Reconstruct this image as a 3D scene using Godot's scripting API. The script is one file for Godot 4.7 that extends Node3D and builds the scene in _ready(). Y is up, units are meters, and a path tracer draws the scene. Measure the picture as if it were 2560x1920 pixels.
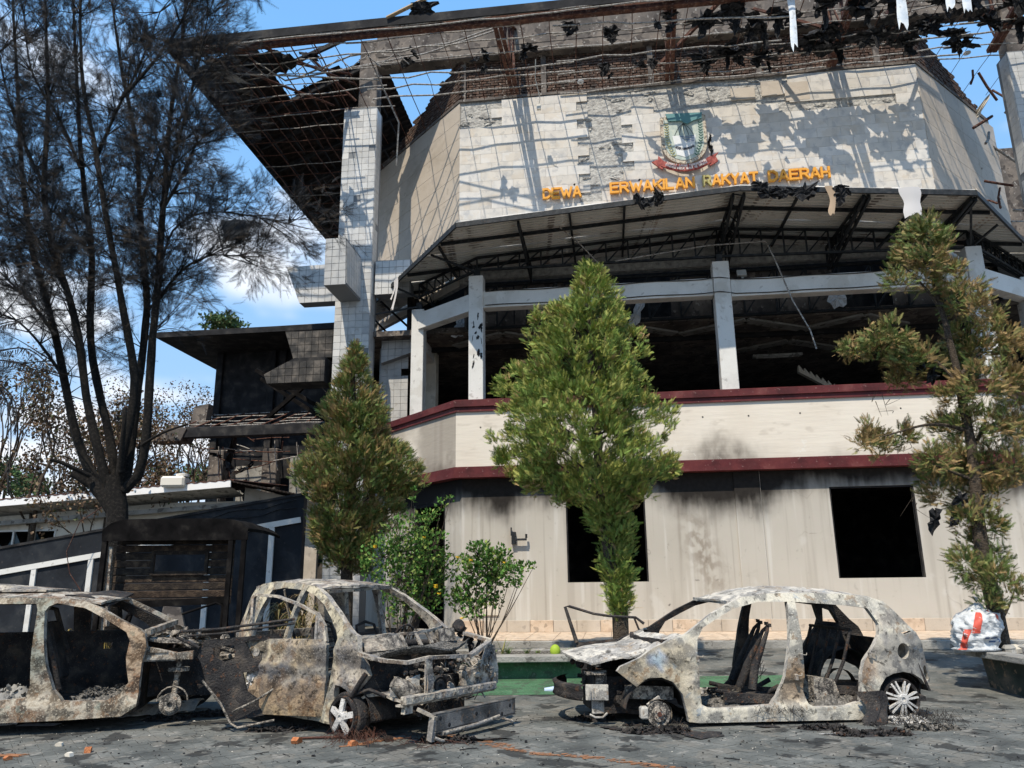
extends Node3D
# A burnt-out civic building behind three burnt-out cars, in hard midday sun.
# World: camera above the origin looking down -z, metres, y up. The main building has its own frame
# (x along the facade, y up, z out of the facade towards the street), turned by 7 degrees.

const EYE := 1.6
const FOCAL := 1924.0          # in pixels of the 2560 x 1920 photograph
const HORIZON := 1452.0
const ROLL := 0.012
const SITE := Vector3(0, 0, -21)
const YAW := -7.0

var rng := RandomNumberGenerator.new()
var used := {}
var M := {}

# ------------------------------------------------------------------ mesh builder
class MB:
	var v := PackedVector3Array()
	var n := PackedVector3Array()
	var c := PackedColorArray()
	var u := PackedVector2Array()
	var col := Color.WHITE

	func tri(a: Vector3, b: Vector3, d: Vector3, ua := Vector2.ZERO, ub := Vector2.ZERO, ud := Vector2.ZERO) -> void:
		var nn := (b - a).cross(d - a).normalized()
		v.append(a); v.append(d); v.append(b)
		u.append(ua); u.append(ud); u.append(ub)
		for k in 3:
			n.append(nn); c.append(col)

	func quad(a: Vector3, b: Vector3, d: Vector3, e: Vector3, uv := Rect2(0, 0, 1, 1)) -> void:
		var u0 := uv.position
		var u1 := uv.end
		tri(a, b, d, Vector2(u0.x, u1.y), u1, Vector2(u1.x, u0.y))
		tri(a, d, e, Vector2(u0.x, u1.y), Vector2(u1.x, u0.y), u0)

	func box(at: Vector3, size: Vector3, b := Basis.IDENTITY) -> void:
		var x := b.x * size.x * 0.5
		var y := b.y * size.y * 0.5
		var z := b.z * size.z * 0.5
		quad(at - x - y + z, at + x - y + z, at + x + y + z, at - x + y + z)
		quad(at + x - y - z, at - x - y - z, at - x + y - z, at + x + y - z)
		quad(at + x - y + z, at + x - y - z, at + x + y - z, at + x + y + z)
		quad(at - x - y - z, at - x - y + z, at - x + y + z, at - x + y - z)
		quad(at - x + y + z, at + x + y + z, at + x + y - z, at - x + y - z)
		quad(at - x - y - z, at + x - y - z, at + x - y + z, at - x - y + z)

	# a box with chamfered edges
	func cbox(at: Vector3, size: Vector3, k: float, b := Basis.IDENTITY) -> void:
		var h := size * 0.5
		var f := h - Vector3(k, k, k)
		var P := func(x, y, z): return at + b * Vector3(x, y, z)
		for s in [-1.0, 1.0]:
			quadn(P.call(s * h.x, -f.y, -f.z), P.call(s * h.x, f.y, -f.z), P.call(s * h.x, f.y, f.z), P.call(s * h.x, -f.y, f.z), b.x * s)
			quadn(P.call(-f.x, s * h.y, -f.z), P.call(f.x, s * h.y, -f.z), P.call(f.x, s * h.y, f.z), P.call(-f.x, s * h.y, f.z), b.y * s)
			quadn(P.call(-f.x, -f.y, s * h.z), P.call(f.x, -f.y, s * h.z), P.call(f.x, f.y, s * h.z), P.call(-f.x, f.y, s * h.z), b.z * s)
			for t in [-1.0, 1.0]:
				quadn(P.call(s * h.x, t * f.y, -f.z), P.call(s * f.x, t * h.y, -f.z), P.call(s * f.x, t * h.y, f.z), P.call(s * h.x, t * f.y, f.z), b * Vector3(s, t, 0))
				quadn(P.call(s * h.x, -f.y, t * f.z), P.call(s * f.x, -f.y, t * h.z), P.call(s * f.x, f.y, t * h.z), P.call(s * h.x, f.y, t * f.z), b * Vector3(s, 0, t))
				quadn(P.call(-f.x, s * h.y, t * f.z), P.call(-f.x, s * f.y, t * h.z), P.call(f.x, s * f.y, t * h.z), P.call(f.x, s * h.y, t * f.z), b * Vector3(0, s, t))
				for r in [-1.0, 1.0]:
					trin(P.call(s * h.x, t * f.y, r * f.z), P.call(s * f.x, t * h.y, r * f.z), P.call(s * f.x, t * f.y, r * h.z), b * Vector3(s, t, r))

	func trin(a: Vector3, b: Vector3, d: Vector3, out: Vector3) -> void:
		if (b - a).cross(d - a).dot(out) >= 0: tri(a, b, d)
		else: tri(a, d, b)

	func quadn(a: Vector3, b: Vector3, d: Vector3, e: Vector3, out: Vector3) -> void:
		if (b - a).cross(d - a).dot(out) >= 0: quad(a, b, d, e)
		else: quad(a, e, d, b)

	# a rectangular bar between two points
	func bar(p: Vector3, q: Vector3, w: float, h: float, up := Vector3.UP) -> void:
		var z := (q - p)
		var l := z.length()
		if l < 0.0001: return
		z /= l
		if absf(z.dot(up)) > 0.98: up = Vector3.RIGHT
		var x := up.cross(z).normalized()
		box((p + q) * 0.5, Vector3(w, h, l), Basis(x, z.cross(x), z))

	# an angle profile (two thin plates) between two points
	func angle(p: Vector3, q: Vector3, w: float, up := Vector3.UP) -> void:
		var z := (q - p).normalized()
		if absf(z.dot(up)) > 0.98: up = Vector3.RIGHT
		var x := up.cross(z).normalized()
		var y := z.cross(x)
		var l := (q - p).length()
		box((p + q) * 0.5, Vector3(w, 0.012, l), Basis(x, y, z))
		box((p + q) * 0.5 + x * w * 0.5 + y * w * 0.5, Vector3(0.012, w, l), Basis(x, y, z))

	func surf(rows: Array, uvs := false, close := false) -> void:
		var R := rows.size()
		var C: int = rows[0].size()
		var nr := []
		for i in R:
			var a := PackedVector3Array()
			for j in C:
				var i0 := maxi(i - 1, 0); var i1 := mini(i + 1, R - 1)
				var j0 := j - 1; var j1 := j + 1
				if close:
					j0 = (C - 2) if j == 0 else j - 1
					j1 = 1 if j == C - 1 else j + 1
				else:
					j0 = maxi(j0, 0); j1 = mini(j1, C - 1)
				var du: Vector3 = rows[i][j1] - rows[i][j0]
				var dv: Vector3 = rows[i1][j] - rows[i0][j]
				a.append(du.cross(dv).normalized())
			nr.append(a)
		for i in R - 1:
			for j in C - 1:
				for k in [[0, 0], [1, 1], [0, 1], [0, 0], [1, 0], [1, 1]]:
					v.append(rows[i + k[0]][j + k[1]]); n.append(nr[i + k[0]][j + k[1]]); c.append(col)
					u.append(Vector2(float(j + k[1]) / (C - 1), float(i + k[0]) / (R - 1)))

	func tube(path: PackedVector3Array, rad, sides := 6, caps := true) -> void:
		var rows := []
		var t0 := (path[1] - path[0]).normalized()
		var x := t0.cross(Vector3.UP if absf(t0.y) < 0.9 else Vector3.RIGHT).normalized()
		for i in path.size():
			var t := (path[mini(i + 1, path.size() - 1)] - path[maxi(i - 1, 0)]).normalized()
			x = (x - t * x.dot(t)).normalized()
			var y := t.cross(x)
			var r: float = rad if rad is float else rad[i]
			var row := PackedVector3Array()
			for k in sides + 1:
				var an := TAU * k / sides
				row.append(path[i] + (x * cos(an) + y * sin(an)) * r)
			rows.append(row)
		surf(rows, false, true)
		if caps:
			for e in [0, path.size() - 1]:
				for k in sides: trin(path[e], rows[e][k], rows[e][k + 1], path[e] - path[1 if e == 0 else e - 1])

	# a flat outline given thickness along the z axis of T
	func prism(poly: PackedVector2Array, T: Transform3D, depth: float) -> void:
		var idx := Geometry2D.triangulate_polygon(poly)
		for k in range(0, idx.size(), 3):
			var a := poly[idx[k]]; var b := poly[idx[k + 1]]; var d := poly[idx[k + 2]]
			trin(T * Vector3(a.x, a.y, depth), T * Vector3(b.x, b.y, depth), T * Vector3(d.x, d.y, depth), T.basis.z)
			trin(T * Vector3(a.x, a.y, 0), T * Vector3(b.x, b.y, 0), T * Vector3(d.x, d.y, 0), -T.basis.z)
		var cw := Geometry2D.is_polygon_clockwise(poly)
		for i in poly.size():
			var a := poly[i]; var b := poly[(i + 1) % poly.size()]
			var out := Vector2(b.y - a.y, a.x - b.x) * (-1.0 if cw else 1.0)
			quadn(T * Vector3(a.x, a.y, 0), T * Vector3(b.x, b.y, 0), T * Vector3(b.x, b.y, depth), T * Vector3(a.x, a.y, depth), T.basis * Vector3(out.x, out.y, 0))

	# a profile (out, height) swept with mitres along a path in the x-z plane; outward is to the +z side of a path running to +x
	func sweep(path: PackedVector2Array, prof: PackedVector2Array, ends := true) -> void:
		var rings := []
		for i in path.size():
			var a := (path[i] - path[i - 1]).normalized() if i > 0 else (path[1] - path[0]).normalized()
			var b := (path[i + 1] - path[i]).normalized() if i < path.size() - 1 else a
			var na := Vector2(-a.y, a.x); var nb := Vector2(-b.y, b.x)
			var m := (na + nb) / (1.0 + na.dot(nb))
			var ring := PackedVector3Array()
			for p in prof: ring.append(Vector3(path[i].x + m.x * p.x, p.y, path[i].y + m.y * p.x))
			rings.append(ring)
		var K := prof.size()
		for i in path.size() - 1:
			for k in K:
				var l := (k + 1) % K
				quad(rings[i][k], rings[i + 1][k], rings[i + 1][l], rings[i][l])
		if ends:
			var idx := Geometry2D.triangulate_polygon(prof)
			for r in [rings[0], rings[-1]]:
				for k in range(0, idx.size(), 3): tri(r[idx[k]], r[idx[k + 1]], r[idx[k + 2]])

	func add(o: MB, T: Transform3D) -> void:
		for i in o.v.size():
			v.append(T * o.v[i]); n.append((T.basis * o.n[i]).normalized()); c.append(o.c[i]); u.append(o.u[i])

	func mesh() -> ArrayMesh:
		var a := []
		a.resize(Mesh.ARRAY_MAX)
		a[Mesh.ARRAY_VERTEX] = v; a[Mesh.ARRAY_NORMAL] = n; a[Mesh.ARRAY_COLOR] = c; a[Mesh.ARRAY_TEX_UV] = u
		var m := ArrayMesh.new()
		m.add_surface_from_arrays(Mesh.PRIMITIVE_TRIANGLES, a)
		return m

# ------------------------------------------------------------------ nodes
func numbered(called: String) -> String:
	used[called] = used.get(called, -1) + 1
	return called if used[called] == 0 else "%s_%03d" % [called, used[called]]

func thing(called: String, label: String, category: String, at := Vector3.ZERO, turn := 0.0, group := "") -> Node3D:
	var o := Node3D.new()
	o.name = numbered(called)
	add_child(o)
	o.position = at
	o.rotation.y = turn
	o.set_meta("label", label); o.set_meta("category", category)
	if group: o.set_meta("group", group)
	return o

func part(parent: Node, called: String, mb, m: Material, label := "") -> MeshInstance3D:
	var o := MeshInstance3D.new()
	o.name = called
	o.mesh = mb.mesh() if mb is MB else mb
	o.material_override = m
	parent.add_child(o, true)
	if label: o.set_meta("label", label)
	return o

func solo(called: String, mb, m: Material, label: String, category: String, at := Vector3.ZERO, turn := 0.0, group := "") -> MeshInstance3D:
	var o := MeshInstance3D.new()
	o.name = numbered(called)
	o.mesh = mb.mesh() if mb is MB else mb
	o.material_override = m
	add_child(o)
	o.position = at
	o.rotation.y = turn
	o.set_meta("label", label); o.set_meta("category", category)
	if group: o.set_meta("group", group)
	return o

func struct(called: String, mb, m: Material) -> MeshInstance3D:
	var o := MeshInstance3D.new()
	o.name = numbered(called)
	o.mesh = mb.mesh() if mb is MB else mb
	o.material_override = m
	add_child(o)
	o.set_meta("kind", "structure")
	return o

func multi(parent: Node, called: String, mesh: Mesh, m: Material, xs: Array, cols: PackedColorArray) -> MultiMeshInstance3D:
	var mm := MultiMesh.new()
	mm.transform_format = MultiMesh.TRANSFORM_3D
	mm.use_colors = true
	mm.mesh = mesh
	mm.instance_count = xs.size()
	for i in xs.size():
		mm.set_instance_transform(i, xs[i])
		mm.set_instance_color(i, cols[i])
	var o := MultiMeshInstance3D.new()
	o.name = called
	o.multimesh = mm
	o.material_override = m
	parent.add_child(o, true)
	return o

func R(a: float, b: float) -> float:
	return rng.randf_range(a, b)

func jit(s: float) -> Vector3:
	return Vector3(R(-s, s), R(-s, s), R(-s, s))

# a photograph pixel as a direction, and as a point at a given distance in front of the camera
func ray(x: float, y: float) -> Vector3:
	var a := (x - 1280.0) / FOCAL
	var b := -(y - 960.0) / FOCAL
	var p := Vector2(a, b).rotated(-ROLL)
	var t := atan((HORIZON - 960.0) / FOCAL)
	return Vector3(p.x, cos(t) * p.y + sin(t), -(cos(t) - sin(t) * p.y))

func at(x: float, y: float, depth: float) -> Vector3:
	var d := ray(x, y)
	return Vector3(0, EYE, 0) + d * (depth / -d.z)

func on_ground(x: float, y: float, h := 0.0) -> Vector3:
	var d := ray(x, y)
	return Vector3(0, EYE, 0) + d * ((h - EYE) / d.y)

# ------------------------------------------------------------------ materials
func noise(s: int, freq: float, oct := 4, kind := FastNoiseLite.TYPE_SIMPLEX_SMOOTH) -> FastNoiseLite:
	var f := FastNoiseLite.new()
	f.seed = s
	f.frequency = freq
	f.noise_type = kind
	f.fractal_octaves = oct
	return f

func gray(size: int, s: int, freq: float, oct := 4, kind := FastNoiseLite.TYPE_SIMPLEX_SMOOTH, warp := false) -> PackedByteArray:
	var f := noise(s, freq, oct, kind)
	f.fractal_gain = 0.55
	if warp:
		f.domain_warp_enabled = true
		f.domain_warp_amplitude = 0.35 / freq
		f.domain_warp_frequency = freq * 1.3
		f.domain_warp_fractal_octaves = 2
	var im := f.get_seamless_image(size, size)
	im.convert(Image.FORMAT_L8)
	return im.get_data()

# colours from a ramp over noise, then flakes or stains of other colours where further noises pass a threshold
# ramp: [[offset, Color] ...] (linear base colours); over: [[seed, freq, threshold, softness, Color, amount] ...]
func blotch(size: int, s: int, freq: float, ramp: Array, over: Array, grain := 0.12) -> ImageTexture:
	var g := Gradient.new()
	g.offsets = PackedFloat32Array(ramp.map(func(r): return r[0]))
	g.colors = PackedColorArray(ramp.map(func(r): return r[1]))
	var lut := PackedColorArray()
	for i in 256: lut.append(g.sample(i / 255.0))
	var base := gray(size, s, freq, 5, FastNoiseLite.TYPE_SIMPLEX_SMOOTH, true)
	var fine := gray(size, s + 91, 0.25, 2)
	var masks := []
	for o in over: masks.append(gray(size, o[0], o[1], 4, FastNoiseLite.TYPE_SIMPLEX_SMOOTH, true))
	var out := PackedByteArray()
	out.resize(size * size * 3)
	var tabs := []
	for o in over:
		var t := PackedFloat32Array()
		for i in 256: t.append(smoothstep(o[2] - o[3], o[2] + o[3], i / 255.0) * o[5])
		tabs.append(t)
	var srgb := PackedByteArray()
	for i in 1025: srgb.append(int(255.0 * Color(i / 1024.0, 0, 0).linear_to_srgb().r))
	for i in size * size:
		var k := lut[base[i]]
		var r := k.r; var gg := k.g; var b := k.b
		for j in masks.size():
			var w: float = tabs[j][masks[j][i]]
			if w > 0.0:
				var q: Color = over[j][4]
				r += (q.r - r) * w; gg += (q.g - gg) * w; b += (q.b - b) * w
		var f := 1.0 + grain * (fine[i] / 127.5 - 1.0)
		out[i * 3] = srgb[int(clampf(r * f, 0, 1) * 1024.0)]
		out[i * 3 + 1] = srgb[int(clampf(gg * f, 0, 1) * 1024.0)]
		out[i * 3 + 2] = srgb[int(clampf(b * f, 0, 1) * 1024.0)]
	return ImageTexture.create_from_image(Image.create_from_data(size, size, false, Image.FORMAT_RGB8, out))

func bump_tex(size: int, s: int, freq: float, oct := 5) -> ImageTexture:
	return ImageTexture.create_from_image(Image.create_from_data(size, size, false, Image.FORMAT_L8, gray(size, s, freq, oct)))

func flat(c: Color, rough := 0.85, metal := 0.0) -> StandardMaterial3D:
	var m := StandardMaterial3D.new()
	m.albedo_color = c.linear_to_srgb()
	m.roughness = rough
	m.metallic = metal
	m.metallic_specular = 0.35
	return m

func tri(tex: Texture2D, metres: float, rough := 0.85, world := true, tint := Color.WHITE) -> StandardMaterial3D:
	var m := StandardMaterial3D.new()
	m.albedo_texture = tex
	m.albedo_color = tint.linear_to_srgb()
	m.roughness = rough
	m.metallic_specular = 0.35
	m.uv1_triplanar = true
	m.uv1_world_triplanar = world
	m.uv1_triplanar_sharpness = 4.0
	m.uv1_scale = Vector3.ONE / metres
	return m

func relief(m: StandardMaterial3D, tex: Texture2D, cm: float) -> StandardMaterial3D:
	m.heightmap_enabled = true
	m.heightmap_texture = tex
	m.heightmap_scale = cm
	return m

func tinted(m: StandardMaterial3D) -> StandardMaterial3D:
	m.vertex_color_use_as_albedo = true
	return m

func L(r: float, g: float, b: float) -> Color:
	return Color(r, g, b)

func make_materials() -> void:
	var b1 := bump_tex(512, 5, 0.02)
	var b2 := bump_tex(512, 6, 0.07, 3)
	M.b1 = b1; M.b2 = b2
	# burnt car bodies
	M.car_a = relief(tri(blotch(512, 11, 0.005, [[0.0, L(.08, .074, .068)], [0.25, L(.25, .235, .215)], [0.4, L(.45, .42, .37)], [0.52, L(.56, .515, .44)], [0.62, L(.42, .395, .36)], [0.75, L(.29, .275, .255)], [1.0, L(.32, .25, .18)]],
		[[21, 0.009, .62, .1, L(.18, .175, .17), .8], [22, 0.03, .7, .08, L(.05, .045, .04), .85], [23, 0.012, .8, .06, L(.24, .155, .09), .6], [24, 0.12, .72, .05, L(.62, .59, .52), .6], [27, 0.008, .88, .03, L(.24, .3, .38), .5]], .24), 1.9, 0.75, false), b2, 0.4)
	M.car_b = relief(tri(blotch(512, 31, 0.005, [[0.0, L(.045, .04, .036)], [0.28, L(.17, .15, .13)], [0.42, L(.36, .315, .25)], [0.52, L(.5, .44, .35)], [0.64, L(.29, .26, .23)], [0.78, L(.18, .135, .1)], [1.0, L(.085, .068, .055)]],
		[[32, 0.008, .58, .12, L(.18, .175, .175), .8], [33, 0.03, .66, .09, L(.04, .036, .032), .85], [34, 0.012, .76, .08, L(.2, .13, .08), .6], [35, 0.12, .7, .05, L(.56, .51, .43), .6]], .24), 1.6, 0.8, false), b2, 0.5)
	M.car_c = relief(tri(blotch(512, 41, 0.006, [[0.0, L(.04, .034, .03)], [0.3, L(.15, .12, .09)], [0.44, L(.33, .285, .23)], [0.55, L(.42, .385, .33)], [0.68, L(.22, .185, .155)], [0.82, L(.2, .125, .08)], [1.0, L(.1, .065, .045)]],
		[[42, 0.012, .6, .1, L(.05, .046, .042), .8], [43, 0.014, .74, .08, L(.22, .13, .075), .6], [44, 0.1, .7, .05, L(.5, .46, .39), .6], [45, 0.01, .8, .06, L(.18, .21, .19), .6]], .24), 1.5, 0.8, false), b2, 0.5)
	M.scorch = relief(tri(blotch(384, 51, 0.01, [[0.0, L(.012, .011, .012)], [0.5, L(.03, .028, .028)], [0.75, L(.06, .052, .046)], [1.0, L(.11, .085, .065)]], [[52, 0.12, .8, .03, L(.2, .18, .15), .5], [53, 0.03, .78, .06, L(.13, .06, .03), .6]]), 1.1, 0.85, false), b2, 0.8)
	M.greasy = relief(tri(blotch(384, 55, 0.015, [[0.0, L(.02, .02, .02)], [0.4, L(.07, .063, .056)], [0.55, L(.22, .19, .16)], [0.75, L(.42, .37, .3)], [1.0, L(.2, .1, .05)]], [[56, 0.06, .68, .06, L(.5, .45, .37), .6], [57, 0.02, .66, .08, L(.03, .028, .026), .8]]), 0.8, 0.7, false), b2, 0.8)
	M.alloy = relief(tri(blotch(384, 61, 0.02, [[0.0, L(.3, .29, .27)], [0.5, L(.56, .54, .51)], [1.0, L(.66, .64, .6)]], [[62, 0.06, .7, .06, L(.1, .09, .08), .8]]), 0.6, 0.6, false), b2, 0.3)
	M.ash = relief(tri(blotch(384, 65, 0.04, [[0.0, L(.03, .03, .03)], [0.4, L(.1, .095, .085)], [0.7, L(.23, .21, .185)], [1.0, L(.38, .35, .31)]], []), 0.7, 0.95), b2, 2.0)
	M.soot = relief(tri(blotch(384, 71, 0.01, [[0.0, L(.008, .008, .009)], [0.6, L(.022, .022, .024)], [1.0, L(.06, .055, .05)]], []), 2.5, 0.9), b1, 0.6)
	M.jet = tri(blotch(256, 75, 0.02, [[0.0, L(.004, .004, .004)], [0.6, L(.011, .01, .01)], [1.0, L(.03, .027, .024)]], []), 1.6, 0.95)
	M.jet.metallic_specular = 0.15
	# building
	M.white = relief(tri(blotch(320, 81, 0.006, [[0.0, L(.5, .49, .46)], [0.4, L(.64, .63, .6)], [1.0, L(.7, .69, .66)]], [[82, 0.03, .82, .03, L(.3, .28, .26), .5], [83, 0.008, .72, .1, L(.48, .45, .4), .5]], .05), 3.0, 0.7), b1, 0.25)
	M.marble = []
	for k in 6:
		var tone: float = [1.0, .94, .98, .9, 1.03, .96][k]
		var warm: float = [.0, .03, .01, .05, .0, .07][k]
		M.marble.append(tri(M.get("marble_tex", null), 2.3, 0.35) if k > 0 else null)
		if k == 0:
			M.marble_tex = blotch(512, 91, 0.006, [[0.0, L(.5, .5, .5)], [0.35, L(.63, .62, .6)], [0.6, L(.68, .66, .63)], [1.0, L(.56, .55, .54)]], [[92, 0.01, .72, .06, L(.4, .41, .43), .5], [93, 0.005, .68, .12, L(.6, .53, .44), .45]], .03)
			M.marble[0] = tri(M.marble_tex, 2.3, 0.35)
		M.marble[k].albedo_color = Color(tone * .93, (tone - warm * .4) * .915, (tone - warm) * .89).clamp().linear_to_srgb()
		M.marble[k].uv1_offset = Vector3(k * .37, k * .61, k * .13)
	M.beige = relief(tri(blotch(320, 95, 0.005, [[0.0, L(.34, .29, .23)], [0.4, L(.46, .4, .33)], [1.0, L(.52, .46, .39)]], [[96, 0.01, .74, .1, L(.3, .26, .22), .4], [97, 0.03, .82, .02, L(.2, .17, .15), .4]], .05), 3.2, 0.6), b1, 0.2)
	M.mortar = relief(tri(blotch(384, 101, 0.015, [[0.0, L(.22, .21, .2)], [0.4, L(.36, .35, .33)], [0.7, L(.46, .45, .42)], [1.0, L(.52, .5, .46)]], [[102, 0.02, .74, .05, L(.24, .23, .22), .6]]), 1.3, 0.9), bump_tex(512, 103, 0.018, 3), 2.5)
	M.brick = relief(tri(blotch(320, 111, 0.01, [[0.0, L(.025, .019, .017)], [0.4, L(.07, .044, .034)], [0.7, L(.12, .07, .05)], [1.0, L(.18, .125, .095)]], [[112, 0.02, .66, .06, L(.05, .045, .042), .8], [113, 0.03, .76, .02, L(.4, .36, .31), .6]]), 1.6, 0.9), b2, 1.0)
	M.concrete_burnt = relief(tri(blotch(320, 121, 0.006, [[0.0, L(.05, .045, .042)], [0.4, L(.12, .105, .095)], [0.7, L(.2, .17, .145)], [1.0, L(.28, .24, .2)]], [[122, 0.012, .66, .05, L(.035, .03, .03), .7], [123, 0.03, .77, .02, L(.42, .4, .37), .6]]), 2.4, 0.9), b1, 0.8)
	M.concrete = relief(tri(blotch(320, 125, 0.008, [[0.0, L(.16, .155, .14)], [0.5, L(.27, .26, .24)], [1.0, L(.36, .35, .32)]], [[126, 0.015, .66, .05, L(.06, .055, .05), .7]]), 1.8, 0.9), b2, 0.6)
	M.tile = []
	for k in 4:
		var t: float = [.56, .52, .6, .47][k]
		var m := tri(b1, 2.0, 0.3)
		m.albedo_texture = blotch(256, 130 + k, 0.01, [[0.0, L(t * .72, t * .73, t * .74)], [0.5, L(t, t, t * .98)], [1.0, L(t * 1.08, t * 1.06, t * 1.02)]], [[138, 0.02, .8, .06, L(.34, .31, .27), .5]], .04)
		M.tile.append(m)
	M.grout = flat(L(.2, .21, .22), .9)
	M.tile_burnt = tri(blotch(256, 141, 0.012, [[0.0, L(.02, .02, .02)], [0.5, L(.06, .055, .05)], [1.0, L(.16, .14, .12)]], []), 1.5, 0.5)
	M.red = relief(tri(blotch(320, 151, 0.008, [[0.0, L(.05, .011, .012)], [0.4, L(.095, .018, .02)], [0.7, L(.12, .025, .025)], [1.0, L(.16, .05, .046)]], [[152, 0.06, .83, .02, L(.32, .22, .2), .5], [153, 0.012, .7, .1, L(.08, .02, .02), .5]], .06), 2.0, 0.6), b1, 0.3)
	M.sheet = relief(tri(blotch(320, 161, 0.008, [[0.0, L(.4, .38, .35)], [0.4, L(.58, .56, .52)], [1.0, L(.66, .64, .61)]], [[162, 0.008, .76, .05, L(.12, .09, .07), .8], [163, 0.014, .8, .03, L(.26, .14, .07), .6]]), 2.6, 0.6), b2, 0.4)
	M.black_steel = relief(tri(blotch(256, 171, 0.02, [[0.0, L(.008, .01, .012)], [0.6, L(.022, .026, .03)], [1.0, L(.05, .05, .05)]], [[172, 0.06, .8, .05, L(.09, .045, .03), .6]]), 0.9, 0.55), b2, 0.4)
	M.rust = relief(tri(blotch(256, 175, 0.015, [[0.0, L(.03, .018, .016)], [0.5, L(.085, .035, .025)], [1.0, L(.16, .08, .05)]], [[176, 0.03, .7, .03, L(.22, .19, .16), .5]]), 1.0, 0.85), b2, 0.6)
	M.rod = relief(tri(blotch(256, 181, 0.03, [[0.0, L(.08, .07, .06)], [0.45, L(.26, .245, .225)], [0.75, L(.46, .44, .41)], [1.0, L(.55, .53, .5)]], [[182, 0.03, .68, .03, L(.1, .05, .03), .8]]), 0.8, 0.6), b2, 0.4)
	M.char = relief(tri(blotch(256, 191, 0.02, [[0.0, L(.006, .006, .007)], [0.6, L(.02, .02, .022)], [1.0, L(.07, .07, .07)]], [[192, 0.04, .84, .02, L(.2, .2, .19), .6]]), 0.7, 0.8), b2, 1.2)
	M.clay = relief(tri(blotch(256, 195, 0.02, [[0.0, L(.008, .007, .006)], [0.5, L(.02, .015, .013)], [1.0, L(.055, .034, .026)]], []), 1.5, 0.9), b2, 0.8)
	M.pvc = relief(tri(blotch(256, 201, 0.01, [[0.0, L(.45, .52, .6)], [0.6, L(.62, .66, .7)], [1.0, L(.7, .72, .74)]], [[202, 0.02, .74, .04, L(.3, .3, .3), .5]]), 1.0, 0.5), b1, 0.3)
	M.gold = flat(L(.72, .33, .045), .45)
	M.gold_worn = flat(L(.38, .33, .13), .6)
	M.cream = relief(tri(blotch(320, 211, 0.006, [[0.0, L(.5, .45, .37)], [0.5, L(.62, .57, .48)], [1.0, L(.68, .64, .56)]], [[212, 0.012, .74, .05, L(.38, .33, .26), .5]], .04), 3.0, 0.8), b1, 0.2)
	M.dark_wall = relief(tri(blotch(320, 221, 0.006, [[0.0, L(.005, .006, .009)], [0.5, L(.012, .015, .02)], [0.8, L(.024, .027, .032)], [1.0, L(.045, .045, .046)]], [[222, 0.06, .84, .04, L(.07, .06, .055), .5]]), 2.6, 0.75), b1, 0.4)
	M.green = relief(tri(blotch(320, 231, 0.01, [[0.0, L(.04, .085, .045)], [0.5, L(.062, .145, .075)], [1.0, L(.085, .185, .1)]], [[232, 0.02, .62, .1, L(.055, .07, .05), .7], [233, 0.08, .74, .05, L(.2, .22, .18), .5]], .14), 1.6, 0.7), b2, 0.3)
	M.floor_tile = tri(blotch(384, 241, 0.012, [[0.0, L(.4, .3, .22)], [0.5, L(.56, .44, .33)], [1.0, L(.62, .52, .42)]], [[242, 0.02, .7, .05, L(.22, .18, .14), .6]]), 2.0, 0.5)
	M.bark_burnt = relief(tri(blotch(384, 251, 0.03, [[0.0, L(.005, .005, .005)], [0.6, L(.018, .016, .014)], [1.0, L(.055, .046, .038)]], []), 0.8, 0.95), b2, 3.0)
	M.bark = relief(tri(blotch(384, 255, 0.03, [[0.0, L(.03, .022, .017)], [0.6, L(.09, .07, .052)], [1.0, L(.2, .165, .13)]], []), 0.8, 0.95), b2, 3.0)
	M.leaf = tinted(flat(Color.WHITE, .65))
	M.leaf.backlight_enabled = true
	M.leaf.backlight = L(.05, .07, .02).linear_to_srgb()
	M.char_leaf = tinted(flat(Color.WHITE, .8))

func surroundings() -> void:
	var cam := Camera3D.new()
	cam.name = "camera"
	cam.fov = rad_to_deg(2.0 * atan(960.0 / FOCAL))
	cam.position = Vector3(0, EYE, 0)
	cam.far = 900.0
	add_child(cam)
	# the roll is applied first, in the picture plane, then the tilt
	cam.basis = Basis(Vector3.RIGHT, atan((HORIZON - 960.0) / FOCAL)) * Basis(Vector3.BACK, -ROLL)
	cam.current = true
	var env := Environment.new()
	env.background_mode = Environment.BG_SKY
	env.tonemap_mode = Environment.TONE_MAPPER_LINEAR
	env.tonemap_exposure = 1.3
	env.sdfgi_enabled = true
	env.ssao_enabled = true
	env.ssil_enabled = true
	var sky := Sky.new()
	var pano := PanoramaSkyMaterial.new()
	pano.panorama = sky_picture()
	sky.sky_material = pano
	env.sky = sky
	var we := WorldEnvironment.new()
	we.environment = env
	add_child(we)
	var sun := DirectionalLight3D.new()
	sun.name = "sun"
	sun.light_energy = 1.35
	sun.light_color = Color(1.0, 0.955, 0.88)
	sun.light_angular_distance = 0.5
	sun.shadow_enabled = true
	add_child(sun)
	sun.look_at_from_position(Vector3.ZERO, Vector3(0.42, -1.65, -0.956), Vector3.UP)

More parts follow.
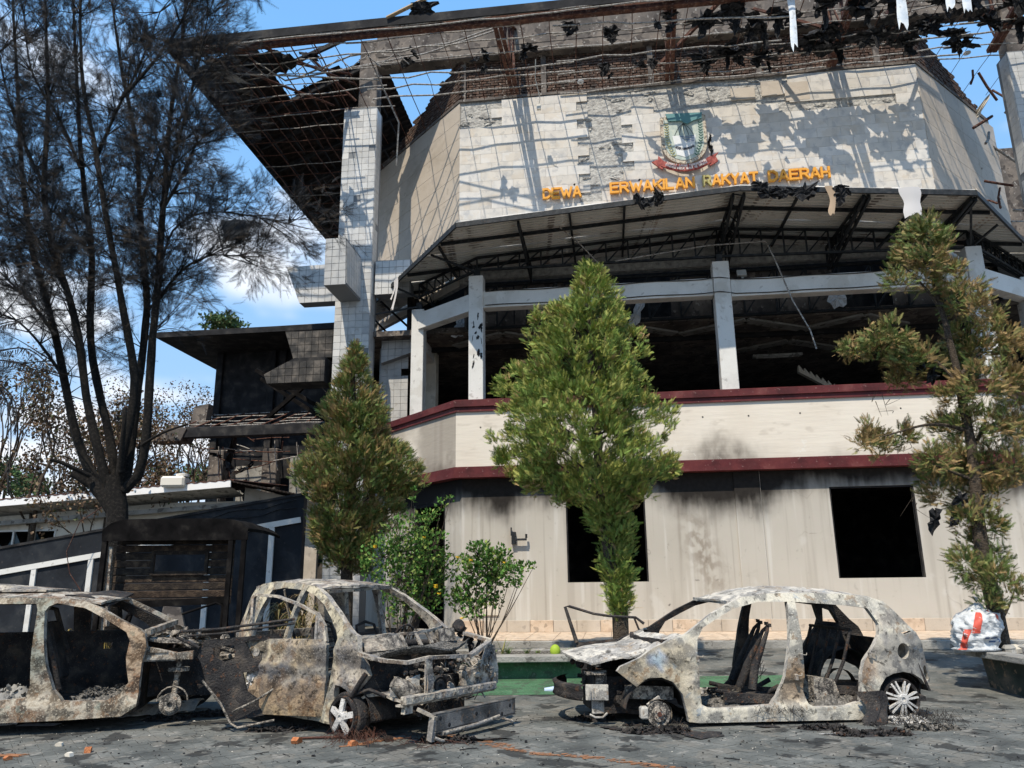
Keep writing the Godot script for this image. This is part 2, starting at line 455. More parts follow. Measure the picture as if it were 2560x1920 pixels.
func sky_picture() -> ImageTexture:
	var W := 1024
	var H := 512
	var big := noise(3, 1.1, 6)
	var mid := noise(4, 3.0, 5)
	var im := Image.create(W, H, false, Image.FORMAT_RGB8)
	for y in H:
		var el := PI * (0.5 - (y + 0.5) / H)
		var s := sin(el)
		var t := pow(clampf(1.0 - s, 0, 1), 2.2)
		var clear := L(.15, .39, .77).lerp(L(.44, .63, .84), t)
		if s < 0: clear = L(.3, .3, .28)
		for x in W:
			var az := TAU * (x + 0.5) / W
			var k := clear
			if s > -0.02:
				var d := Vector3(cos(el) * sin(az), s, -cos(el) * cos(az))
				# clouds lie on a layer overhead: flatter towards the horizon
				var p := Vector3(d.x, 0, d.z) / (s + 0.28)
				var f := big.get_noise_3d(p.x + 1.7, d.y * 2.2, p.z) * 0.75 + mid.get_noise_3d(p.x, d.y * 3.0, p.z + 4.0) * 0.38
				var cover := smoothstep(0.12, 0.4, f + 0.42 * pow(1.0 - s, 3.0) - 0.1)
				k = clear.lerp(L(.86, .88, .92), cover * 0.92)
			im.set_pixel(x, y, k.linear_to_srgb())
	return ImageTexture.create_from_image(im)

# ------------------------------------------------------------------ main building
var B: Node3D

func wall_texture(w: float, h: float, px: float, paint: Callable) -> ImageTexture:
	var W := int(w * px)
	var H := int(h * px)
	var im := Image.create(W, H, false, Image.FORMAT_RGB8)
	for y in H:
		for x in W:
			im.set_pixel(x, y, (paint.call(x / px, h - y / px) as Color).linear_to_srgb())
	return ImageTexture.create_from_image(im)

func uv_mat(tex: Texture2D, rough := 0.85) -> StandardMaterial3D:
	var m := StandardMaterial3D.new()
	m.albedo_texture = tex
	m.roughness = rough
	m.metallic_specular = 0.3
	m.texture_repeat = false
	return m

# a wall in the plane z = d from x0 to x1, y0 to y1, with rectangular openings [x, y, x2, y2] and reveals going back by thick
func pierced(mb: MB, x0: float, x1: float, y0: float, y1: float, d: float, thick: float, holes: Array) -> void:
	var xs := [x0, x1]
	var ys := [y0, y1]
	for h in holes:
		xs.append_array([h[0], h[2]]); ys.append_array([h[1], h[3]])
	xs.sort(); ys.sort()
	for i in xs.size() - 1:
		for j in ys.size() - 1:
			if xs[i + 1] - xs[i] < 0.0001 or ys[j + 1] - ys[j] < 0.0001: continue
			var cx: float = (xs[i] + xs[i + 1]) * 0.5
			var cy: float = (ys[j] + ys[j + 1]) * 0.5
			var open := false
			for h in holes:
				if cx > h[0] and cx < h[2] and cy > h[1] and cy < h[3]: open = true
			if open: continue
			var uv := Rect2((xs[i] - x0) / (x1 - x0), (y1 - ys[j + 1]) / (y1 - y0), (xs[i + 1] - xs[i]) / (x1 - x0), (ys[j + 1] - ys[j]) / (y1 - y0))
			mb.quad(Vector3(xs[i], ys[j], d), Vector3(xs[i + 1], ys[j], d), Vector3(xs[i + 1], ys[j + 1], d), Vector3(xs[i], ys[j + 1], d), uv)
			mb.quad(Vector3(xs[i + 1], ys[j], d - thick), Vector3(xs[i], ys[j], d - thick), Vector3(xs[i], ys[j + 1], d - thick), Vector3(xs[i + 1], ys[j + 1], d - thick), Rect2(uv.end.x, uv.position.y, -uv.size.x, uv.size.y))
	for h in holes + [[x0, y0, x1, y1]]:
		var r := func(x, y): return Rect2((x - x0) / (x1 - x0), (y1 - y) / (y1 - y0), 0.003, 0.003)
		mb.quad(Vector3(h[0], h[1], d), Vector3(h[2], h[1], d), Vector3(h[2], h[1], d - thick), Vector3(h[0], h[1], d - thick), r.call(h[0], h[1]))
		mb.quad(Vector3(h[0], h[3], d), Vector3(h[2], h[3], d), Vector3(h[2], h[3], d - thick), Vector3(h[0], h[3], d - thick), r.call(h[0], h[3]))
		mb.quad(Vector3(h[0], h[1], d), Vector3(h[0], h[3], d), Vector3(h[0], h[3], d - thick), Vector3(h[0], h[1], d - thick), r.call(h[0], h[1]))
		mb.quad(Vector3(h[2], h[1], d), Vector3(h[2], h[3], d), Vector3(h[2], h[3], d - thick), Vector3(h[2], h[1], d - thick), r.call(h[2], h[1]))

func V2(a: Array) -> PackedVector2Array:
	var p := PackedVector2Array()
	for k in range(0, a.size(), 2): p.append(Vector2(a[k], a[k + 1]))
	return p

# a wobbly rod
func rod(mb: MB, p: Vector3, q: Vector3, r: float, wob := 0.02, sides := 5) -> void:
	var k := maxi(2, int((q - p).length() / 0.7))
	var path := PackedVector3Array()
	for i in k + 1: path.append(p.lerp(q, float(i) / k) + (jit(wob) if i > 0 and i < k else Vector3.ZERO))
	mb.tube(path, r, sides)

# a ragged burnt sheet: an irregular outline, crumpled; x and y span it
func scrap(mb: MB, at0: Vector3, x: Vector3, y: Vector3, crumple: float) -> void:
	var nrm := x.cross(y).normalized()
	var ring := PackedVector3Array()
	var mid := PackedVector3Array()
	var K := 19
	var ph := R(0, TAU)
	for i in K:
		var a := TAU * (i + R(-.35, .35)) / K
		var r := 1.0 + .32 * sin(a * 2.0 + ph) + .16 * sin(a * 5.0 + ph * 2.3) + R(-.14, .14)
		if rng.randf() < .14: r *= R(.6, .8)
		if rng.randf() < .05: r *= R(1.1, 1.3)
		r = maxf(r, .3)
		ring.append(at0 + x * cos(a) * r + y * sin(a) * r + nrm * R(-crumple, crumple))
		mid.append(at0 + (x * cos(a) + y * sin(a)) * minf(.5, r * .6) + nrm * R(-crumple, crumple))
	for side in [0.0, 0.006]:
		var o: Vector3 = nrm * side
		for i in K:
			var j := (i + 1) % K
			mb.quad(mid[i] + o, ring[i] + o, ring[j] + o, mid[j] + o)
			mb.tri(at0 + o, mid[i] + o, mid[j] + o)

# a torn sheet over f(u, v) with ragged edges and burnt-through holes
func ragged(mb: MB, f: Callable, nu: int, nv: int, seed_: int, keep: float) -> void:
	var nz := noise(seed_, .16, 3)
	var ok := func(i: int, j: int) -> bool:
		var e := minf(minf(i, nu - 1 - i) * .22, minf(j, nv - 1 - j) * .3)
		return nz.get_noise_2d(i, j * 1.4) < keep - maxf(0.0, .45 - e)
	for i in nu:
		for j in nv:
			if not ok.call(i, j): continue
			var p := []
			for q in [[i, j], [i + 1, j], [i + 1, j + 1], [i, j + 1]]:
				var h := Vector3(sin(q[0] * 12.9 + q[1] * 78.2), sin(q[0] * 39.3 + q[1] * 11.1), sin(q[0] * 7.7 + q[1] * 23.9))
				p.append((f.call(float(q[0]) / nu, float(q[1]) / nv) as Vector3) + h * .035)
			mb.quad(p[0], p[1], p[2], p[3])
			mb.quad(p[3] + Vector3(0, .008, 0), p[2] + Vector3(0, .008, 0), p[1] + Vector3(0, .008, 0), p[0] + Vector3(0, .008, 0))

# a long torn strip that hangs down and curls
func strip(mb: MB, top: Vector3, w: float, l: float, side: Vector3, out: Vector3, curl: float) -> void:
	var rows := []
	var K := 9
	for i in K + 1:
		var t := float(i) / K
		var p := top + Vector3.DOWN * l * t + out * curl * t * t + side * curl * 0.5 * sin(t * 4.0)
		var ww := w * (1.0 - 0.25 * t + 0.1 * sin(t * 9.0))
		var row := PackedVector3Array()
		for j in 5:
			var s := j / 4.0 - 0.5
			var end := (R(-0.12, 0.08) * l if i == K else 0.0)
			row.append(p + side * ww * s + out * 0.08 * ww * cos(s * 3.0) + Vector3.UP * end)
		rows.append(row)
	mb.surf(rows)

func building() -> void:
	B = thing("civic_building", "large burnt-out cream and white office building with a ruined roof", "building", SITE, deg_to_rad(YAW))
	ground_floor()
	balcony()
	canopy()
	upper_wall()
	pillars()
	roof()
	lettering()
	emblem()

func soot_at(n1: FastNoiseLite, n2: FastNoiseLite, x: float, y: float, top: float, humps: Array, base: float) -> float:
	var dep := base
	for h in humps: dep += h[1] * exp(-pow((x - h[0]) / h[2], 2.0))
	dep *= 1.0 + 0.35 * n1.get_noise_2d(x * 60.0, y * 14.0)
	var a := smoothstep(-0.6, 0.34, (y - (top - dep)) + 0.16 * n1.get_noise_2d(x * 100.0, y * 100.0) + 0.1 * n2.get_noise_2d(x * 260.0, y * 50.0))
	return clampf(a, 0, 1)

func ground_floor() -> void:
	var n1 := noise(301, 0.012, 5)
	var n2 := noise(302, 0.02, 4)
	var n3 := noise(303, 0.006, 4)
	var plaster := func(x: float, y: float) -> Color:
		var k := L(.42, .39, .34).lerp(L(.5, .47, .42), 0.5 + 0.5 * n3.get_noise_2d(x * 60, y * 60))
		# rain washed streaks in the dust
		var st := n2.get_noise_2d(x * 130.0, y * 5.0)
		k = k.lerp(L(.6, .585, .55), smoothstep(0.2, 0.5, st) * 0.5)
		k = k.lerp(L(.33, .3, .26), smoothstep(0.15, 0.5, -st) * 0.45)
		var st2 := n1.get_noise_2d(x * 330.0, y * 9.0 + 50.0)
		k = k.lerp(L(.24, .215, .18), smoothstep(0.3, 0.6, st2) * 0.4)
		k = k.lerp(L(.56, .545, .51), smoothstep(0.36, 0.56, n1.get_noise_2d(x * 55.0 + 300.0, y * 45.0)) * 0.4)
		k = k.lerp(L(.26, .24, .21), smoothstep(0.5, 0.62, n2.get_noise_2d(x * 200.0 + 80.0, y * 160.0)) * 0.3)
		k = k.lerp(L(.2, .185, .16), smoothstep(0.014, 0.0, absf(n3.get_noise_2d(x * 90.0 + 30.0, y * 70.0))) * smoothstep(.1, .4, n1.get_noise_2d(x * 20.0, y * 20.0)) * .6)
		# the brown smear below the broad soot patch, and scuffs low on the wall
		var q := Vector2(x - 4.55 - (2.9 - y) * 0.28, y - 2.2)
		k = k.lerp(L(.15, .11, .075), exp(-pow(q.x / 0.33, 2.0) - pow(q.y / 1.0, 2.0)) * 0.6 * smoothstep(-0.35, 0.3, n2.get_noise_2d(x * 220.0, y * 160.0)))
		k = k.lerp(L(.07, .065, .06), smoothstep(0.5, 0.58, n1.get_noise_2d(x * 150.0 + 40.0, y * 320.0)) * exp(-pow((x - 4.3) / 1.4, 2.0) - pow((y - 1.2) / 0.45, 2.0)))
		k = k.lerp(L(.34, .27, .19), smoothstep(0.1, 0.5, n1.get_noise_2d(x * 90.0, y * 60.0)) * smoothstep(0.9, 0.3, y) * 0.6)
		return k
	var front := func(x: float, y: float) -> Color:
		var s := x - 1.12
		var a := soot_at(n1, n2, s, y + 0.38, 4.2, [[-0.1, .5, 1.1], [2.4, .25, .9], [4.7, .6, .85], [6.1, .62, .7], [9.0, .1, 1.2], [11.4, .55, .9]], 0.34)
		return plaster.call(s, y + 0.38).lerp(L(.016, .0135, .012), pow(clampf(a * 1.02, 0, 1), 1.25) * (0.985 + 0.015 * n2.get_noise_2d(s * 300.0, y * 300.0)))
	var mb := MB.new()
	pierced(mb, -1.12, 13.4, 0.38, 4.28, 1.6, 0.22, [[1.50, 1.545, 3.44, 3.7], [7.8, 1.57, 9.72, 3.69]])
	var wall := part(B, "ground_floor_wall", mb, relief(uv_mat(wall_texture(14.52, 3.9, 60, front)), M.b1, 0.15), "cream plaster wall streaked with soot above and round its openings")
	# shutter-jamb edges of the two empty windows
	for w in [[1.5, 3.44, 1.545, 3.7], [7.8, 9.72, 1.57, 3.69]]:
		var f := MB.new()
		for q in [[w[0] - .0, w[0] + .035], [w[1] - .035, w[1] + .0]]: f.box(Vector3((q[0] + q[1]) * .5, (w[2] + w[3]) * .5, 1.53), Vector3(.035, w[3] - w[2] - .004, .1))
		f.box(Vector3((w[0] + w[1]) * .5, w[3] - .02, 1.53), Vector3(w[1] - w[0] - .075, .035, .1))
		part(wall, "window_frame", f, M.soot)
	# pilaster strip and vertical movement joints
	var pl := MB.new()
	pl.cbox(Vector3(5.9, 2.3, 1.612), Vector3(.62, 3.84, .05), .008)
	part(wall, "pilaster", pl, relief(uv_mat(wall_texture(1.0, 3.9, 60, func(x, y): return front.call(x * .62 + 6.76, y))), M.b1, .1))
	# chamfered corner wall with the burnt doorway
	var ch := func(x: float, y: float) -> Color:   # sooty plaster; the doorway itself is cut out of the wall below
		var a := soot_at(n1, n2, x + 20.0, y + 0.38, 4.2, [[21.8, .35, 1.8]], 0.5)
		return plaster.call(x + 30.0, y).lerp(L(.018, .016, .016), a)
	var cw := MB.new()
	pierced(cw, -5.2, 0.0, 0.38, 4.28, 0.0, 0.2, [[-2.3, 0.4, -0.75, 3.62]])
	var cp := part(B, "corner_wall", cw, relief(uv_mat(wall_texture(5.2, 3.9, 50, func(x, y): return ch.call(5.2 - x, y))), M.b1, 0.15), "angled corner wall with a burnt open doorway")
	cp.transform = Transform3D(Basis(Vector3.UP, deg_to_rad(-45)), Vector3(-1.12, 0, 1.6))
	var fr := MB.new()
	fr.box(Vector3(-2.26, 2.0, -.08), Vector3(.07, 3.2, .14)); fr.box(Vector3(-.79, 2.0, -.08), Vector3(.07, 3.2, .14)); fr.box(Vector3(-1.52, 3.58, -.08), Vector3(1.38, .07, .14))
	part(cp, "door_frame", fr, M.soot)
	# black interior: floor, back wall and side walls of the gutted ground floor
	var room := MB.new()
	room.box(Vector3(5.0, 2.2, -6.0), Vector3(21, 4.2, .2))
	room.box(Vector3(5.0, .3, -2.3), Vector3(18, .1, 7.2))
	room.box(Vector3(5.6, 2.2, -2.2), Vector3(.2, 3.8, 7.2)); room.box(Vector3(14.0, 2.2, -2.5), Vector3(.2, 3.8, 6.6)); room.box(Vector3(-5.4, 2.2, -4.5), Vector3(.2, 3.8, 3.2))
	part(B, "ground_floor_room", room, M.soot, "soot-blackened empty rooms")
	# skirting tiles and raised walk
	for i in 26:
		var sk := MB.new()
		sk.cbox(Vector3(-.83 + i * .56, .54, 1.622), Vector3(.552, .27, .05), .006)
		part(wall, "skirting_tile", sk, M.beige if i % 3 else M.floor_tile)
	var bracket := MB.new()
	bracket.box(Vector3(.2, 2.62, 1.66), Vector3(.1, .3, .12)); bracket.box(Vector3(.38, 2.58, 1.73), Vector3(.3, .05, .05)); bracket.box(Vector3(.52, 2.66, 1.73), Vector3(.05, .1, .05)); bracket.box(Vector3(.14, 2.78, 1.66), Vector3(.03, .2, .03))
	part(wall, "lamp_bracket", bracket, M.black_steel)
	var hatch := MB.new()
	hatch.cbox(Vector3(-.4, 1.05, 1.62), Vector3(.42, .52, .04), .01)
	part(wall, "meter_hatch", hatch, M.cream)

func balcony() -> void:
	var path := V2([-5.6, -2.56, -1.24, 1.8, 11.72, 1.8, 16.2, -2.68])
	var n1 := noise(311, 0.012, 5)
	var n2 := noise(312, 0.03, 4)
	var face := func(x: float, y: float) -> Color:   # x along the front from its left corner, y up from 4.4
		var k := L(.64, .57, .48).lerp(L(.72, .665, .58), 0.5 + 0.5 * n1.get_noise_2d(x * 50.0, y * 50.0))
		var sm := 0.0
		for h in [[6.6, .8, 1.1], [9.4, .25, .6], [2.6, .3, .5], [11.6, .4, 1.0]]: sm += h[1] * exp(-pow((x - h[0]) / h[2], 2.0))
		sm *= 1.0 + 0.3 * n1.get_noise_2d(x * 70.0, y * 40.0)
		k = k.lerp(L(.06, .045, .035), smoothstep(0.35, -0.45, y - sm * 0.75 + 0.18 * n1.get_noise_2d(x * 110.0, y * 110.0)) * clampf(sm * 1.2, 0, .85) * (.75 + .35 * n2.get_noise_2d(x * 120.0, y * 60.0)))
		# plaster cracks filled with paler dust, and nail holes
		var cr := absf(n1.get_noise_2d(x * 70.0 + 500.0, y * 55.0))
		k = k.lerp(L(.72, .69, .63), smoothstep(0.02, 0.0, cr) * smoothstep(0.1, 0.4, n2.get_noise_2d(x * 12.0, y * 8.0)) * 0.8)
		k = k.lerp(L(.3, .25, .2), smoothstep(0.3, 0.6, n2.get_noise_2d(x * 40.0, y * 90.0)) * 0.25)
		return k
	var wall := MB.new()
	wall.quad(Vector3(-1.24, 4.38, 1.8), Vector3(11.72, 4.38, 1.8), Vector3(11.72, 5.82, 1.8), Vector3(-1.24, 5.82, 1.8))
	wall.quad(Vector3(11.72, 4.38, 1.6), Vector3(-1.24, 4.38, 1.6), Vector3(-1.24, 5.82, 1.6), Vector3(11.72, 5.82, 1.6))
	var pw := part(B, "balcony_wall", wall, relief(uv_mat(wall_texture(12.96, 1.44, 64, face)), M.b1, .3), "cream balcony wall with cracks and a soot smear")
	var sooty := func(x: float, y: float) -> Color:
		var k: Color = face.call(x + 40.0, 1.0)
		var a := smoothstep(-0.3, 0.5, n1.get_noise_2d(x * 30.0 + 900.0, y * 30.0) + 0.25) * 0.55 + smoothstep(.35, -.4, y - .2 + .2 * n2.get_noise_2d(x * 60., y * 60.)) * .4
		return k.lerp(L(.11, .09, .075), clampf(a, 0, .9))
	for sgn in [-1, 1]:
		var cw := MB.new()
		var a := Vector3(-1.24, 0, 1.8) if sgn < 0 else Vector3(11.72, 0, 1.8)
		var b := a + Vector3(4.3 * sgn, 0, -4.3)
		cw.quad(b + Vector3(0, 4.38, 0), a + Vector3(0, 4.38, 0), a + Vector3(0, 5.82, 0), b + Vector3(0, 5.82, 0))
		var k := Vector3(-.14 * sgn, 0, -.14)
		cw.quad(b + k + Vector3(0, 4.38, 0), a + k + Vector3(0, 4.38, 0), a + k + Vector3(0, 5.82, 0), b + k + Vector3(0, 5.82, 0))
		part(B, "balcony_wall", cw, relief(uv_mat(wall_texture(6.08, 1.44, 40, sooty)), M.b1, .3), "smoke-browned angled end of the balcony wall")
	for h in [[1.08, 5.42], [1.45, 5.5], [4.95, 5.46], [6.05, 5.45], [7.27, 5.47], [9.6, 5.5], [-.6, 5.4]]:
		var fh := MB.new()
		fh.box(Vector3(h[0], h[1], 1.8), Vector3(.035, .035, .01))
		part(pw, "fixing_hole", fh, M.soot)
	var cap := MB.new()
	cap.sweep(path, V2([-.24, 5.94, .1, 5.94, .1, 6.11, .07, 6.125, -.22, 6.125]))
	cap.sweep(path, V2([-.2, 5.81, .05, 5.81, .05, 5.937, -.2, 5.937]))
	part(B, "balcony_cap", cap, M.red, "dark red double moulding along the top of the balcony")
	var band := MB.new()
	band.sweep(path, V2([-.2, 4.26, .05, 4.26, .05, 4.395, -.2, 4.395]))
	band.sweep(path, V2([-.2, 4.12, .085, 4.12, .085, 4.257, -.2, 4.257]))
	part(B, "balcony_band", band, M.red, "dark red double moulding along the foot of the balcony")
	var slab := MB.new()
	slab.prism(V2([-5.7, 2.8, -1.2, -1.7, 11.7, -1.7, 16.3, 2.9, 16.3, 12, -5.7, 12]), Transform3D(Basis(Vector3.RIGHT, Vector3(0, 0, -1), Vector3.UP), Vector3(0, 4.16, 0)), .17)
	part(B, "floor_slab", slab, M.concrete_burnt)
	# posts and beams
	var spots := [[-.76, 1.4, .39], [5.72, 1.4, .42], [11.94, 1.4, .39], [-2.72, -.05, .36], [-2.84, -2.2, .38], [13.9, -.1, .38]]
	var pf := func(m: MB, c: Vector3, s: Vector3): m.cbox(c, s, .012)
	for i in spots.size():
		var p: Array = spots[i]
		var top: float = 9.64 if i < 3 else (9.3 if i != 4 else 8.9)
		var mb := MB.new()
		pf.call(mb, Vector3(p[0], (5.7 + top) * .5, p[1]), Vector3(p[2], top - 5.7, .4))
		part(B, "balcony_post", mb, M.white if i != 4 else M.cream)
		if i < 4:
			var stub := MB.new()
			stub.box(Vector3(p[0], top + .12, p[1]), Vector3(.16, .26, .16))
			part(B, "post_stub", stub, M.black_steel)
	var soot_marks := MB.new()
	for k in 16:
		var c := Vector3(R(-.9, -.6), R(7.0, 8.6), 1.602)
		scrap(soot_marks, c, Vector3(R(.01, .04), R(-.02, .02), 0), Vector3(R(-.02, .02), R(.03, .09), 0), .0)
	part(B.get_node("balcony_post"), "scorch_mark", soot_marks, M.soot)
	var bm := [[-.57, 5.5, 8.72, 9.2], [5.94, 11.74, 8.66, 9.14]]
	for b in bm:
		var mb := MB.new()
		mb.cbox(Vector3((b[0] + b[1]) * .5, (b[2] + b[3]) * .5, 1.38), Vector3(b[1] - b[0] - .004, b[3] - b[2], .34), .012)
		part(B, "balcony_beam", mb, M.white)
	for q in [[Vector3(-.8, 8.96, 1.3), Vector3(-2.62, 8.92, .06)], [Vector3(12.0, 8.9, 1.3), Vector3(13.9, 8.9, -.1)], [Vector3(-2.85, 8.6, -.25), Vector3(-2.85, 8.5, -2.1)]]:
		var mb := MB.new()
		mb.bar(q[0], q[1], .3, .48)
		part(B, "balcony_beam", mb, M.white)
	# loose cables along the beam
	for row in [[9.17, .03], [8.78, .02]]:
		var mb := MB.new()
		var path3 := PackedVector3Array()
		for i in 31:
			var s := -.5 + i * .41
			path3.append(Vector3(s, row[0] - (.06 if s > 5.8 else 0.0) + .03 * sin(i * 1.3) * row[1] * 30. * .6, 1.575 if absf(s - 5.72) > .3 else 1.63))
		mb.tube(path3, .012, 4)
		part(B, "cable", mb, M.char)
	# gutted upper room
	var ceil := MB.new()
	ceil.box(Vector3(5.2, 8.72, -6.2), Vector3(21, .16, 12.0))
	part(B, "ceiling", ceil, M.concrete_burnt, "smoke-stained ceiling of the gutted upper room")
	for q in [[-.3, -1.4, 1.6], [3.2, -1.2, 1.5], [6.6, -1.3, 1.7], [9.8, -1.4, 1.4], [1.4, -3.6, 1.6], [8.2, -3.5, 1.6]]:
		var mb := MB.new()
		mb.bar(Vector3(q[0] - q[2], 8.6, q[1]), Vector3(q[0], 8.6, q[1] + 1.0), .34, .06)
		mb.bar(Vector3(q[0], 8.6, q[1] + 1.0), Vector3(q[0] + q[2], 8.6, q[1]), .34, .06)
		part(B, "ceiling_batten", mb, M.concrete)
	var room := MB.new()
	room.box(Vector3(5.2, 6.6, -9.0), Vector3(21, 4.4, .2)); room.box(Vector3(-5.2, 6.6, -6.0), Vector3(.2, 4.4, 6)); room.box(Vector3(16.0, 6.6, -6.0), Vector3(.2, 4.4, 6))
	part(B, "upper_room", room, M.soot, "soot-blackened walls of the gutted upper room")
	var st := MB.new()
	var poly := PackedVector2Array([Vector2(0, 0)])
	for i in 7:
		poly.append(Vector2(.17 * i, -.11 * i + .02)); poly.append(Vector2(.17 * i + .02, -.11 * i + .13)); poly.append(Vector2(.17 * i + .17, -.11 * i - .09))
	poly.append(Vector2(1.19, -.86)); poly.append(Vector2(0, -.1))
	st.prism(poly, Transform3D(Basis.IDENTITY, Vector3(8.75, 8.05, -4.0)), .2)
	part(B, "stair_stringer", st, M.cream)
	var lamp := MB.new()
	lamp.box(Vector3(8.0, 8.35, -3.2), Vector3(1.5, .08, .2)); lamp.box(Vector3(8.0, 8.3, -3.2), Vector3(1.3, .05, .1))
	part(B, "ceiling_lamp_housing", lamp, M.concrete)
	var flood := MB.new()
	flood.cbox(Vector3(6.25, 9.3, 1.5), Vector3(.24, .2, .08), .01, Basis(Vector3.RIGHT, -.4)); flood.box(Vector3(6.27, 9.18, 1.48), Vector3(.06, .12, .06))
	part(B, "floodlight", flood, M.concrete)

func canopy_y(s: float, d: float) -> float:
	var e := 10.22 + .068 * (s + .92) if s < 6.0 else 10.69 - .103 * (s - 6.0)
	var sag := 0.09 * exp(-pow((s - 4.9) / 1.1, 2.0) - pow((d - 2.2) / .9, 2.0)) + .06 * exp(-pow((s - 7.0) / .8, 2.0) - pow((d - 2.4) / .7, 2.0))
	return e + .04 * (3.55 - d) - sag

func canopy() -> void:
	var c := Node3D.new()
	c.name = "canopy"
	B.add_child(c)
	c.set_meta("label", "corrugated metal canopy on black steel trusses over the balcony")
	# corrugated sheets, ribs running along the facade; each sheet is a piece
	var left := func(d: float) -> float: return lerpf(-5.2, -.92, (d + 2.24) / 5.79) if d > -2.24 else lerpf(-5.2, -4.95, (-2.24 - d) / 1.8)
	var right := func(d: float) -> float: return lerpf(16.2, 11.25, (d + 2.24) / 5.79) if d > -2.24 else 16.0
	var bands := [[3.55, 2.62], [2.62, 1.66], [1.66, .75], [.75, -.1], [-.1, -1.1], [-1.1, -2.24], [-2.24, -4.0]]
	for bi in bands.size():
		var b: Array = bands[bi]
		var cuts := [-99.0, 1.7, 6.0, 8.9, 99.0] if b[0] > 0 else [-99.0, -1.7, 99.0]
		for i in cuts.size() - 1:
			if b[0] <= 0 and i == 1: cuts[1] = 12.2
			var rows := []
			var k := 0
			while true:
				var d: float = b[0] + .03 - (k / 4) * .15 - [0.0, .022, .07, .092][k % 4]
				if d < b[1]: break
				var prof: float = [0.0, 0.06, 0.06, 0.0][k % 4]
				var s0 := maxf(left.call(d), cuts[i])
				var s1 := minf(right.call(d), cuts[i + 1])
				if b[0] <= 0 and i == 0: s1 = -1.62 + minf(d, 0.0)
				if b[0] <= 0 and i == 1: s0 = 12.1 - minf(d, 0.0)
				var row := PackedVector3Array()
				for j in 15:
					var s := lerpf(s0, s1, j / 14.0)
					row.append(Vector3(s, canopy_y(s, d) + prof + .012 * sin(s * 3.1 + bi * 1.7 + i) + (.02 if bi % 2 else 0.0), d))
				rows.append(row)
				k += 1
			var mb := MB.new()
			for r in rows.size() - 1:
				for j in 14: mb.quad(rows[r][j], rows[r][j + 1], rows[r + 1][j + 1], rows[r + 1][j])
			part(c, "roof_sheet", mb, M.sheet)
	# edge angle
	for e in [[[-5.2, -4.0], [-5.2, -2.24]], [[-5.2, -2.24], [-.92, 3.56]], [[-.92, 3.56], [6.0, 3.56]], [[6.0, 3.56], [11.25, 3.56]], [[11.25, 3.56], [16.2, -2.24]]]:
		var mb := MB.new()
		var p := Vector3(e[0][0], canopy_y(e[0][0], e[0][1]) - .03, e[0][1])
		var q := Vector3(e[1][0], canopy_y(e[1][0], e[1][1]) - .03, e[1][1])
		mb.bar(p, q, .05, .13)
		part(c, "edge_beam", mb, M.black_steel)
	# purlins
	for d in [2.62, .75, -.75]:
		for seg in [[-9.0, 6.0], [6.0, 14.0]]:
			var s0 := maxf(left.call(d) + .1, seg[0])
			var s1 := minf(right.call(d) - .1, seg[1])
			if d < 0 and seg[0] < 0: s1 = -2.6
			if d < 0 and seg[0] > 0: s0 = 13.0
			var mb := MB.new()
			mb.bar(Vector3(s0, canopy_y(s0, d) - .07, d), Vector3(s1, canopy_y(s1, d) - .07, d), .05, .09)
			part(c, "purlin", mb, M.black_steel)
	# trusses: the one on the posts, the one along the wall, the diagonal ones and those square to the facade
	var truss := func(p: Vector3, q: Vector3, hp: float, hq: float, nb: int, w: float, wide: float):
		var t := Node3D.new()
		t.name = "truss"
		c.add_child(t, true)
		var side := (q - p).cross(Vector3.UP).normalized()
		var top := MB.new(); top.bar(p, q, w, w); part(t, "top_chord", top, M.black_steel)
		var bp := p - Vector3(0, hp, 0); var bq := q - Vector3(0, hq, 0)
		var bot := MB.new(); bot.bar(bp, bq, w, w); part(t, "bottom_chord", bot, M.black_steel)
		var web := MB.new()
		for i in nb + 1:
			var f := float(i) / nb
			web.bar(p.lerp(q, f), bp.lerp(bq, f), w * .7, w * .7)
			if i < nb:
				var g := float(i + 1) / nb
				if i % 2 == 0 or nb > 6: web.bar(bp.lerp(bq, f), p.lerp(q, g), w * .6, w * .6)
				else: web.bar(p.lerp(q, f), bp.lerp(bq, g), w * .6, w * .6)
		part(t, "web", web, M.black_steel)
		if wide > 0:
			var m2 := MB.new()
			m2.bar(p + side * wide, q + side * wide, w, w); m2.bar(bp + side * wide, bq + side * wide, w, w)
			for i in nb + 1:
				var f := float(i) / nb
				m2.bar(p.lerp(q, f) + side * wide, bp.lerp(bq, f) + side * wide, w * .6, w * .6); m2.bar(p.lerp(q, f), bp.lerp(bq, f) + side * wide, w * .4, w * .4)
			part(t, "twin", m2, M.black_steel)
	var cy := func(s, d): return canopy_y(s, d) - .08
	truss.call(Vector3(-.76, cy.call(-.76, 1.4), 1.4), Vector3(5.72, cy.call(5.72, 1.4), 1.4), .36, .8, 11, .06, 0.0)
	truss.call(Vector3(5.72, cy.call(5.72, 1.4), 1.4), Vector3(11.94, cy.call(11.4, 1.4), 1.4), .8, .45, 11, .06, 0.0)
	truss.call(Vector3(-.76, cy.call(-.76, 1.4), 1.4), Vector3(-2.75, cy.call(-2.75, -.1), -.1), .36, .4, 7, .055, 0.0)
	truss.call(Vector3(-2.75, cy.call(-2.75, -.1), -.1), Vector3(-2.3, cy.call(-2.3, -1.9), -1.9), .4, .4, 4, .05, 0.0)
	truss.call(Vector3(11.94, cy.call(11.9, 1.4), 1.4), Vector3(15.0, cy.call(14.0, -1.6), -1.6), .4, .4, 8, .06, .12)
	for s in [[.62, 0.0, .42], [5.86, .26, .75], [8.85, .12, .62], [11.2, .1, .4]]:
		truss.call(Vector3(s[0], cy.call(s[0], 3.4), 3.4), Vector3(s[0], cy.call(s[0], .1), .1), .06, s[2], 6, .06, s[1])
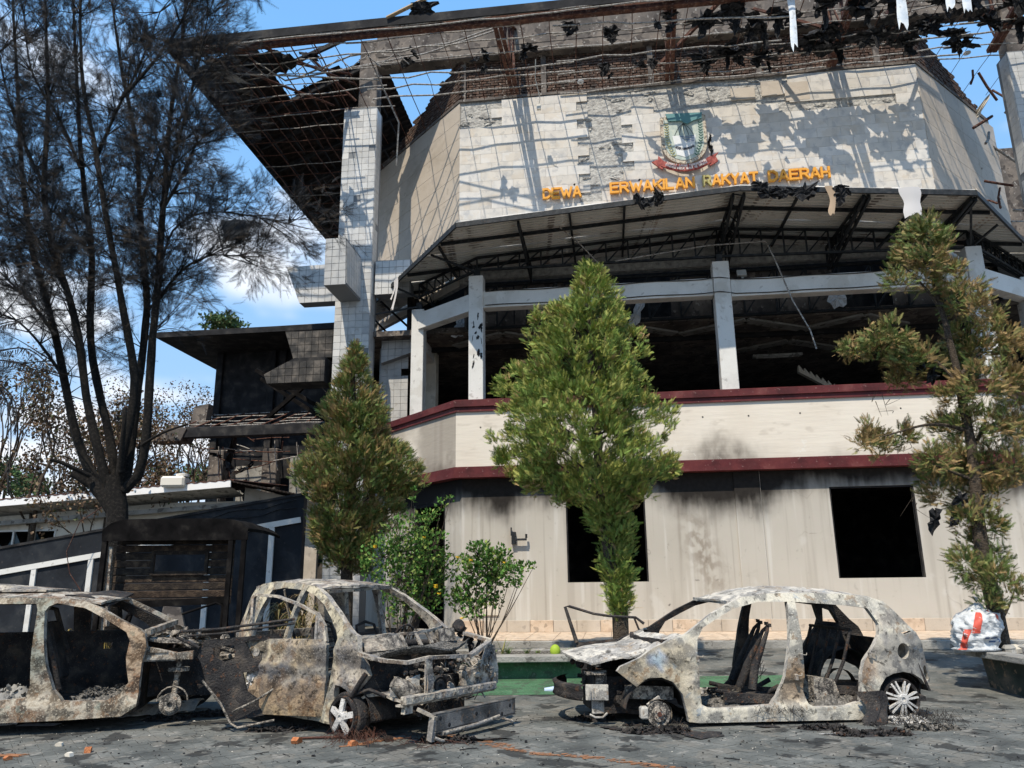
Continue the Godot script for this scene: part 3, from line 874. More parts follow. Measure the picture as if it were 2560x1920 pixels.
	truss.call(Vector3(-1.3, 10.02, -.12), Vector3(11.8, 10.02, -.12), 1.32, 1.32, 15, .07, 0.0)
	for s in [3.25, -1.6, 1.9, 7.4, 10.2]:
		var mb := MB.new()
		var d0 := 3.5 if s > 0 else 2.4
		mb.bar(Vector3(s, canopy_y(s, d0) - .05, d0), Vector3(s, canopy_y(s, .1) - .05, .1), .055, .07)
		part(c, "rafter", mb, M.black_steel)
	# struts at the corner
	for q in [[Vector3(-1.9, 10.1, 2.1), Vector3(-.8, 9.8, 1.5)], [Vector3(-3.4, 10.0, .2), Vector3(-2.7, 9.7, 0)], [Vector3(-5.0, 10.05, -2.2), Vector3(-2.8, 9.5, -.2)], [Vector3(-4.2, 10.05, -1.0), Vector3(-3.2, 9.2, -2.6)], [Vector3(-4.9, 10.05, -2.5), Vector3(-4.0, 9.1, -3.4)],
			[Vector3(11.2, 10.1, 3.4), Vector3(11.9, 9.7, 1.6)], [Vector3(12.4, 10.0, 2.0), Vector3(12.0, 9.7, 1.5)]]:
		var mb := MB.new()
		mb.bar(q[0], q[1], .05, .05)
		part(c, "strut", mb, M.black_steel)
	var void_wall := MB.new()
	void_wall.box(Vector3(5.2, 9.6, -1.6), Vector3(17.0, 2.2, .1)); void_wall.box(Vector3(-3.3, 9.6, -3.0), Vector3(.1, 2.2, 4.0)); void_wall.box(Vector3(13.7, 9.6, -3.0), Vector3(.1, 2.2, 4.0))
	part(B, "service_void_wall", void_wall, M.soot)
	# panel behind the inner truss, partly torn away
	for i in 9:
		if i in [3, 7]: continue
		var mb := MB.new()
		mb.box(Vector3(-.7 + i * 1.5, 9.35 + (.1 if i % 2 else 0.0), -.3), Vector3(1.46, 1.3, .02), Basis(Vector3.BACK, R(-.03, .03)))
		part(c, "backing_panel", mb, M.concrete_burnt)
	for q in [[Vector3(3.55, 8.82, .1), .24], [Vector3(-1.6, 8.95, -.5), .2], [Vector3(9.0, 9.0, .05), .2]]:
		var mb := MB.new()
		scrap(mb, q[0], Vector3(q[1], R(-.15, .15), 0), Vector3(R(-.1, .1), .32, R(-.1, .15)), .06)
		part(c, "torn_panel", mb, M.pvc)
	# strips and rags hanging from the edge of the canopy
	for q in [[-3.32, 1.85, .3, .2, .95], [-3.4, .12, .1, .15, .62], [-4.45, 0.0, .25, .25, 1.45], [-5.1, 0.0, .1, .13, .85]]:
		var s: float = q[0]
		var d := lerpf(3.56, -2.24, (s + .92) / -4.28) + .06
		var mb := MB.new()
		strip(mb, Vector3(s, canopy_y(s, d) + .02, d), q[3] * 1.1, q[4], Vector3(.6, 0, .8), Vector3(-.8, 0, .6), .1)
		part(c, "hanging_strip", mb, flat(L(.62, .6, .6), .6))
	var plate := MB.new()
	strip(plate, Vector3(8.85 + .92, canopy_y(9.77, 3.55) + .03, 3.64), .46, .72, Vector3.RIGHT, Vector3.BACK, .05)
	part(c, "hanging_strip", plate, flat(L(.52, .5, .49), .6), "grey-white sheet hanging off the edge of the canopy")
	var board := MB.new()
	strip(board, Vector3(8.0, canopy_y(8.0, 3.55) + .03, 3.64), .17, .75, Vector3.RIGHT, Vector3.BACK, .12)
	part(c, "hanging_strip", board, flat(L(.34, .25, .17), .8), "brown board hanging off the edge of the canopy")
	for q in [[6.55, .45], [6.95, .3], [7.25, .42], [7.55, .35], [3.75, .18], [4.15, .2], [8.3, .3]]:
		var mb := MB.new()
		for k in 3: scrap(mb, Vector3(q[0] + R(-.15, .15), canopy_y(q[0], 3.55) + R(-.24, .02), 3.63 + R(0, .06)), Vector3(q[1] * R(.3, .7), R(-.08, .08), 0), Vector3(R(-.08, .08), R(.06, .22), R(-.05, .05)), .05)
		part(c, "burnt_rag", mb, M.char)
	# loose conduits dangling
	var cd := MB.new()
	cd.tube(PackedVector3Array([Vector3(1.6, 10.38, 2.7), Vector3(2.1, 10.1, 2.2), Vector3(2.75, 9.5, 1.7)]), .018, 5)
	part(c, "loose_conduit", cd, M.rod)
	cd = MB.new()
	cd.tube(PackedVector3Array([Vector3(3.0, 9.75, 1.75), Vector3(5.4, 10.05, 1.7), Vector3(6.9, 10.08, 1.68), Vector3(7.05, 9.6, 1.72), Vector3(7.4, 8.4, 1.72), Vector3(7.75, 7.6, 1.7), Vector3(7.85, 7.1, 1.7)]), .02, 5)
	part(c, "loose_conduit", cd, M.rod)

func upper_wall() -> void:
	var back := MB.new()
	back.box(Vector3(5.22, 13.2, -.19), Vector3(13.5, 6.0, .3))
	var w := part(B, "upper_wall", back, M.mortar, "marble-faced upper wall with patches of missing tiles")
	var X0 := -1.54
	var X1 := 12.0
	var TH := .308
	var TW := .66
	var rows := 15
	var meshes := {}
	var gone := func(x: float, y: float) -> bool:
		if x > 2.2 and x < 3.55 and y > 13.1: return true
		if x > 2.2 and x < 2.8 and y > 12.55 and y <= 13.1: return true
		if x > 2.2 and x < 6.9 and y > 15.55: return true
		if x > 4.2 and x < 7.9 and y > 15.2 and y < 15.6: return true
		if x < -.5 and y > 15.3 and y < 16.0: return true
		if x > 7.6 and x < 8.15 and y > 15.2: return true
		if x > 6.6 and x < 7.4 and y > 15.7: return true
		if x > 8.2 and x < 11.3 and y > 14.85 and y < 15.2: return true
		return false
	for r in rows:
		var y1 := 16.12 - r * TH
		var x := X0 - (TW * .5 if r % 2 else 0.0)
		while x < X1 - .01:
			var a := maxf(x, X0)
			var b := minf(x + TW, X1)
			x += TW
			if b - a < .05: continue
			if gone.call((a + b) * .5, y1 - TH * .5): continue
			var key := int((b - a) * 1000)
			if not meshes.has(key):
				var t := MB.new()
				t.cbox(Vector3.ZERO, Vector3(b - a - .0035, TH - .0035, .035), .0015)
				meshes[key] = t.mesh()
			var o := part(w, "marble_tile", meshes[key], M.marble[rng.randi() % 6])
			o.position = Vector3((a + b) * .5, y1 - TH * .5, -.012 + R(-.0012, .0012))
	# mortar lumps left where tiles fell
	var lump := MB.new()
	for k in 260:
		var x := R(X0, X1)
		var y := R(12.6, 16.1)
		if not gone.call(x, y): continue
		scrap(lump, Vector3(x, y, -.022), Vector3(R(.05, .2), R(-.02, .02), 0), Vector3(R(-.02, .02), R(.02, .07), 0), .014)
	var lp := part(w, "mortar_lump", lump, M.mortar)
	lp.set_meta("kind", "stuff")
	var cream := MB.new()
	for q in [[7.9, 15.72, .62, .5], [8.6, 15.55, .7, .62], [7.05, 15.62, .7, .4]]: cream.cbox(Vector3(q[0], q[1], -.01), Vector3(q[2], q[3], .04), .006)
	part(w, "patch_tile", cream, M.beige)
	# top moulding
	var top := MB.new()
	top.sweep(V2([-5.0, -3.46, -1.54, 0, 12.0, 0, 15.5, -3.5]), V2([-.3, 16.14, .03, 16.14, .03, 16.22, -.3, 16.22]))
	part(w, "coping", top, M.concrete_burnt)
	# chamfered sides, large slabs
	for sgn in [-1, 1]:
		var base := Vector3(-1.54, 0, 0) if sgn < 0 else Vector3(12.0, 0, 0)
		var bk := MB.new()
		var dir := Vector3(sgn, 0, -1).normalized()
		var out := Vector3(sgn, 0, 1).normalized()
		var bs := Basis(dir * -sgn * -1.0, Vector3.UP, out) if sgn > 0 else Basis(-dir, Vector3.UP, out)
		bk.box(base + dir * 2.75 + Vector3(0, 13.1, 0) - out * .19, Vector3(5.5, 6.0, .3), bs)
		var cw := part(B, "corner_upper_wall", bk, M.mortar, "beige stone-faced angled side of the upper wall")
		var sm := MB.new()
		sm.cbox(Vector3.ZERO, Vector3(.905, .61, .035), .004)
		var mesh := sm.mesh()
		for i in 6:
			for j in 10:
				var o := part(cw, "stone_slab", mesh, M.beige)
				o.transform = Transform3D(bs, base + dir * (.46 + i * .912) + Vector3(0, 15.82 - j * .615, 0) - out * .012)
	# brick infill above, joined: the bricks are too small in view to pick apart
	var bricks := MB.new()
	var bed := MB.new()
	var lay := func(p0: Vector3, dir: Vector3, out: Vector3, len_: float, y0: float, y1: float, edge: Callable):
		var r := 0
		var y := y0
		while y < y1:
			var x := -.12 if r % 2 else 0.0
			while x < len_ - .05:
				var cx := x + .12
				if edge.call(cx, y):
					bricks.box(p0 + dir * cx + Vector3(0, y + .035, 0) + out * R(-.012, .012), Vector3(R(.205, .222), R(.058, .068), .1), Basis(dir, Vector3.UP, out).rotated(Vector3.UP, R(-.03, .03)))
				x += .24
			y += .088
			r += 1
	lay.call(Vector3(-1.54, 0, -.2), Vector3.RIGHT, Vector3.BACK, 13.54, 16.24, 17.6, func(x, y): return true)
	bed.box(Vector3(5.23, 16.95, -.28), Vector3(13.5, 1.45, .12))
	var nz := noise(321, .5, 3)
	for sgn in [-1, 1]:
		var dir := Vector3(sgn, 0, -1).normalized()
		var base := Vector3(-1.54, 0, -.1) if sgn < 0 else Vector3(12.0, 0, -.1)
		var out := Vector3(sgn, 0, 1).normalized()
		lay.call(base, dir, out, 5.4, 16.24, 17.7, func(x, y): return y < 17.75 - x * .32 + .25 * nz.get_noise_2d(x * 4.0, y * 4.0))
		for i in 18:
			var hh := maxf(.3, 1.5 - i * .3 * .32 + .12 * nz.get_noise_1d(i))
			bed.box(base + dir * (i * .3 + .15) - out * .08 + Vector3(0, 16.2 + hh * .5, 0), Vector3(.31, hh, .1), Basis(dir, Vector3.UP, out))
	var br := part(B, "brick_infill", bricks, M.brick, "scorched red brickwork above the marble wall")
	br.set_meta("kind", "stuff")
	part(B, "brick_backing", bed, M.concrete_burnt)
	for s in [-1.45, 1.1, 4.4, 7.6, 11.0]:
		var mb := MB.new()
		mb.box(Vector3(s, 16.95, -.14), Vector3(.16, 1.4, .13))
		part(B, "stiffener_column", mb, M.concrete_burnt)
	var beam := MB.new()
	beam.cbox(Vector3(5.1, 18.42, -.1), Vector3(18.7, 1.56, .5), .02)
	beam.box(Vector3(5.1, 17.98, .155), Vector3(18.6, .06, .02))
	part(B, "roof_beam", beam, M.concrete_burnt, "smoke-browned concrete ring beam under the lost roof")

func tiled(node: Node, mb_tiles: MB, singles: bool, p: Vector3, u: Vector3, nu: int, v: Vector3, nv: int, out: Vector3, mats: Array, size: float) -> void:
	# tiles over the rectangle p + u * nu * size, v * nv * size
	var b := Basis(u, v, out)
	var mesh: Mesh = null
	for i in nu:
		for j in nv:
			if rng.randf() < .012: continue
			var c := p + u * (i + .5) * size + v * (j + .5) * size
			if singles:
				if mesh == null:
					var t := MB.new()
					t.cbox(Vector3.ZERO, Vector3(size - .008, size - .008, .016), .002)
					mesh = t.mesh()
				var o := part(node, "wall_tile", mesh, mats[rng.randi() % mats.size()])
				o.transform = Transform3D(b, c)
			else:
				mb_tiles.box(c, Vector3(size - .008, size - .008, .016), b)

func pillars() -> void:
	for sgn in [0, 1]:
		var s0 := -5.23 if sgn == 0 else 14.42
		var core := MB.new()
		core.box(Vector3(s0 + .535, 8.1, -.14), Vector3(1.06, 16.1, .58))
		var p := part(B, "tiled_pillar", core, M.grout, "tall pillar faced with small white square tiles")
		tiled(p, null, sgn == 0, Vector3(s0, 5.2, .158), Vector3.RIGHT, 5, Vector3.UP, 51, Vector3.BACK, M.tile, .2135) if sgn == 0 else null
		var rest := MB.new()
		if sgn == 1: tiled(p, rest, false, Vector3(s0, 8.0, .158), Vector3.RIGHT, 5, Vector3.UP, 38, Vector3.BACK, M.tile, .2135)
		tiled(p, rest, false, Vector3(s0 + (1.07 if sgn == 0 else -.005), 5.2, .15), Vector3(0, 0, -1), 2, Vector3.UP, 51, Vector3.RIGHT if sgn == 0 else Vector3.LEFT, M.tile, .2135)
		if sgn == 0: tiled(p, rest, false, Vector3(s0, .3, .158), Vector3.RIGHT, 5, Vector3.UP, 22, Vector3.BACK, M.tile, .2135)
		var r := part(p, "side_tiling", rest, M.tile[1])
		r.set_meta("kind", "stuff")
		var up := MB.new()
		up.cbox(Vector3(s0 + .72 if sgn == 0 else s0 + .4, 17.4, -.15), Vector3(.6, 2.6, .5), .03)
		part(p, "bare_shaft", up, M.concrete_burnt)
	# tile-faced beam ends that stick out of the left pillar
	var bracket := func(poly: PackedVector2Array, T: Transform3D, depth: float, mat: Material, tiles: Material):
		var mb := MB.new()
		mb.prism(poly, T, depth)
		var o := part(B, "beam_end", mb, mat)
		var t := MB.new()
		var box := Rect2(poly[0], Vector2.ZERO)
		for q in poly: box = box.expand(q)
		var y := box.position.y
		while y < box.end.y - .1:
			var x := box.position.x
			while x < box.end.x - .05:
				var cell := PackedVector2Array([Vector2(x + .006, y + .006), Vector2(x + .206, y + .006), Vector2(x + .206, y + .206), Vector2(x + .006, y + .206)])
				for piece in Geometry2D.intersect_polygons(cell, poly):
					if piece.size() > 2 and absf(piece[0].x - piece[1].x) + absf(piece[0].y - piece[1].y) > .001: t.prism(piece, T.translated_local(Vector3(0, 0, depth + .003)), .012)
				x += .2135
			y += .2135
		if t.v.size():
			var tt := part(o, "face_tiling", t, tiles)
			tt.set_meta("kind", "stuff")
	var I := Basis.IDENTITY
	bracket.call(V2([-5.07, 9.65, -4.45, 9.65, -4.5, 11.06, -5.09, 11.06]), Transform3D(I, Vector3(0, 0, .17)), 1.33, M.grout, M.tile[3])
	bracket.call(V2([-6.49, 9.83, -5.24, 9.83, -5.24, 11.05, -6.97, 11.03]), Transform3D(I, Vector3(0, 0, -.6)), .4, M.grout, M.tile[0])
	bracket.call(V2([-6.57, 8.07, -5.24, 8.07, -5.24, 8.93, -6.88, 8.95]), Transform3D(I, Vector3(0, 0, -.6)), .4, M.soot, M.tile_burnt)
	bracket.call(V2([-7.11, 7.21, -5.4, 7.21, -5.4, 7.95, -6.32, 7.95, -7.22, 7.49]), Transform3D(I, Vector3(0, 0, -.5)), .8, M.soot, M.tile_burnt)
	bracket.call(V2([-4.1, 9.9, -3.0, 9.9, -3.0, 10.96, -4.1, 11.0]), Transform3D(I, Vector3(0, 0, -.4)), .35, M.grout, M.tile[0])
	bracket.call(V2([-4.02, 7.95, -2.9, 8.3, -2.9, 8.93, -4.02, 8.91]), Transform3D(I, Vector3(0, 0, -1.0)), .35, M.grout, M.tile[3])
	# side tiling of the nearest beam end
	var st := MB.new()
	for i in 6:
		for j in 6: st.box(Vector3(-4.44 - j * .008, 9.8 + j * .214, .3 + i * .214), Vector3(.012, .2, .2))
	var so := part(B.get_node("beam_end"), "side_tiling", st, M.tile[3])
	so.set_meta("kind", "stuff")
	var low := MB.new()
	low.box(Vector3(-3.9, 5.0, -1.2), Vector3(.5, 7.0, .5))
	tiled(B, low, false, Vector3(-4.1, 4.4, -.9), Vector3.RIGHT, 4, Vector3.UP, 18, Vector3.BACK, M.tile, .2135)
	part(B, "inner_pillar", low, M.tile[3])

func roof() -> void:
	var r := Node3D.new()
	r.name = "roof_frame"
	B.add_child(r)
	r.set_meta("label", "wrecked roof eave of rusty steel, bent ceiling rods and burnt scraps")
	var E := 3.4
	var H := 16.15
	# eave: a dark fascia and a rusty channel below it
	var f := MB.new()
	f.box(Vector3(5.2, H + .3, E + .04), Vector3(29.0, .26, .06))
	part(r, "fascia", f, M.soot)
	f = MB.new()
	f.box(Vector3(5.2, H + .2, E - .16), Vector3(28.7, .22, .07)); f.box(Vector3(5.2, H + .11, E - .22), Vector3(28.7, .03, .16))
	part(r, "eave_channel", f, M.rust)
	f = MB.new()
	f.box(Vector3(-9.28, H + .25, -4.0), Vector3(.07, .3, 14.8)); f.box(Vector3(-9.1, H + .1, -4.0), Vector3(.2, .05, 14.6))
	part(r, "fascia", f, M.jet)
	f = MB.new()
	for i in 44: rod(f, Vector3(-9.36 + R(-.03, .03), H + .36, 3.2 - i * .34), Vector3(-9.36 + R(-.03, .03), H + .36, 2.87 - i * .34), .07, 0.0, 6)
	part(r, "eave_tile_edge", f, M.jet)
	# pale rods along the eave
	for q in [[H + .02, E + .1, .022], [H + .16, E + .02, .018]]:
		var mb := MB.new()
		rod(mb, Vector3(-9, q[0], q[1]), Vector3(19.5, q[0] + .1, q[1]), q[2], .05)
		part(r, "ceiling_rod", mb, M.rod)
	# ceiling rods along the facade
	for d in [.08, .5, .98, 1.5, 2.05, 2.6, 3.05]:
		for seg in [[-9.2, -3.6], [-4.2, 2.1], [1.6, 7.9], [7.4, 13.2], [12.6, 19.0]]:
			if rng.randf() < .12: continue
			var mb := MB.new()
			var dy := R(-.06, .1) + (R(-.5, .3) if rng.randf() < .12 and d > 1 else 0.0)
			rod(mb, Vector3(seg[0], H + R(-.04, .08), d + R(-.05, .05)), Vector3(seg[1], H + dy, d + R(-.08, .08)), R(.016, .026), .045)
			part(r, "ceiling_rod", mb, M.rod)
	# thin cross wires towards the wall
	var s := -8.9
	while s < 17.5:
		var mb := MB.new()
		var z0 := .02 if s > -1.5 and s < 12 else -2.0
		rod(mb, Vector3(s + R(-.06, .06), H + .03, z0), Vector3(s + R(-.06, .06), H + R(0, .06), 3.35), R(.009, .014), .03, 4)
		part(r, "cross_wire", mb, M.rust)
		s += .74
	# left soffit grid, running back beside the building
	for i in 7:
		var mb := MB.new()
		rod(mb, Vector3(-9.0 + i * .66, H + R(-.03, .03), 3.3), Vector3(-9.0 + i * .66, H + R(-.03, .03), -11.0), .02, .03)
		part(r, "ceiling_rod", mb, M.rust)
	for i in 17:
		var mb := MB.new()
		rod(mb, Vector3(-9.2, H + .02, 1.6 - i * .74), Vector3(-4.9 if i < 3 else -5.0, H + R(-.04, .04), 1.6 - i * .74 + R(-.08, .08)), .016, .03)
		part(r, "ceiling_rod", mb, M.rust if i % 3 else M.rod)
	# trusses square to the facade, rusty
	for q in [.15, 4.85, 9.55, 14.0]:
		var t := Node3D.new()
		t.name = "roof_truss"
		r.add_child(t, true)
		var mb := MB.new()
		mb.angle(Vector3(q, H + .2, 3.3), Vector3(q + .15, H + .05, .1), .11); mb.angle(Vector3(q - .14, H + .2, 3.3), Vector3(q, H + .05, .1), .11)
		part(t, "bottom_chord", mb, M.rust)
		mb = MB.new()
		mb.angle(Vector3(q, H + .35, 3.3), Vector3(q + .1, H + 2.4, .1), .11)
		part(t, "top_chord", mb, M.rust)
		mb = MB.new()
		for k in 3:
			var z := 2.5 - k * 1.0
			mb.angle(Vector3(q + .05, H + .12, z), Vector3(q + .05, H + .35 + (3.3 - z) * .62, z), .07)
			mb.angle(Vector3(q + .05, H + .12, z), Vector3(q + .05, H + .35 + (4.1 - z) * .62, z - .8), .06)
		part(t, "web", mb, M.rust)
	for q in [[Vector3(-7.6, H + .1, 3.2), Vector3(-5.0, H + 1.2, .2)], [Vector3(-8.5, H + .1, 3.2), Vector3(-5.6, H + .2, .1)], [Vector3(-6.6, H + .1, 3.2), Vector3(-4.9, H + .9, .1)], [Vector3(-6.2, H + 1.4, 1.2), Vector3(-4.8, H + .1, .4)], [Vector3(-6.9, H + 1.0, 2.0), Vector3(-6.9, H + .1, 2.0)], [Vector3(7.4, H + 1.9, .6), Vector3(8.9, H + .2, 1.7)], [Vector3(6.4, H + 1.6, 1.4), Vector3(4.6, H + .2, .6)], [Vector3(12.6, H + 2.0, .5), Vector3(10.6, H + .3, 1.8)]]:
		var mb := MB.new()
		mb.angle(q[0], q[1], .09)
		part(r, "roof_brace", mb, M.rust)
	# fallen light framing: a zigzag strip of rods across the left part
	for q in [[Vector3(-8.6, H - .1, 2.6), Vector3(-6.0, H - .25, 2.3), Vector3(-3.6, H - .2, 1.7)], [Vector3(-7.6, H + .45, 2.8), Vector3(-6.4, H - .15, 2.0), Vector3(-2.2, H + .4, 1.9), Vector3(.6, H + .55, 2.6)], [Vector3(-5.8, H - .2, 2.2), Vector3(-4.2, H + .2, 2.4), Vector3(-1.4, H + .35, 2.3), Vector3(2.2, H + .6, 3.2)], [Vector3(-3.9, H + .5, 2.2), Vector3(-3.2, H - 1.2, 1.0), Vector3(-3.35, H - 2.4, .6)]]:
		var mb := MB.new()
		var pp := PackedVector3Array(q)
		mb.tube(pp, .026, 5)
		part(r, "bent_rod", mb, M.rod)
	var zz := MB.new()
	for i in 14: rod(zz, Vector3(-8.4 + i * .42, H + (.1 if i % 2 else -.3), 2.5), Vector3(-8.0 + i * .42, H + (-.3 if i % 2 else .1), 2.4), .016, .02, 4)
	part(r, "bent_rod", zz, M.rod)
	# surviving clay tiles over the left slope: rows of curved tiles seen from below (too many to pick apart)
	var tiles := MB.new()
	var nz := noise(331, .35, 3)
	var slope := .42
	for i in 19:
		for j in 50:
			var x := -9.35 + i * .26
			var z := 3.3 - j * .29
			if z > 2.4: continue
			if x > -7.6 and z > -.4 + .7 * nz.get_noise_2d(x * 3.0, z * 3.0): continue
			var y := H + .38 + (x + 9.35) * slope
			var pts := PackedVector3Array()
			var pts2 := PackedVector3Array()
			for k in 5:
				var a := k / 4.0
				pts.append(Vector3(x, y + .05 * sin(a * PI), z - a * .33)); pts2.append(Vector3(x + .34, y + .34 * slope + .05 * sin(a * PI) - .03, z - a * .33))
			tiles.surf([pts, pts2])
	var tl := part(r, "clay_tiling", tiles, M.clay, "underside of burnt clay roof tiles")
	tl.set_meta("kind", "stuff")
	for i in 8:
		var mb := MB.new()
		mb.bar(Vector3(-9.3 + i * .62, H + .3 + i * .62 * slope, 1.6 if i < 3 else -.3), Vector3(-9.3 + i * .62, H + .3 + i * .62 * slope, -11.0), .06, .07)
		part(r, "batten", mb, M.soot)
	for i in 9:
		var mb := MB.new()
		if i == 0: continue
		mb.bar(Vector3(-9.3, H + .22, 2.4 - i * 1.5), Vector3(-4.6, H + .22 + 4.7 * slope, 2.4 - i * 1.5), .09, .14)
		part(r, "rafter", mb, M.soot)
	# burnt ceiling sheets and rags caught in the grid
	for q in [[-7.8, 2.5, .9, .5], [-7.0, 2.2, .8, .4], [-6.3, 2.6, .5, .35], [-8.3, 1.6, .6, .6], [-5.5, 2.4, .4, .3]]:
		var mb := MB.new()
		scrap(mb, Vector3(q[0], H + .12 + R(-.1, .25), q[1]), Vector3(q[2], R(-.15, .15), 0), Vector3(0, R(-.2, .1), q[3]), .1)
		part(r, "burnt_sheet", mb, M.char)
	var grey := MB.new()
	grey.quad(Vector3(-8.6, H + .1, 3.0), Vector3(-8.0, H - .15, 3.05), Vector3(-7.4, H - .25, 2.1), Vector3(-8.2, H + .02, 2.0))
	part(r, "burnt_sheet", grey, M.concrete, "grey ceiling board hanging in the corner of the eave")
	# torn ceiling membrane still lying on the rods at the right, and single rags elsewhere
	for q in [[5.9, 9.0, .85, 1.65, 341, .12], [8.4, 12.1, .75, 1.75, 342, .16], [10.2, 13.2, 1.5, 2.3, 343, .02], [6.4, 8.6, 1.7, 2.2, 344, -.02]]:
		var mb := MB.new()
		ragged(mb, func(u, v): return Vector3(lerpf(q[0], q[1], u), H + .04 - .2 * v * v * sin(u * 9.0 + q[4]) , lerpf(q[2], q[3], v)), int((q[1] - q[0]) / .075), int((q[3] - q[2]) / .08), q[4], q[5])
		var o := part(r, "torn_membrane", mb, M.char)
		o.set_meta("kind", "stuff")
	var drop := [[5.8, 1.0], [6.6, 1.2], [7.5, .9], [8.6, 1.4], [9.4, 1.0], [10.3, 1.6], [11.2, 1.1], [11.8, 1.7], [9.0, 1.9], [7.1, 2.2], [12.4, 1.4], [12.9, .9], [13.3, 1.6], [5.6, 2.7], [6.4, 2.9], [7.7, 2.6], [8.7, 2.9], [9.7, 2.6], [10.6, 2.9], [11.7, 2.6], [12.6, 2.8], [4.6, 2.9], [13.6, 2.4], [14.2, 1.4], [14.6, 2.6], [3.2, 2.6], [1.9, 2.9], [4.2, 1.3], [-.6, 1.9], [-2.6, 2.3], [.9, 2.3], [2.9, 1.2]]
	for q in drop:
		var mb := MB.new()
		var small := 0.5 if q[0] < 5.0 else 1.0
		for k in 2 if small < 1 else 3:
			scrap(mb, Vector3(q[0] + R(-.2, .2), H + R(-.12, .12), q[1] + R(-.12, .12)), Vector3(R(.2, .42) * small, R(-.1, .1), 0), Vector3(R(-.1, .1), R(-.16, .16), R(.1, .24) * small), .07)
		for k in 2: scrap(mb, Vector3(q[0] + R(-.25, .25), H - R(.1, .35), q[1] + R(-.1, .1)), Vector3(R(.06, .16), 0, R(-.05, .05)), Vector3(R(-.05, .05), R(.16, .34) * small, R(-.04, .04)), .04)
		part(r, "burnt_rag", mb, M.char)
	for q in [[7.75, 3.2, .2, 2.0], [10.4, 3.25, .3, 1.75], [11.6, 3.2, .26, 1.35], [11.95, 3.25, .24, 1.5], [13.6, 3.2, .34, 1.5]]:
		var mb := MB.new()
		strip(mb, Vector3(q[0], H + .55, q[1]), q[2], q[3], Vector3.RIGHT, Vector3.BACK, .08)
		part(r, "hanging_strip", mb, M.pvc, "long pale plastic strip hanging from the eave")
	for q in [[-1.9, H + .55, 3.5, .7, .05], [4.7, H + .5, 3.45, .5, .04], [3.0, H + .5, 3.45, .35, .1], [6.2, H + .48, 3.5, .7, .08]]:
		var mb := MB.new()
		for k in 3: scrap(mb, Vector3(q[0] + R(-.1, .1), q[1] + R(-.05, .05), q[2]), Vector3(q[3] * .5, R(-.05, .05), 0), Vector3(0, q[4] + .06, .1), .05)
		part(r, "burnt_rag", mb, M.char)
	var plank := MB.new()
	plank.bar(Vector3(-2.9, H + .38, 3.5), Vector3(-1.55, H + .95, 3.55), .12, .03)
	part(r, "loose_plank", plank, flat(L(.5, .38, .24), .8))
	for q in [Vector3(-5.6, H - .12, -2.4), Vector3(2.25, H - .1, .6), Vector3(13.2, H - .2, .5)]:
		var mb := MB.new()
		var pts := []
		for k in 5:
			var row := PackedVector3Array()
			for j in 13: row.append(q + Vector3(cos(TAU * j / 12.0) * [0.0, .06, .1, .1, .05][k], [.0, .0, .015, .04, .05][k], sin(TAU * j / 12.0) * [0.0, .06, .1, .1, .05][k]))
			pts.append(row)
		mb.surf(pts)
		part(r, "downlight_shell", mb, flat(L(.5, .52, .54), .5))
	var cable := MB.new()
	cable.tube(PackedVector3Array([Vector3(1.0, H + .1, 1.6), Vector3(.95, H - .3, 1.3), Vector3(1.05, H - .75, .9), Vector3(1.0, H - .85, .8)]), .012, 4)
	cable.box(Vector3(1.0, H - .95, .8), Vector3(.12, .16, .1))
	part(r, "dangling_cable", cable, flat(L(.6, .58, .52), .6))
	# collapsed rods in the right corner
	for k in 64:
		var mb := MB.new()
		var p := Vector3(R(12.9, 15.6), R(10.6, 17.2), R(-5.0, -1.2))
		rod(mb, p, p + Vector3(R(-1.2, 1.2), R(-.8, .8), R(-.5, .5)) * R(.7, 1.3), R(.02, .05), .05)
		part(r, "collapsed_rod", mb, M.rod if k % 3 else M.rust)
	var stump := MB.new()
	for k in 5: stump.box(Vector3(15.0 + k * .9, 12.6 + R(-.8, .5), -6.6), Vector3(.84, 7.6 + R(-1, 1), .2))
	part(r, "inner_wall_remnant", stump, M.concrete_burnt)
	for k in 12:
		var mb := MB.new()
		scrap(mb, Vector3(R(13.2, 14.9), R(11.0, 16.8), R(-4.5, -2.5)), jit(.45), jit(.45), .1)
		part(r, "burnt_rag", mb, M.char if k % 3 else M.cream)

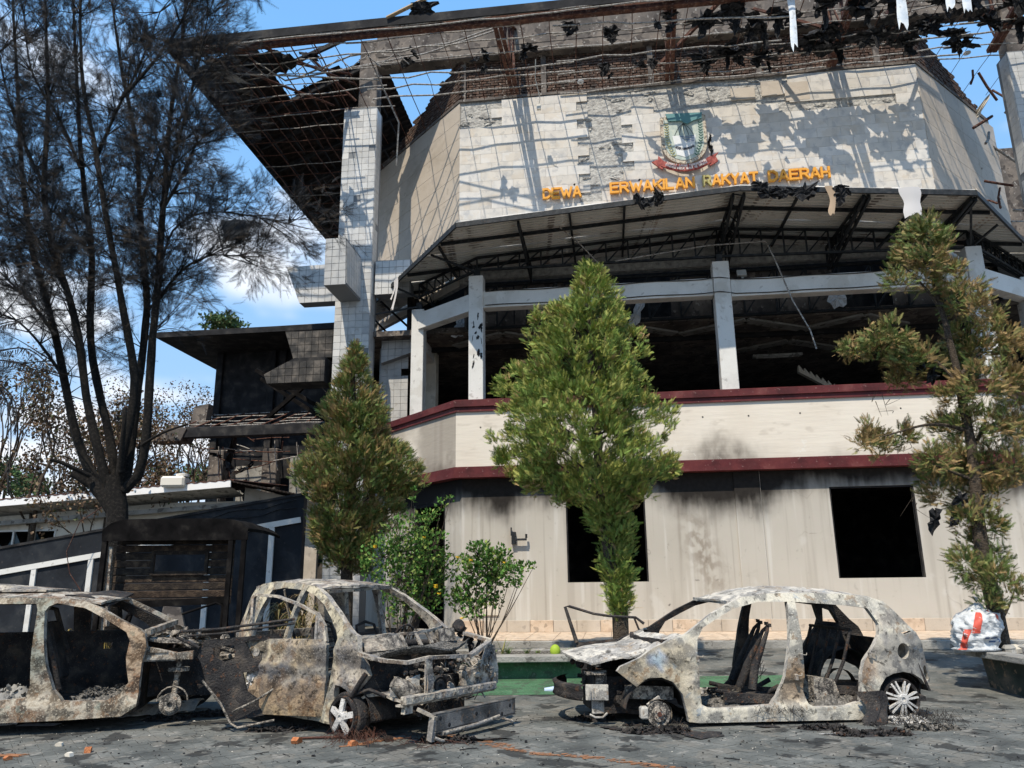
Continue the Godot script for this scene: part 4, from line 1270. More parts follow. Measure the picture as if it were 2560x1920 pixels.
func lettering() -> void:
	var sign := thing("wall_lettering", "raised golden-yellow capital letters on the marble wall above the canopy", "sign", SITE, deg_to_rad(YAW))
	# bold block capitals from strokes
	var strokes := {
		"D": [[0, 0, 0, 1, .55, 1, .9, .75, .9, .25, .55, 0, 0, 0]], "E": [[.9, 1, 0, 1, 0, 0, .9, 0], [0, .52, .75, .52]], "W": [[0, 1, .27, 0, .5, .72, .73, 0, 1, 1]], "A": [[0, 0, .45, 1, .55, 1, 1, 0], [.2, .3, .8, .3]],
		"R": [[0, 0, 0, 1, .62, 1, .86, .88, .86, .62, .62, .48, 0, .48], [.45, .48, .92, 0]], "K": [[0, 0, 0, 1], [.9, 1, .1, .45], [.35, .6, .95, 0]], "I": [[0, 0, 0, 1]], "L": [[0, 1, 0, 0, .8, 0]], "N": [[0, 0, 0, 1, .9, 0, .9, 1]],
		"Y": [[0, 1, .45, .45, .9, 1], [.45, .48, .45, 0]], "T": [[0, 1, .9, 1], [.45, 1, .45, 0]], "H": [[0, 0, 0, 1], [.85, 0, .85, 1], [0, .5, .85, .5]], "O": [[0, .25, 0, .75, .3, 1, .6, 1, .9, .75, .9, .25, .6, 0, .3, 0, 0, .25]], "M": [[0, 0, 0, 1, .5, .3, 1, 1, 1, 0]],
		"S": [[.85, .85, .6, 1, .25, 1, 0, .78, .2, .55, .7, .45, .88, .22, .65, 0, .25, 0, 0, .15]]}
	var widths := {"I": .0, "W": 1.25, "M": 1.2}
	var put := func(word: String, s0: float, s1: float, y: float, h: float):
		var bold := .034
		var unitw := 0.0
		for ch in word: unitw += widths.get(ch, .82) * .3 + bold * 2 + .02
		var sc: float = (s1 - s0) / unitw
		var x := s0
		for i in word.length():
			var ch := word[i]
			var w: float = widths.get(ch, .82) * .3 * sc
			var polys: Array = []
			for st in strokes[ch]:
				var line := PackedVector2Array()
				for k in range(0, st.size(), 2): line.append(Vector2(st[k] / (1.0 if ch in "WAM" else .9) * w, bold + st[k + 1] * (h - 2 * bold)))
				polys.append_array(Geometry2D.offset_polyline(line, bold * .92, Geometry2D.JOIN_MITER, Geometry2D.END_SQUARE))
			var solid := []
			var holes := []
			for p in polys:
				if Geometry2D.is_polygon_clockwise(p):
					p.reverse()
					holes.append(p)
				else: solid.append(p)
			var k := 0
			while k < solid.size() - 1:
				var m := Geometry2D.merge_polygons(solid[0], solid[k + 1])
				var outs := []
				for p in m:
					if Geometry2D.is_polygon_clockwise(p):
						p.reverse()
						holes.append(p)
					else: outs.append(p)
				if outs.size() == 1:
					solid[0] = outs[0]
					solid.remove_at(k + 1)
				else: k += 1
			var mb := MB.new()
			for p in solid: shell(mb, p, holes, func(_x, _y): return .09, .09, .06)
			var worn: bool = word == "RAKYAT" and i == 0
			var o := part(sign, "letter", mb, M.gold_worn if worn else M.gold, "letter with its yellow paint worn to olive" if worn else "")
			o.position = Vector3(x + bold * sc, y, .06)
			x += w + (bold * 2 + .02) * sc
	put.call("DEWA", 1.0, 2.16, 12.55, .35)
	put.call("ERWAKILAN", 2.98, 5.45, 12.58, .35)
	put.call("RAKYAT", 5.66, 7.24, 12.6, .35)
	put.call("DAERAH", 7.5, 9.24, 12.6, .35)
	put.call("KOTA", 2.62, 4.0, 11.93, .35)
	put.call("MAKASSAR", 4.4, 7.0, 11.93, .35)
	for k in 2:
		var mb := MB.new()
		scrap(mb, Vector3([1.95, 3.85][k], 12.95, .13), Vector3(.03, 0, 0), Vector3(0, .035, .02), .01)
		part(sign, "burnt_drip", mb, M.char)

func emblem() -> void:
	var e := thing("city_emblem", "shield-shaped coat of arms with a red ribbon, scorched, above the golden letters", "emblem", SITE + Vector3(0, 0, 0), deg_to_rad(YAW))
	var C := Vector3(5.22, 14.15, 0)
	var outline := func(k: float) -> PackedVector2Array:
		var p := PackedVector2Array([Vector2(-.66 * k, .78 * k), Vector2(.66 * k, .78 * k)])
		for i in 13:
			var a := -PI * i / 12.0
			p.append(Vector2(cos(a) * .66 * k, -.12 * k + sin(a) * .68 * k))
		return p
	var mb := MB.new()
	mb.prism(outline.call(1.0), Transform3D(Basis.IDENTITY, C + Vector3(0, 0, .02)), .14)
	part(e, "shield", mb, tri(blotch(256, 401, .03, [[0, L(.2, .17, .13)], [.5, L(.5, .45, .36)], [1, L(.62, .52, .4)]], [[402, .03, .66, .03, L(.12, .08, .06), .8]]), .8, .6, false))
	mb = MB.new()
	mb.prism(outline.call(.86), Transform3D(Basis.IDENTITY, C + Vector3(0, 0, .161)), .012)
	part(e, "field", mb, tri(blotch(256, 405, .02, [[0, L(.3, .36, .33)], [.5, L(.42, .48, .43)], [1, L(.52, .55, .46)]], []), .9, .6, false))
	mb = MB.new()
	mb.prism(V2([-.34, .12, -.12, .12, .05, -.12, .3, .12, .34, .1, .24, -.5, 0, -.6, -.24, -.5]), Transform3D(Basis.IDENTITY, C + Vector3(0, 0, .174)), .01)
	part(e, "inner_shield", mb, flat(L(.66, .67, .66), .6))
	mb = MB.new()
	for k in 4: mb.box(C + Vector3(.08 + .03 * k, .08 - k * .055, .188), Vector3(.42 - k * .07, .016, .006))
	part(e, "wave", mb, flat(L(.06, .1, .25), .6))
	mb = MB.new()
	for k in 5: mb.tube(PackedVector3Array([C + Vector3(0, .52, .18), C + Vector3(-.16 + k * .08, .36, .18), C + Vector3(-.28 + k * .14, .12, .18)]), .007, 4)
	part(e, "sail_line", mb, M.black_steel)
	for sgn in [-1, 1]:
		mb = MB.new()
		for k in 13:
			var a := lerpf(.5, -.55, k / 12.0)
			var p := C + Vector3(sgn * (.48 - .25 * pow(maxf(0, -a), 1.5) * 1.6), a, .18)
			mb.bar(p, p + Vector3(sgn * .07, .05, 0), .018, .018); mb.bar(p, p + Vector3(-sgn * .05, .06, 0), .018, .018)
		part(e, "leaf_spray", mb, flat(L(.03, .12, .08) if sgn > 0 else L(.4, .36, .14), .6))
	mb = MB.new()
	mb.prism(V2([-.5, .84, .56, .8, .54, .62, .3, .56, .1, .46, -.05, .58, -.42, .6]), Transform3D(Basis.IDENTITY, C + Vector3(0, 0, .19)), .05)
	part(e, "fort", mb, flat(L(.1, .23, .24), .5))
	# curved ribbon with its ends
	var rows := []
	for j in 2:
		var row := PackedVector3Array()
		for i in 15:
			var t := i / 14.0 * 2.0 - 1.0
			row.append(C + Vector3(t * .72, -.86 + .24 * t * t - j * .2, .2 + .02 * cos(t * 3.0)))
		rows.append(row)
	mb = MB.new()
	mb.surf(rows)
	var rows2 := []
	for row in rows:
		var b := PackedVector3Array()
		for q in row: b.append(q - Vector3(0, 0, .05))
		rows2.append(b)
	mb.surf(rows2); mb.surf([rows[0], rows2[0]]); mb.surf([rows[1], rows2[1]])
	mb.prism(V2([.6, -.66, .95, -.5, .86, -.62, .92, -.78, .68, -.92]), Transform3D(Basis.IDENTITY, C + Vector3(0, 0, .1)), .06)
	mb.prism(V2([-.6, -.7, -.78, -.48, -.8, -.6, -.98, -.66, -.68, -.94]), Transform3D(Basis.IDENTITY, C + Vector3(0, 0, .1)), .06)
	part(e, "ribbon", mb, tri(blotch(256, 411, .02, [[0, L(.09, .02, .02)], [.5, L(.3, .06, .05)], [1, L(.42, .13, .1)]], []), .7, .6, false))
	var font := SystemFont.new()
	font.font_names = PackedStringArray(["Droid Sans"])
	font.font_weight = 700
	var arc := func(text: String, w: float, y0: float, bend: float, h: float, z: float, m: Material):
		for i in text.length():
			if text[i] == " ": continue
			var t := (i + .5) / text.length() * 2.0 - 1.0
			var tm := TextMesh.new()
			tm.text = text[i]; tm.font = font; tm.font_size = 32; tm.pixel_size = h / 23.0; tm.depth = .006
			var o := part(e, "letter", tm, m)
			o.position = C + Vector3(t * w, y0 + bend * t * t, z)
			o.rotation.z = atan(2.0 * bend * t / w)
	arc.call("KOTA MAKASSAR", .27, -.33, .08, .075, .192, flat(L(.04, .04, .05), .6))
	arc.call("SEKALI LAYAR TERKEMBANG", .56, -.9, .15, .07, .228, flat(L(.7, .62, .58), .6))
	arc.call("PANTANG BIDUK SURUT KE PANTAI", .6, -.99, .17, .07, .228, flat(L(.7, .62, .58), .6))
	mb = MB.new()
	for k in 4: scrap(mb, C + Vector3(.72 + R(-.03, .05), -.05 - k * .13, .2), Vector3(.05, .02, 0), Vector3(0, .12, .02), .03)
	part(e, "burnt_rag", mb, M.char)

# ------------------------------------------------------------------ burnt cars
# Each car has its own frame: x along its length, y up, z out of the side that faces the camera (that side lies near z = 0).

# a pressed-metal side: a flat outline with openings, bent to z = zf(x, y), with an inner skin and closed edges
func shell(mb: MB, outline: PackedVector2Array, holes: Array, zf: Callable, thick: float, cell := 0.09, tint = null) -> void:
	var bb := Rect2(outline[0], Vector2.ZERO)
	for q in outline: bb = bb.expand(q)
	var nx := int(ceil(bb.size.x / cell))
	var ny := int(ceil(bb.size.y / cell))
	var nrm := func(x, y):
		var e := .03
		return Vector3(-(zf.call(x + e, y) - zf.call(x - e, y)) / (2 * e), -(zf.call(x, y + e) - zf.call(x, y - e)) / (2 * e), 1).normalized()
	for i in nx:
		for j in ny:
			var p := bb.position + Vector2(i, j) * cell
			var rect := PackedVector2Array([p, p + Vector2(cell, 0), p + Vector2(cell, cell), p + Vector2(0, cell)])
			var pieces: Array = Geometry2D.intersect_polygons(outline, rect)
			for h in holes:
				var next := []
				for q in pieces:
					for r in Geometry2D.clip_polygons(q, h):
						if not Geometry2D.is_polygon_clockwise(r): next.append(r)
				pieces = next
			for q in pieces:
				var idx := Geometry2D.triangulate_polygon(q)
				for k in range(0, idx.size(), 3):
					var t := [q[idx[k]], q[idx[k + 1]], q[idx[k + 2]]]
					var ccw: bool = (t[1] - t[0]).cross(t[2] - t[0]) > 0
					if (t[1] - t[0]).cross(t[2] - t[0]) == 0: continue
					for side in 2:
						for o in ([0, 2, 1] if ccw == (side == 0) else [0, 1, 2]):
							var w: Vector2 = t[o]
							var n: Vector3 = nrm.call(w.x, w.y)
							mb.v.append(Vector3(w.x, w.y, zf.call(w.x, w.y) - (thick if side else 0.0)))
							mb.n.append(-n if side else n); mb.c.append(tint.call(w.x, w.y) if tint != null else mb.col); mb.u.append(w)
	for ring in [outline] + holes:
		for k in ring.size():
			var a: Vector2 = ring[k]
			var b: Vector2 = ring[(k + 1) % ring.size()]
			var m := maxi(1, int((b - a).length() / cell))
			for s in m:
				var c := a.lerp(b, float(s) / m)
				var d := a.lerp(b, float(s + 1) / m)
				var z0: float = zf.call(c.x, c.y)
				var z1: float = zf.call(d.x, d.y)
				mb.quad(Vector3(c.x, c.y, z0), Vector3(d.x, d.y, z1), Vector3(d.x, d.y, z1 - thick), Vector3(c.x, c.y, z0 - thick))

# a sheet over a grid of points given by f(u, v), with a second skin below
func skin(mb: MB, f: Callable, nu: int, nv: int, thick: Vector3) -> void:
	var rows := []
	var low := []
	for i in nv + 1:
		var r := PackedVector3Array()
		var l := PackedVector3Array()
		for j in nu + 1:
			var p: Vector3 = f.call(float(j) / nu, float(i) / nv)
			r.append(p); l.append(p + thick)
		rows.append(r); low.append(l)
	mb.surf(rows); mb.surf(low)
	mb.surf([rows[0], low[0]]); mb.surf([rows[-1], low[-1]])
	for e in [0, nu]:
		var a := PackedVector3Array(); var b := PackedVector3Array()
		for i in nv + 1:
			a.append(rows[i][e]); b.append(low[i][e])
		mb.surf([a, b])

func disc(mb: MB, c: Vector3, axis: Vector3, prof: Array, sides := 20) -> void:   # prof: [[along, radius] ...]
	var z := axis.normalized()
	var x := z.cross(Vector3.UP if absf(z.y) < .9 else Vector3.RIGHT).normalized()
	var y := z.cross(x)
	var rows := []
	for p in prof:
		var row := PackedVector3Array()
		for k in sides + 1: row.append(c + z * p[0] + (x * cos(TAU * k / sides) + y * sin(TAU * k / sides)) * p[1])
		rows.append(row)
	for i in rows.size() - 1:
		for k in sides: mb.quad(rows[i][k], rows[i][k + 1], rows[i + 1][k + 1], rows[i + 1][k])

# ragged jumble of small burnt machine parts inside a box
func clutter(mb: MB, lo: Vector3, hi: Vector3, count: int, size: float) -> void:
	for k in count:
		var c := Vector3(R(lo.x, hi.x), R(lo.y, hi.y), R(lo.z, hi.z))
		var s := size * R(.4, 1.2)
		var b := Basis.from_euler(Vector3(R(-.4, .4), R(-.6, .6), R(-.4, .4)))
		match rng.randi() % 4:
			0: mb.cbox(c, Vector3(s, s * R(.3, .8), s * R(.4, 1)), s * .08, b)
			1: disc(mb, c, b * Vector3(R(-1, 1), R(-.3, .3), 1), [[-s * .3, 0.0], [-s * .3, s * .45], [s * .2, s * .45], [s * .2, s * .2], [s * .3, s * .18], [s * .3, 0.0]], 10)
			2: mb.tube(PackedVector3Array([c - jit(s), c + jit(s * .3), c + jit(s)]), s * R(.06, .14), 6)
			3: mb.bar(c - b.x * s, c + b.x * s, s * .16, s * .28)

func heap(c: Vector3, sx: float, sz: float, h: float, seed_: int) -> MB:
	var nz := noise(seed_, 3.0, 4)
	var mb := MB.new()
	var rows := []
	for i in 19:
		var row := PackedVector3Array()
		for j in 25:
			var u := j / 24.0 * 2 - 1
			var v := i / 18.0 * 2 - 1
			var e := maxf(0, 1.0 - pow(absf(u), 2.5) - pow(absf(v), 2.5))
			row.append(c + Vector3(u * sx, h * sqrt(e) * (.62 + .5 * nz.get_noise_2d(u * sx, v * sz)) + .05 * h * nz.get_noise_2d(u * sx * 6, v * sz * 6), v * sz))
		rows.append(row)
	mb.surf(rows)
	for k in 60:
		var u := R(-.8, .8); var v := R(-.8, .8)
		var e := maxf(0, 1.0 - pow(absf(u), 2.5) - pow(absf(v), 2.5))
		var p := c + Vector3(u * sx, h * sqrt(e) * (.62 + .5 * nz.get_noise_2d(u * sx, v * sz)), v * sz)
		scrap(mb, p, Vector3(R(.02, .07), R(-.03, .03), R(-.02, .02)), Vector3(R(-.02, .02), R(-.02, .03), R(.02, .06)), .02)
	return mb

func wires(mb: MB, c: Vector3, spread: float, h: float, count: int) -> void:
	for k in count:
		var p := c + Vector3(R(-spread, spread), .004, R(-spread, spread) * .6)
		var d := Vector3(R(-1, 1), 0, R(-1, 1)).normalized() * R(.05, .22)
		mb.tube(PackedVector3Array([p, p + d * .5 + Vector3(0, R(.02, h), 0), p + d + Vector3(0, R(0, h * .8), 0), p + d * 1.5 + Vector3(0, .004, 0)]), .0022, 3, false)

func wheel(car: Node3D, c: Vector3, r: float, spokes: int, paired: bool, tyre: bool) -> void:
	var w := Node3D.new()
	w.name = "wheel"
	car.add_child(w, true)
	var hub := MB.new()
	disc(hub, c, Vector3.BACK, [[.03, .0], [.03, .022], [.045, .024], [.045, .05], [.03, .07], [-.02, .07]], 16)
	for k in 5:
		var a := TAU * k / 5.0 + .3
		disc(hub, c + Vector3(cos(a) * .052, sin(a) * .052, .03), Vector3.BACK, [[.0, .012], [.012, .012], [.012, 0.0]], 6)
	part(w, "hub", hub, M.alloy)
	for k in spokes:
		var sp := MB.new()
		var a := TAU * k / spokes + .22
		var u := Vector3(cos(a), sin(a), 0)
		var t := Vector3(-sin(a), cos(a), 0)
		for o in ([-1, 1] if paired else [0]):
			var p: Vector3 = c + u * .05 + t * o * .012 + Vector3(0, 0, .025)
			var q: Vector3 = c + u * (r - .015) + t * o * .03 + Vector3(0, 0, .0)
			sp.bar(p, q, 0.021 if paired else .062, .03, Vector3.BACK)
		part(w, "spoke", sp, M.alloy)
	var rim := MB.new()
	disc(rim, c, Vector3.BACK, [[.01, r - .03], [.02, r], [-.02, r + .012], [-.1, r - .02], [-.16, r - .01], [-.18, r + .005], [-.15, r - .03], [.01, r - .03]], 32)
	part(w, "rim", rim, M.scorch)
	var drum := MB.new()
	disc(drum, c + Vector3(0, 0, -.09), Vector3.BACK, [[.03, 0.0], [.03, .1], [0, .11], [-.04, .11]], 18)
	part(w, "brake_drum", drum, M.rust)
	if tyre:
		var ty := MB.new()
		var rows := []
		for i in 9:
			var t := TAU * i / 8.0
			var row := PackedVector3Array()
			for k in 33:
				var a := TAU * k / 32.0
				var rr := r + .02 + .035 * cos(t)
				var y := sin(a) * rr
				row.append(c + Vector3(cos(a) * rr, maxf(y, -c.y + .006), -.11 + sin(t) * .09))
			rows.append(row)
		ty.surf(rows)
		part(w, "tyre", ty, M.scorch)

func tum(y: float, y0: float, k: float, y1: float) -> float:
	return 0.0 if y < y0 else k * pow((y - y0) / (y1 - y0), 1.5)

func car_hatch() -> void:
	var th := atan2(.283, 2.829)
	var car := thing("burnt_hatchback", "burnt pale grey hatchback shell without doors standing on its bare disc", "car", Vector3(1.565, 0, -9.17), th)
	var W := 1.64
	var nz := noise(501, 2.2, 4)
	var zf := func(x: float, y: float) -> float:
		var nose := .3 * pow(maxf(0.0, (-.1 - x) / .8), 2.0)
		var tail := .22 * pow(maxf(0.0, (x - 2.75) / .65), 2.0)
		var flare := .035 * exp(-pow((Vector2(x, y) - Vector2(2.9, .25)).length() - .3, 2.0) * 120.0) + .03 * exp(-pow((Vector2(x, y) - Vector2(.02, .2)).length() - .36, 2.0) * 120.0)
		var crease := .02 * exp(-pow((y - .72 - x * .03) / .07, 2.0)) * (1.0 if x > 2.5 or x < .5 else 0.0)
		var sill := -.05 * smoothstep(.18, .24, y) * smoothstep(.5, .4, y) * smoothstep(.4, .6, x) * smoothstep(2.4, 2.2, x)
		return -tum(y, .85, .2, 1.42) - nose - tail + flare + crease + sill + .012 * nz.get_noise_2d(x, y)
	var outline := V2([-.22, .44, -.42, .6, -.385, .65, -.15, .755, 0, .85, .17, .915, .39, .985, .73, 1.2, 1.0, 1.325, 1.16, 1.385, 1.5, 1.42, 1.98, 1.422, 2.5, 1.395, 2.77, 1.35, 2.88, 1.31, 3.0, 1.19, 3.14, 1.04, 3.24, .95, 3.29, .85, 3.32, .72, 3.34, .61, 3.385, .45, 3.37, .385, 3.25, .37,
		3.2, .43, 3.07, .5, 2.93, .53, 2.79, .515, 2.69, .475, 2.62, .39, 2.57, .285, 2.5, .12, 2.36, .03, .48, .045, .345, .066, .335, .15, .295, .355, .2, .48, .065, .535, -.095, .53, -.19, .465])
	var front := V2([.527, .232, .52, .35, .51, .54, .497, .776, .52, .93, .6, 1.05, .8, 1.155, 1.0, 1.25, 1.33, 1.327, 1.69, 1.322, 1.63, 1.0, 1.59, .795, 1.55, .643, 1.5, .443, 1.42, .295, 1.33, .21, .75, .19, .6, .2])
	var rear := V2([1.785, 1.32, 2.43, 1.268, 2.655, 1.235, 2.735, 1.054, 2.705, .94, 2.616, .827, 2.48, .654, 2.425, .512, 2.415, .39, 2.38, .22, 2.2, .18, 1.834, .175, 1.77, .206, 1.73, .337, 1.746, .588, 1.755, .874, 1.762, 1.1])
	var filler := PackedVector2Array()
	for k in 14: filler.append(Vector2(2.985 + cos(TAU * k / 14) * .085, .752 + sin(TAU * k / 14) * .09))
	var lamp := V2([3.27, .56, 3.31, .58, 3.345, .5, 3.355, .42, 3.31, .4, 3.27, .48])
	var vent := V2([2.99, .955, 3.15, .975, 3.16, .958, 3.06, .935])
	var mb := MB.new()
	var paint := func(x: float, y: float) -> Color:   # what the fire left on each area of the paint
		var n := .12 * nz.get_noise_2d(x * 3.0 + 7.0, y * 3.0)
		var k := Color(1.06, 1.02, .95)
		k = k.lerp(Color(.55, .555, .56), smoothstep(2.5, 2.75, x + n) * smoothstep(1.02, .9, y + n * 2.0) * smoothstep(.4, .5, y + n))
		k = k.lerp(Color(.62, .6, .58), smoothstep(.05, -.05, absf(y - 1.12 + n) - .05) * smoothstep(2.7, 2.8, x))
		k = k.lerp(Color(.8, .66, .52), smoothstep(1.35, 1.5, x + n) * smoothstep(1.9, 1.7, x + n) * smoothstep(.75, .6, y + n * 2.0) * smoothstep(.18, .3, y))
		k = k.lerp(Color(.86, .8, .68), smoothstep(.5, .35, x + n) * smoothstep(.95, .85, y + n))
		k = k.lerp(Color(.62, .8, 1.15), smoothstep(.11, .05, Vector2((x - .03) * .8, y - .72 + n * .6).length()))
		k = k.lerp(Color(.7, .5, .36), smoothstep(.14, .06, Vector2((x - 2.5), (y - .62) * .5 + n).length()) * .7)
		return k
	shell(mb, outline, [front, rear, filler, lamp, vent], zf, .075, .06, paint)
	part(car, "side_panel", mb, M.car_a, "near side of the shell with both doors gone")
	mb = MB.new()
	var far := func(x, y): return -zf.call(x, y) - W
	shell(mb, outline, [front, rear, V2([2.78, 1.2, 2.9, 1.16, 3.0, 1.0, 2.8, 1.02])], far, -.07, .11)
	part(car, "side_panel", mb, M.scorch, "scorched inside of the far side of the shell")
	var roof_y := func(x): return 1.422 - .12 * pow((x - 1.75) / 1.1, 2.0) if x > 1.75 else 1.422 - .145 * pow((1.75 - x) / .85, 2.2)
	mb = MB.new()
	skin(mb, func(u, v):
		var x := lerpf(1.02 - .1 * sin(v * PI), 2.9, u)
		var y: float = roof_y.call(x)
		var z0 := -tum(y, .85, .2, 1.42) - .015
		var z := lerpf(z0, -W - z0, v)
		return Vector3(x, y + .075 * (1.0 - pow(absf(v * 2 - 1), 2.6)) + .012 * nz.get_noise_2d(x * 2, z * 2), z), 22, 14, Vector3(0, -.022, 0))
	part(car, "roof_panel", mb, M.car_a)
	# windscreen header, cowl and far front pillar are read through the openings
	mb = MB.new()
	mb.bar(Vector3(1.0, 1.32, -.2), Vector3(1.0, 1.34, -W + .2), .06, .04)
	part(car, "windscreen_header", mb, M.car_a)
	mb = MB.new()
	skin(mb, func(u, v): return Vector3(lerpf(.12, .52, u) - .14 * sin(v * PI), .93 - .05 * u + .02 * nz.get_noise_2d(u * 3, v * 5), lerpf(-.1, -W + .1, v)), 6, 12, Vector3(0, -.05, 0))
	part(car, "cowl", mb, M.scorch)
	mb = MB.new()
	skin(mb, func(u, v): return Vector3(.47 + .05 * sin(v * 9) * u, lerpf(.2, .88, u), lerpf(-.08, -W + .08, v)), 5, 10, Vector3(-.03, 0, 0))
	part(car, "bulkhead", mb, M.scorch)
	# bonnet: buckled, its front edge lifted
	mb = MB.new()
	var bz := noise(503, 1.6, 3)
	skin(mb, func(u, v):
		var x := lerpf(-.9 + .22 * pow(absf(v * 2 - 1), 2.5) * (1.0 if v < .5 else .6), .36 - .22 * sin(v * PI), u)
		var edge := .655 + .1 * smoothstep(0.0, 1.0, (x + .95) / .8) + .215 * smoothstep(0.0, 1.0, (x + .22) / .6) - .05 * pow(maxf(0.0, (-.7 - x) / .25), 2.0)
		var z := lerpf(-.2 + .15 * u, -W + .2 - .13 * u, v)
		return Vector3(x, edge + .125 * pow(sin(v * PI), .7) * (1.0 - .45 * u) + .02 * bz.get_noise_2d(x * 2, z * 2) - .025 * exp(-pow((v - .16) / .05, 2.0)), z), 26, 18, Vector3(0, -.02, 0))
	part(car, "bonnet", mb, M.car_a, "buckled pale bonnet, open at the front edge")
	# front: bumper beam, its bracket plate, radiator support and tow hook
	mb = MB.new()
	var rows := []
	for j in 6:
		var row := PackedVector3Array()
		for i in 15:
			var v := i / 14.0
			row.append(Vector3(-.98 + .24 * pow(absf(v * 2 - 1), 2.4) - [.0, .05, .03, .03, .05, .0][j], [.44, .42, .37, .33, .28, .26][j], lerpf(-.28, -W + .22, v)))
		rows.append(row)
	mb.surf(rows)
	part(car, "bumper_beam", mb, M.scorch)
	mb = MB.new()
	mb.cbox(Vector3(-.62, .36, -.24), Vector3(.26, .17, .03), .006, Basis(Vector3.UP, -.25))
	for k in 5: mb.box(Vector3(-.7 + k * .035, .36, -.222), Vector3(.008, .09, .01))
	part(car, "crash_bracket", mb, M.car_a)
	mb = MB.new()
	mb.cbox(Vector3(-.6, .2, -.32), Vector3(.14, .16, .05), .01); mb.tube(PackedVector3Array([Vector3(-.7, .12, -.3), Vector3(-.64, .09, -.28), Vector3(-.56, .09, -.27), Vector3(-.5, .13, -.29)]), .014, 6)
	part(car, "tow_bracket", mb, M.car_a)
	mb = MB.new()
	mb.bar(Vector3(-.55, .58, -.3), Vector3(-.55, .42, -.34), .12, .05); mb.box(Vector3(-.62, .56, -.34), Vector3(.22, .03, .18)); mb.bar(Vector3(-.6, .66, -.24), Vector3(-.6, .66, -W + .2), .07, .05); mb.bar(Vector3(-.3, .36, -.22), Vector3(.25, .34, -.2), .05, .14)
	part(car, "radiator_support", mb, M.greasy)
	mb = MB.new()
	clutter(mb, Vector3(-.75, .2, -1.3), Vector3(.2, .68, -.35), 60, .12)
	mb.box(Vector3(-.2, .3, -.85), Vector3(.8, .4, .8))
	part(car, "engine", mb, M.scorch)
	# floor, ash, seats
	mb = MB.new()
	skin(mb, func(u, v): return Vector3(lerpf(.45, 3.2, u), .12 + .03 * nz.get_noise_2d(u * 9, v * 4) + .14 * smoothstep(.62, .75, u), lerpf(-.05, -W + .05, v)), 20, 10, Vector3(0, -.05, 0))
	part(car, "floor_pan", mb, M.scorch)
	var hp := part(car, "ash_heap", heap(Vector3(1.0, .15, -.55), .42, .42, .17, 511), M.ash)
	hp.set_meta("kind", "stuff")
	hp = part(car, "ash_heap", heap(Vector3(2.15, .15, -.5), .42, .4, .22, 512), M.ash)
	hp.set_meta("kind", "stuff")
	mb = MB.new()
	mb.prism(V2([0, 0, .24, 0, .36, .13, .3, .3, .02, .34]), Transform3D(Basis(Vector3.UP, .2), Vector3(1.84, .14, -.5)), .34)
	part(car, "fuel_tank_cover", mb, M.greasy)
	for q in [[1.12, -.42], [1.28, -1.05]]:
		mb = MB.new()
		var c := Vector3(q[0], .3, q[1])
		for o in [-.02, .2]:
			mb.tube(PackedVector3Array([c + Vector3(.02 + o * .3, .05, o), c + Vector3(.14, .3, o * .9), c + Vector3(.24, .5, o * .75 + .03), c + Vector3(.33, .68, o * .6 + .05), c + Vector3(.38, .74, .09)]), PackedFloat32Array([.05, .05, .035, .022, .02]), 7)
		mb.bar(c + Vector3(.385, .75, .06), c + Vector3(.385, .75, .15), .03, .04); mb.bar(c + Vector3(.36, .79, .07), c + Vector3(.36, .75, .07), .02, .02); mb.bar(c + Vector3(.36, .79, .13), c + Vector3(.36, .75, .13), .02, .02)
		mb.tube(PackedVector3Array([c + Vector3(-.28, .02, -.05), c + Vector3(0, -.04, -.05), c + Vector3(.35, -.03, -.05), c + Vector3(.5, .05, -.02)]), .03, 6)
		mb.bar(c + Vector3(-.28, -.02, .24), c + Vector3(.45, -.06, .24), .04, .1)
		for k in 8: mb.tube(PackedVector3Array([c + Vector3(.3 + R(-.05, .05), .6 - k * .05, R(0, .12)), c + Vector3(.2, .4 - k * .04, R(0, .2))]), .004, 3)
		part(car, "seat_frame", mb, M.scorch)
	mb = MB.new()
	for k in 5: mb.tube(PackedVector3Array([Vector3(2.2 + k * .02, .3, -.3 - k * .25), Vector3(2.38, .62, -.3 - k * .25), Vector3(2.52, .98, -.32 - k * .25)]), .02, 6)
	mb.tube(PackedVector3Array([Vector3(2.52, .98, -.3), Vector3(2.52, .98, -1.35)]), .02, 6)
	mb.bar(Vector3(1.95, .33, -.3), Vector3(2.5, .3, -.3), .05, .09)
	part(car, "rear_seat_frame", mb, M.scorch)
	mb = MB.new()
	skin(mb, func(u, v): return Vector3(3.28 - .2 * v, lerpf(.3, .85, v) + .0 * u, lerpf(-.1, -W + .1, u)), 8, 6, Vector3(.03, 0, 0))
	skin(mb, func(u, v): return Vector3(2.9 + cos(u * PI) * .34, .25 + sin(u * PI) * .3, lerpf(-.2, -.42, v)), 14, 4, Vector3(0, -.015, 0))
	skin(mb, func(u, v): return Vector3(2.9 + cos(u * PI) * .4, .25 + sin(u * PI) * .45, lerpf(-W + .1, -W + .45, v)), 14, 4, Vector3(0, -.015, 0))
	part(car, "rear_wheelhouse", mb, M.scorch)
	mb = MB.new()
	disc(mb, Vector3(2.985, .752, -.16), Vector3(0, 0, 1), [[.06, .09], [-.04, .075], [-.05, .03], [.0, .028], [.01, .02], [-.01, .0]], 16)
	part(car, "fuel_filler", mb, M.car_b)
	mb = MB.new()
	skin(mb, func(u, v): return Vector3(3.2 + .18 * sin(u * 1.9 + .4) - v * .05, lerpf(.42, .27, v), lerpf(-.02, -W + .1, u) - .16 * (1.0 - sin(clampf(u * 6, 0, 1.5)))), 14, 3, Vector3(-.03, 0, 0))
	part(car, "rear_bumper", mb, M.scorch)
	mb = MB.new()
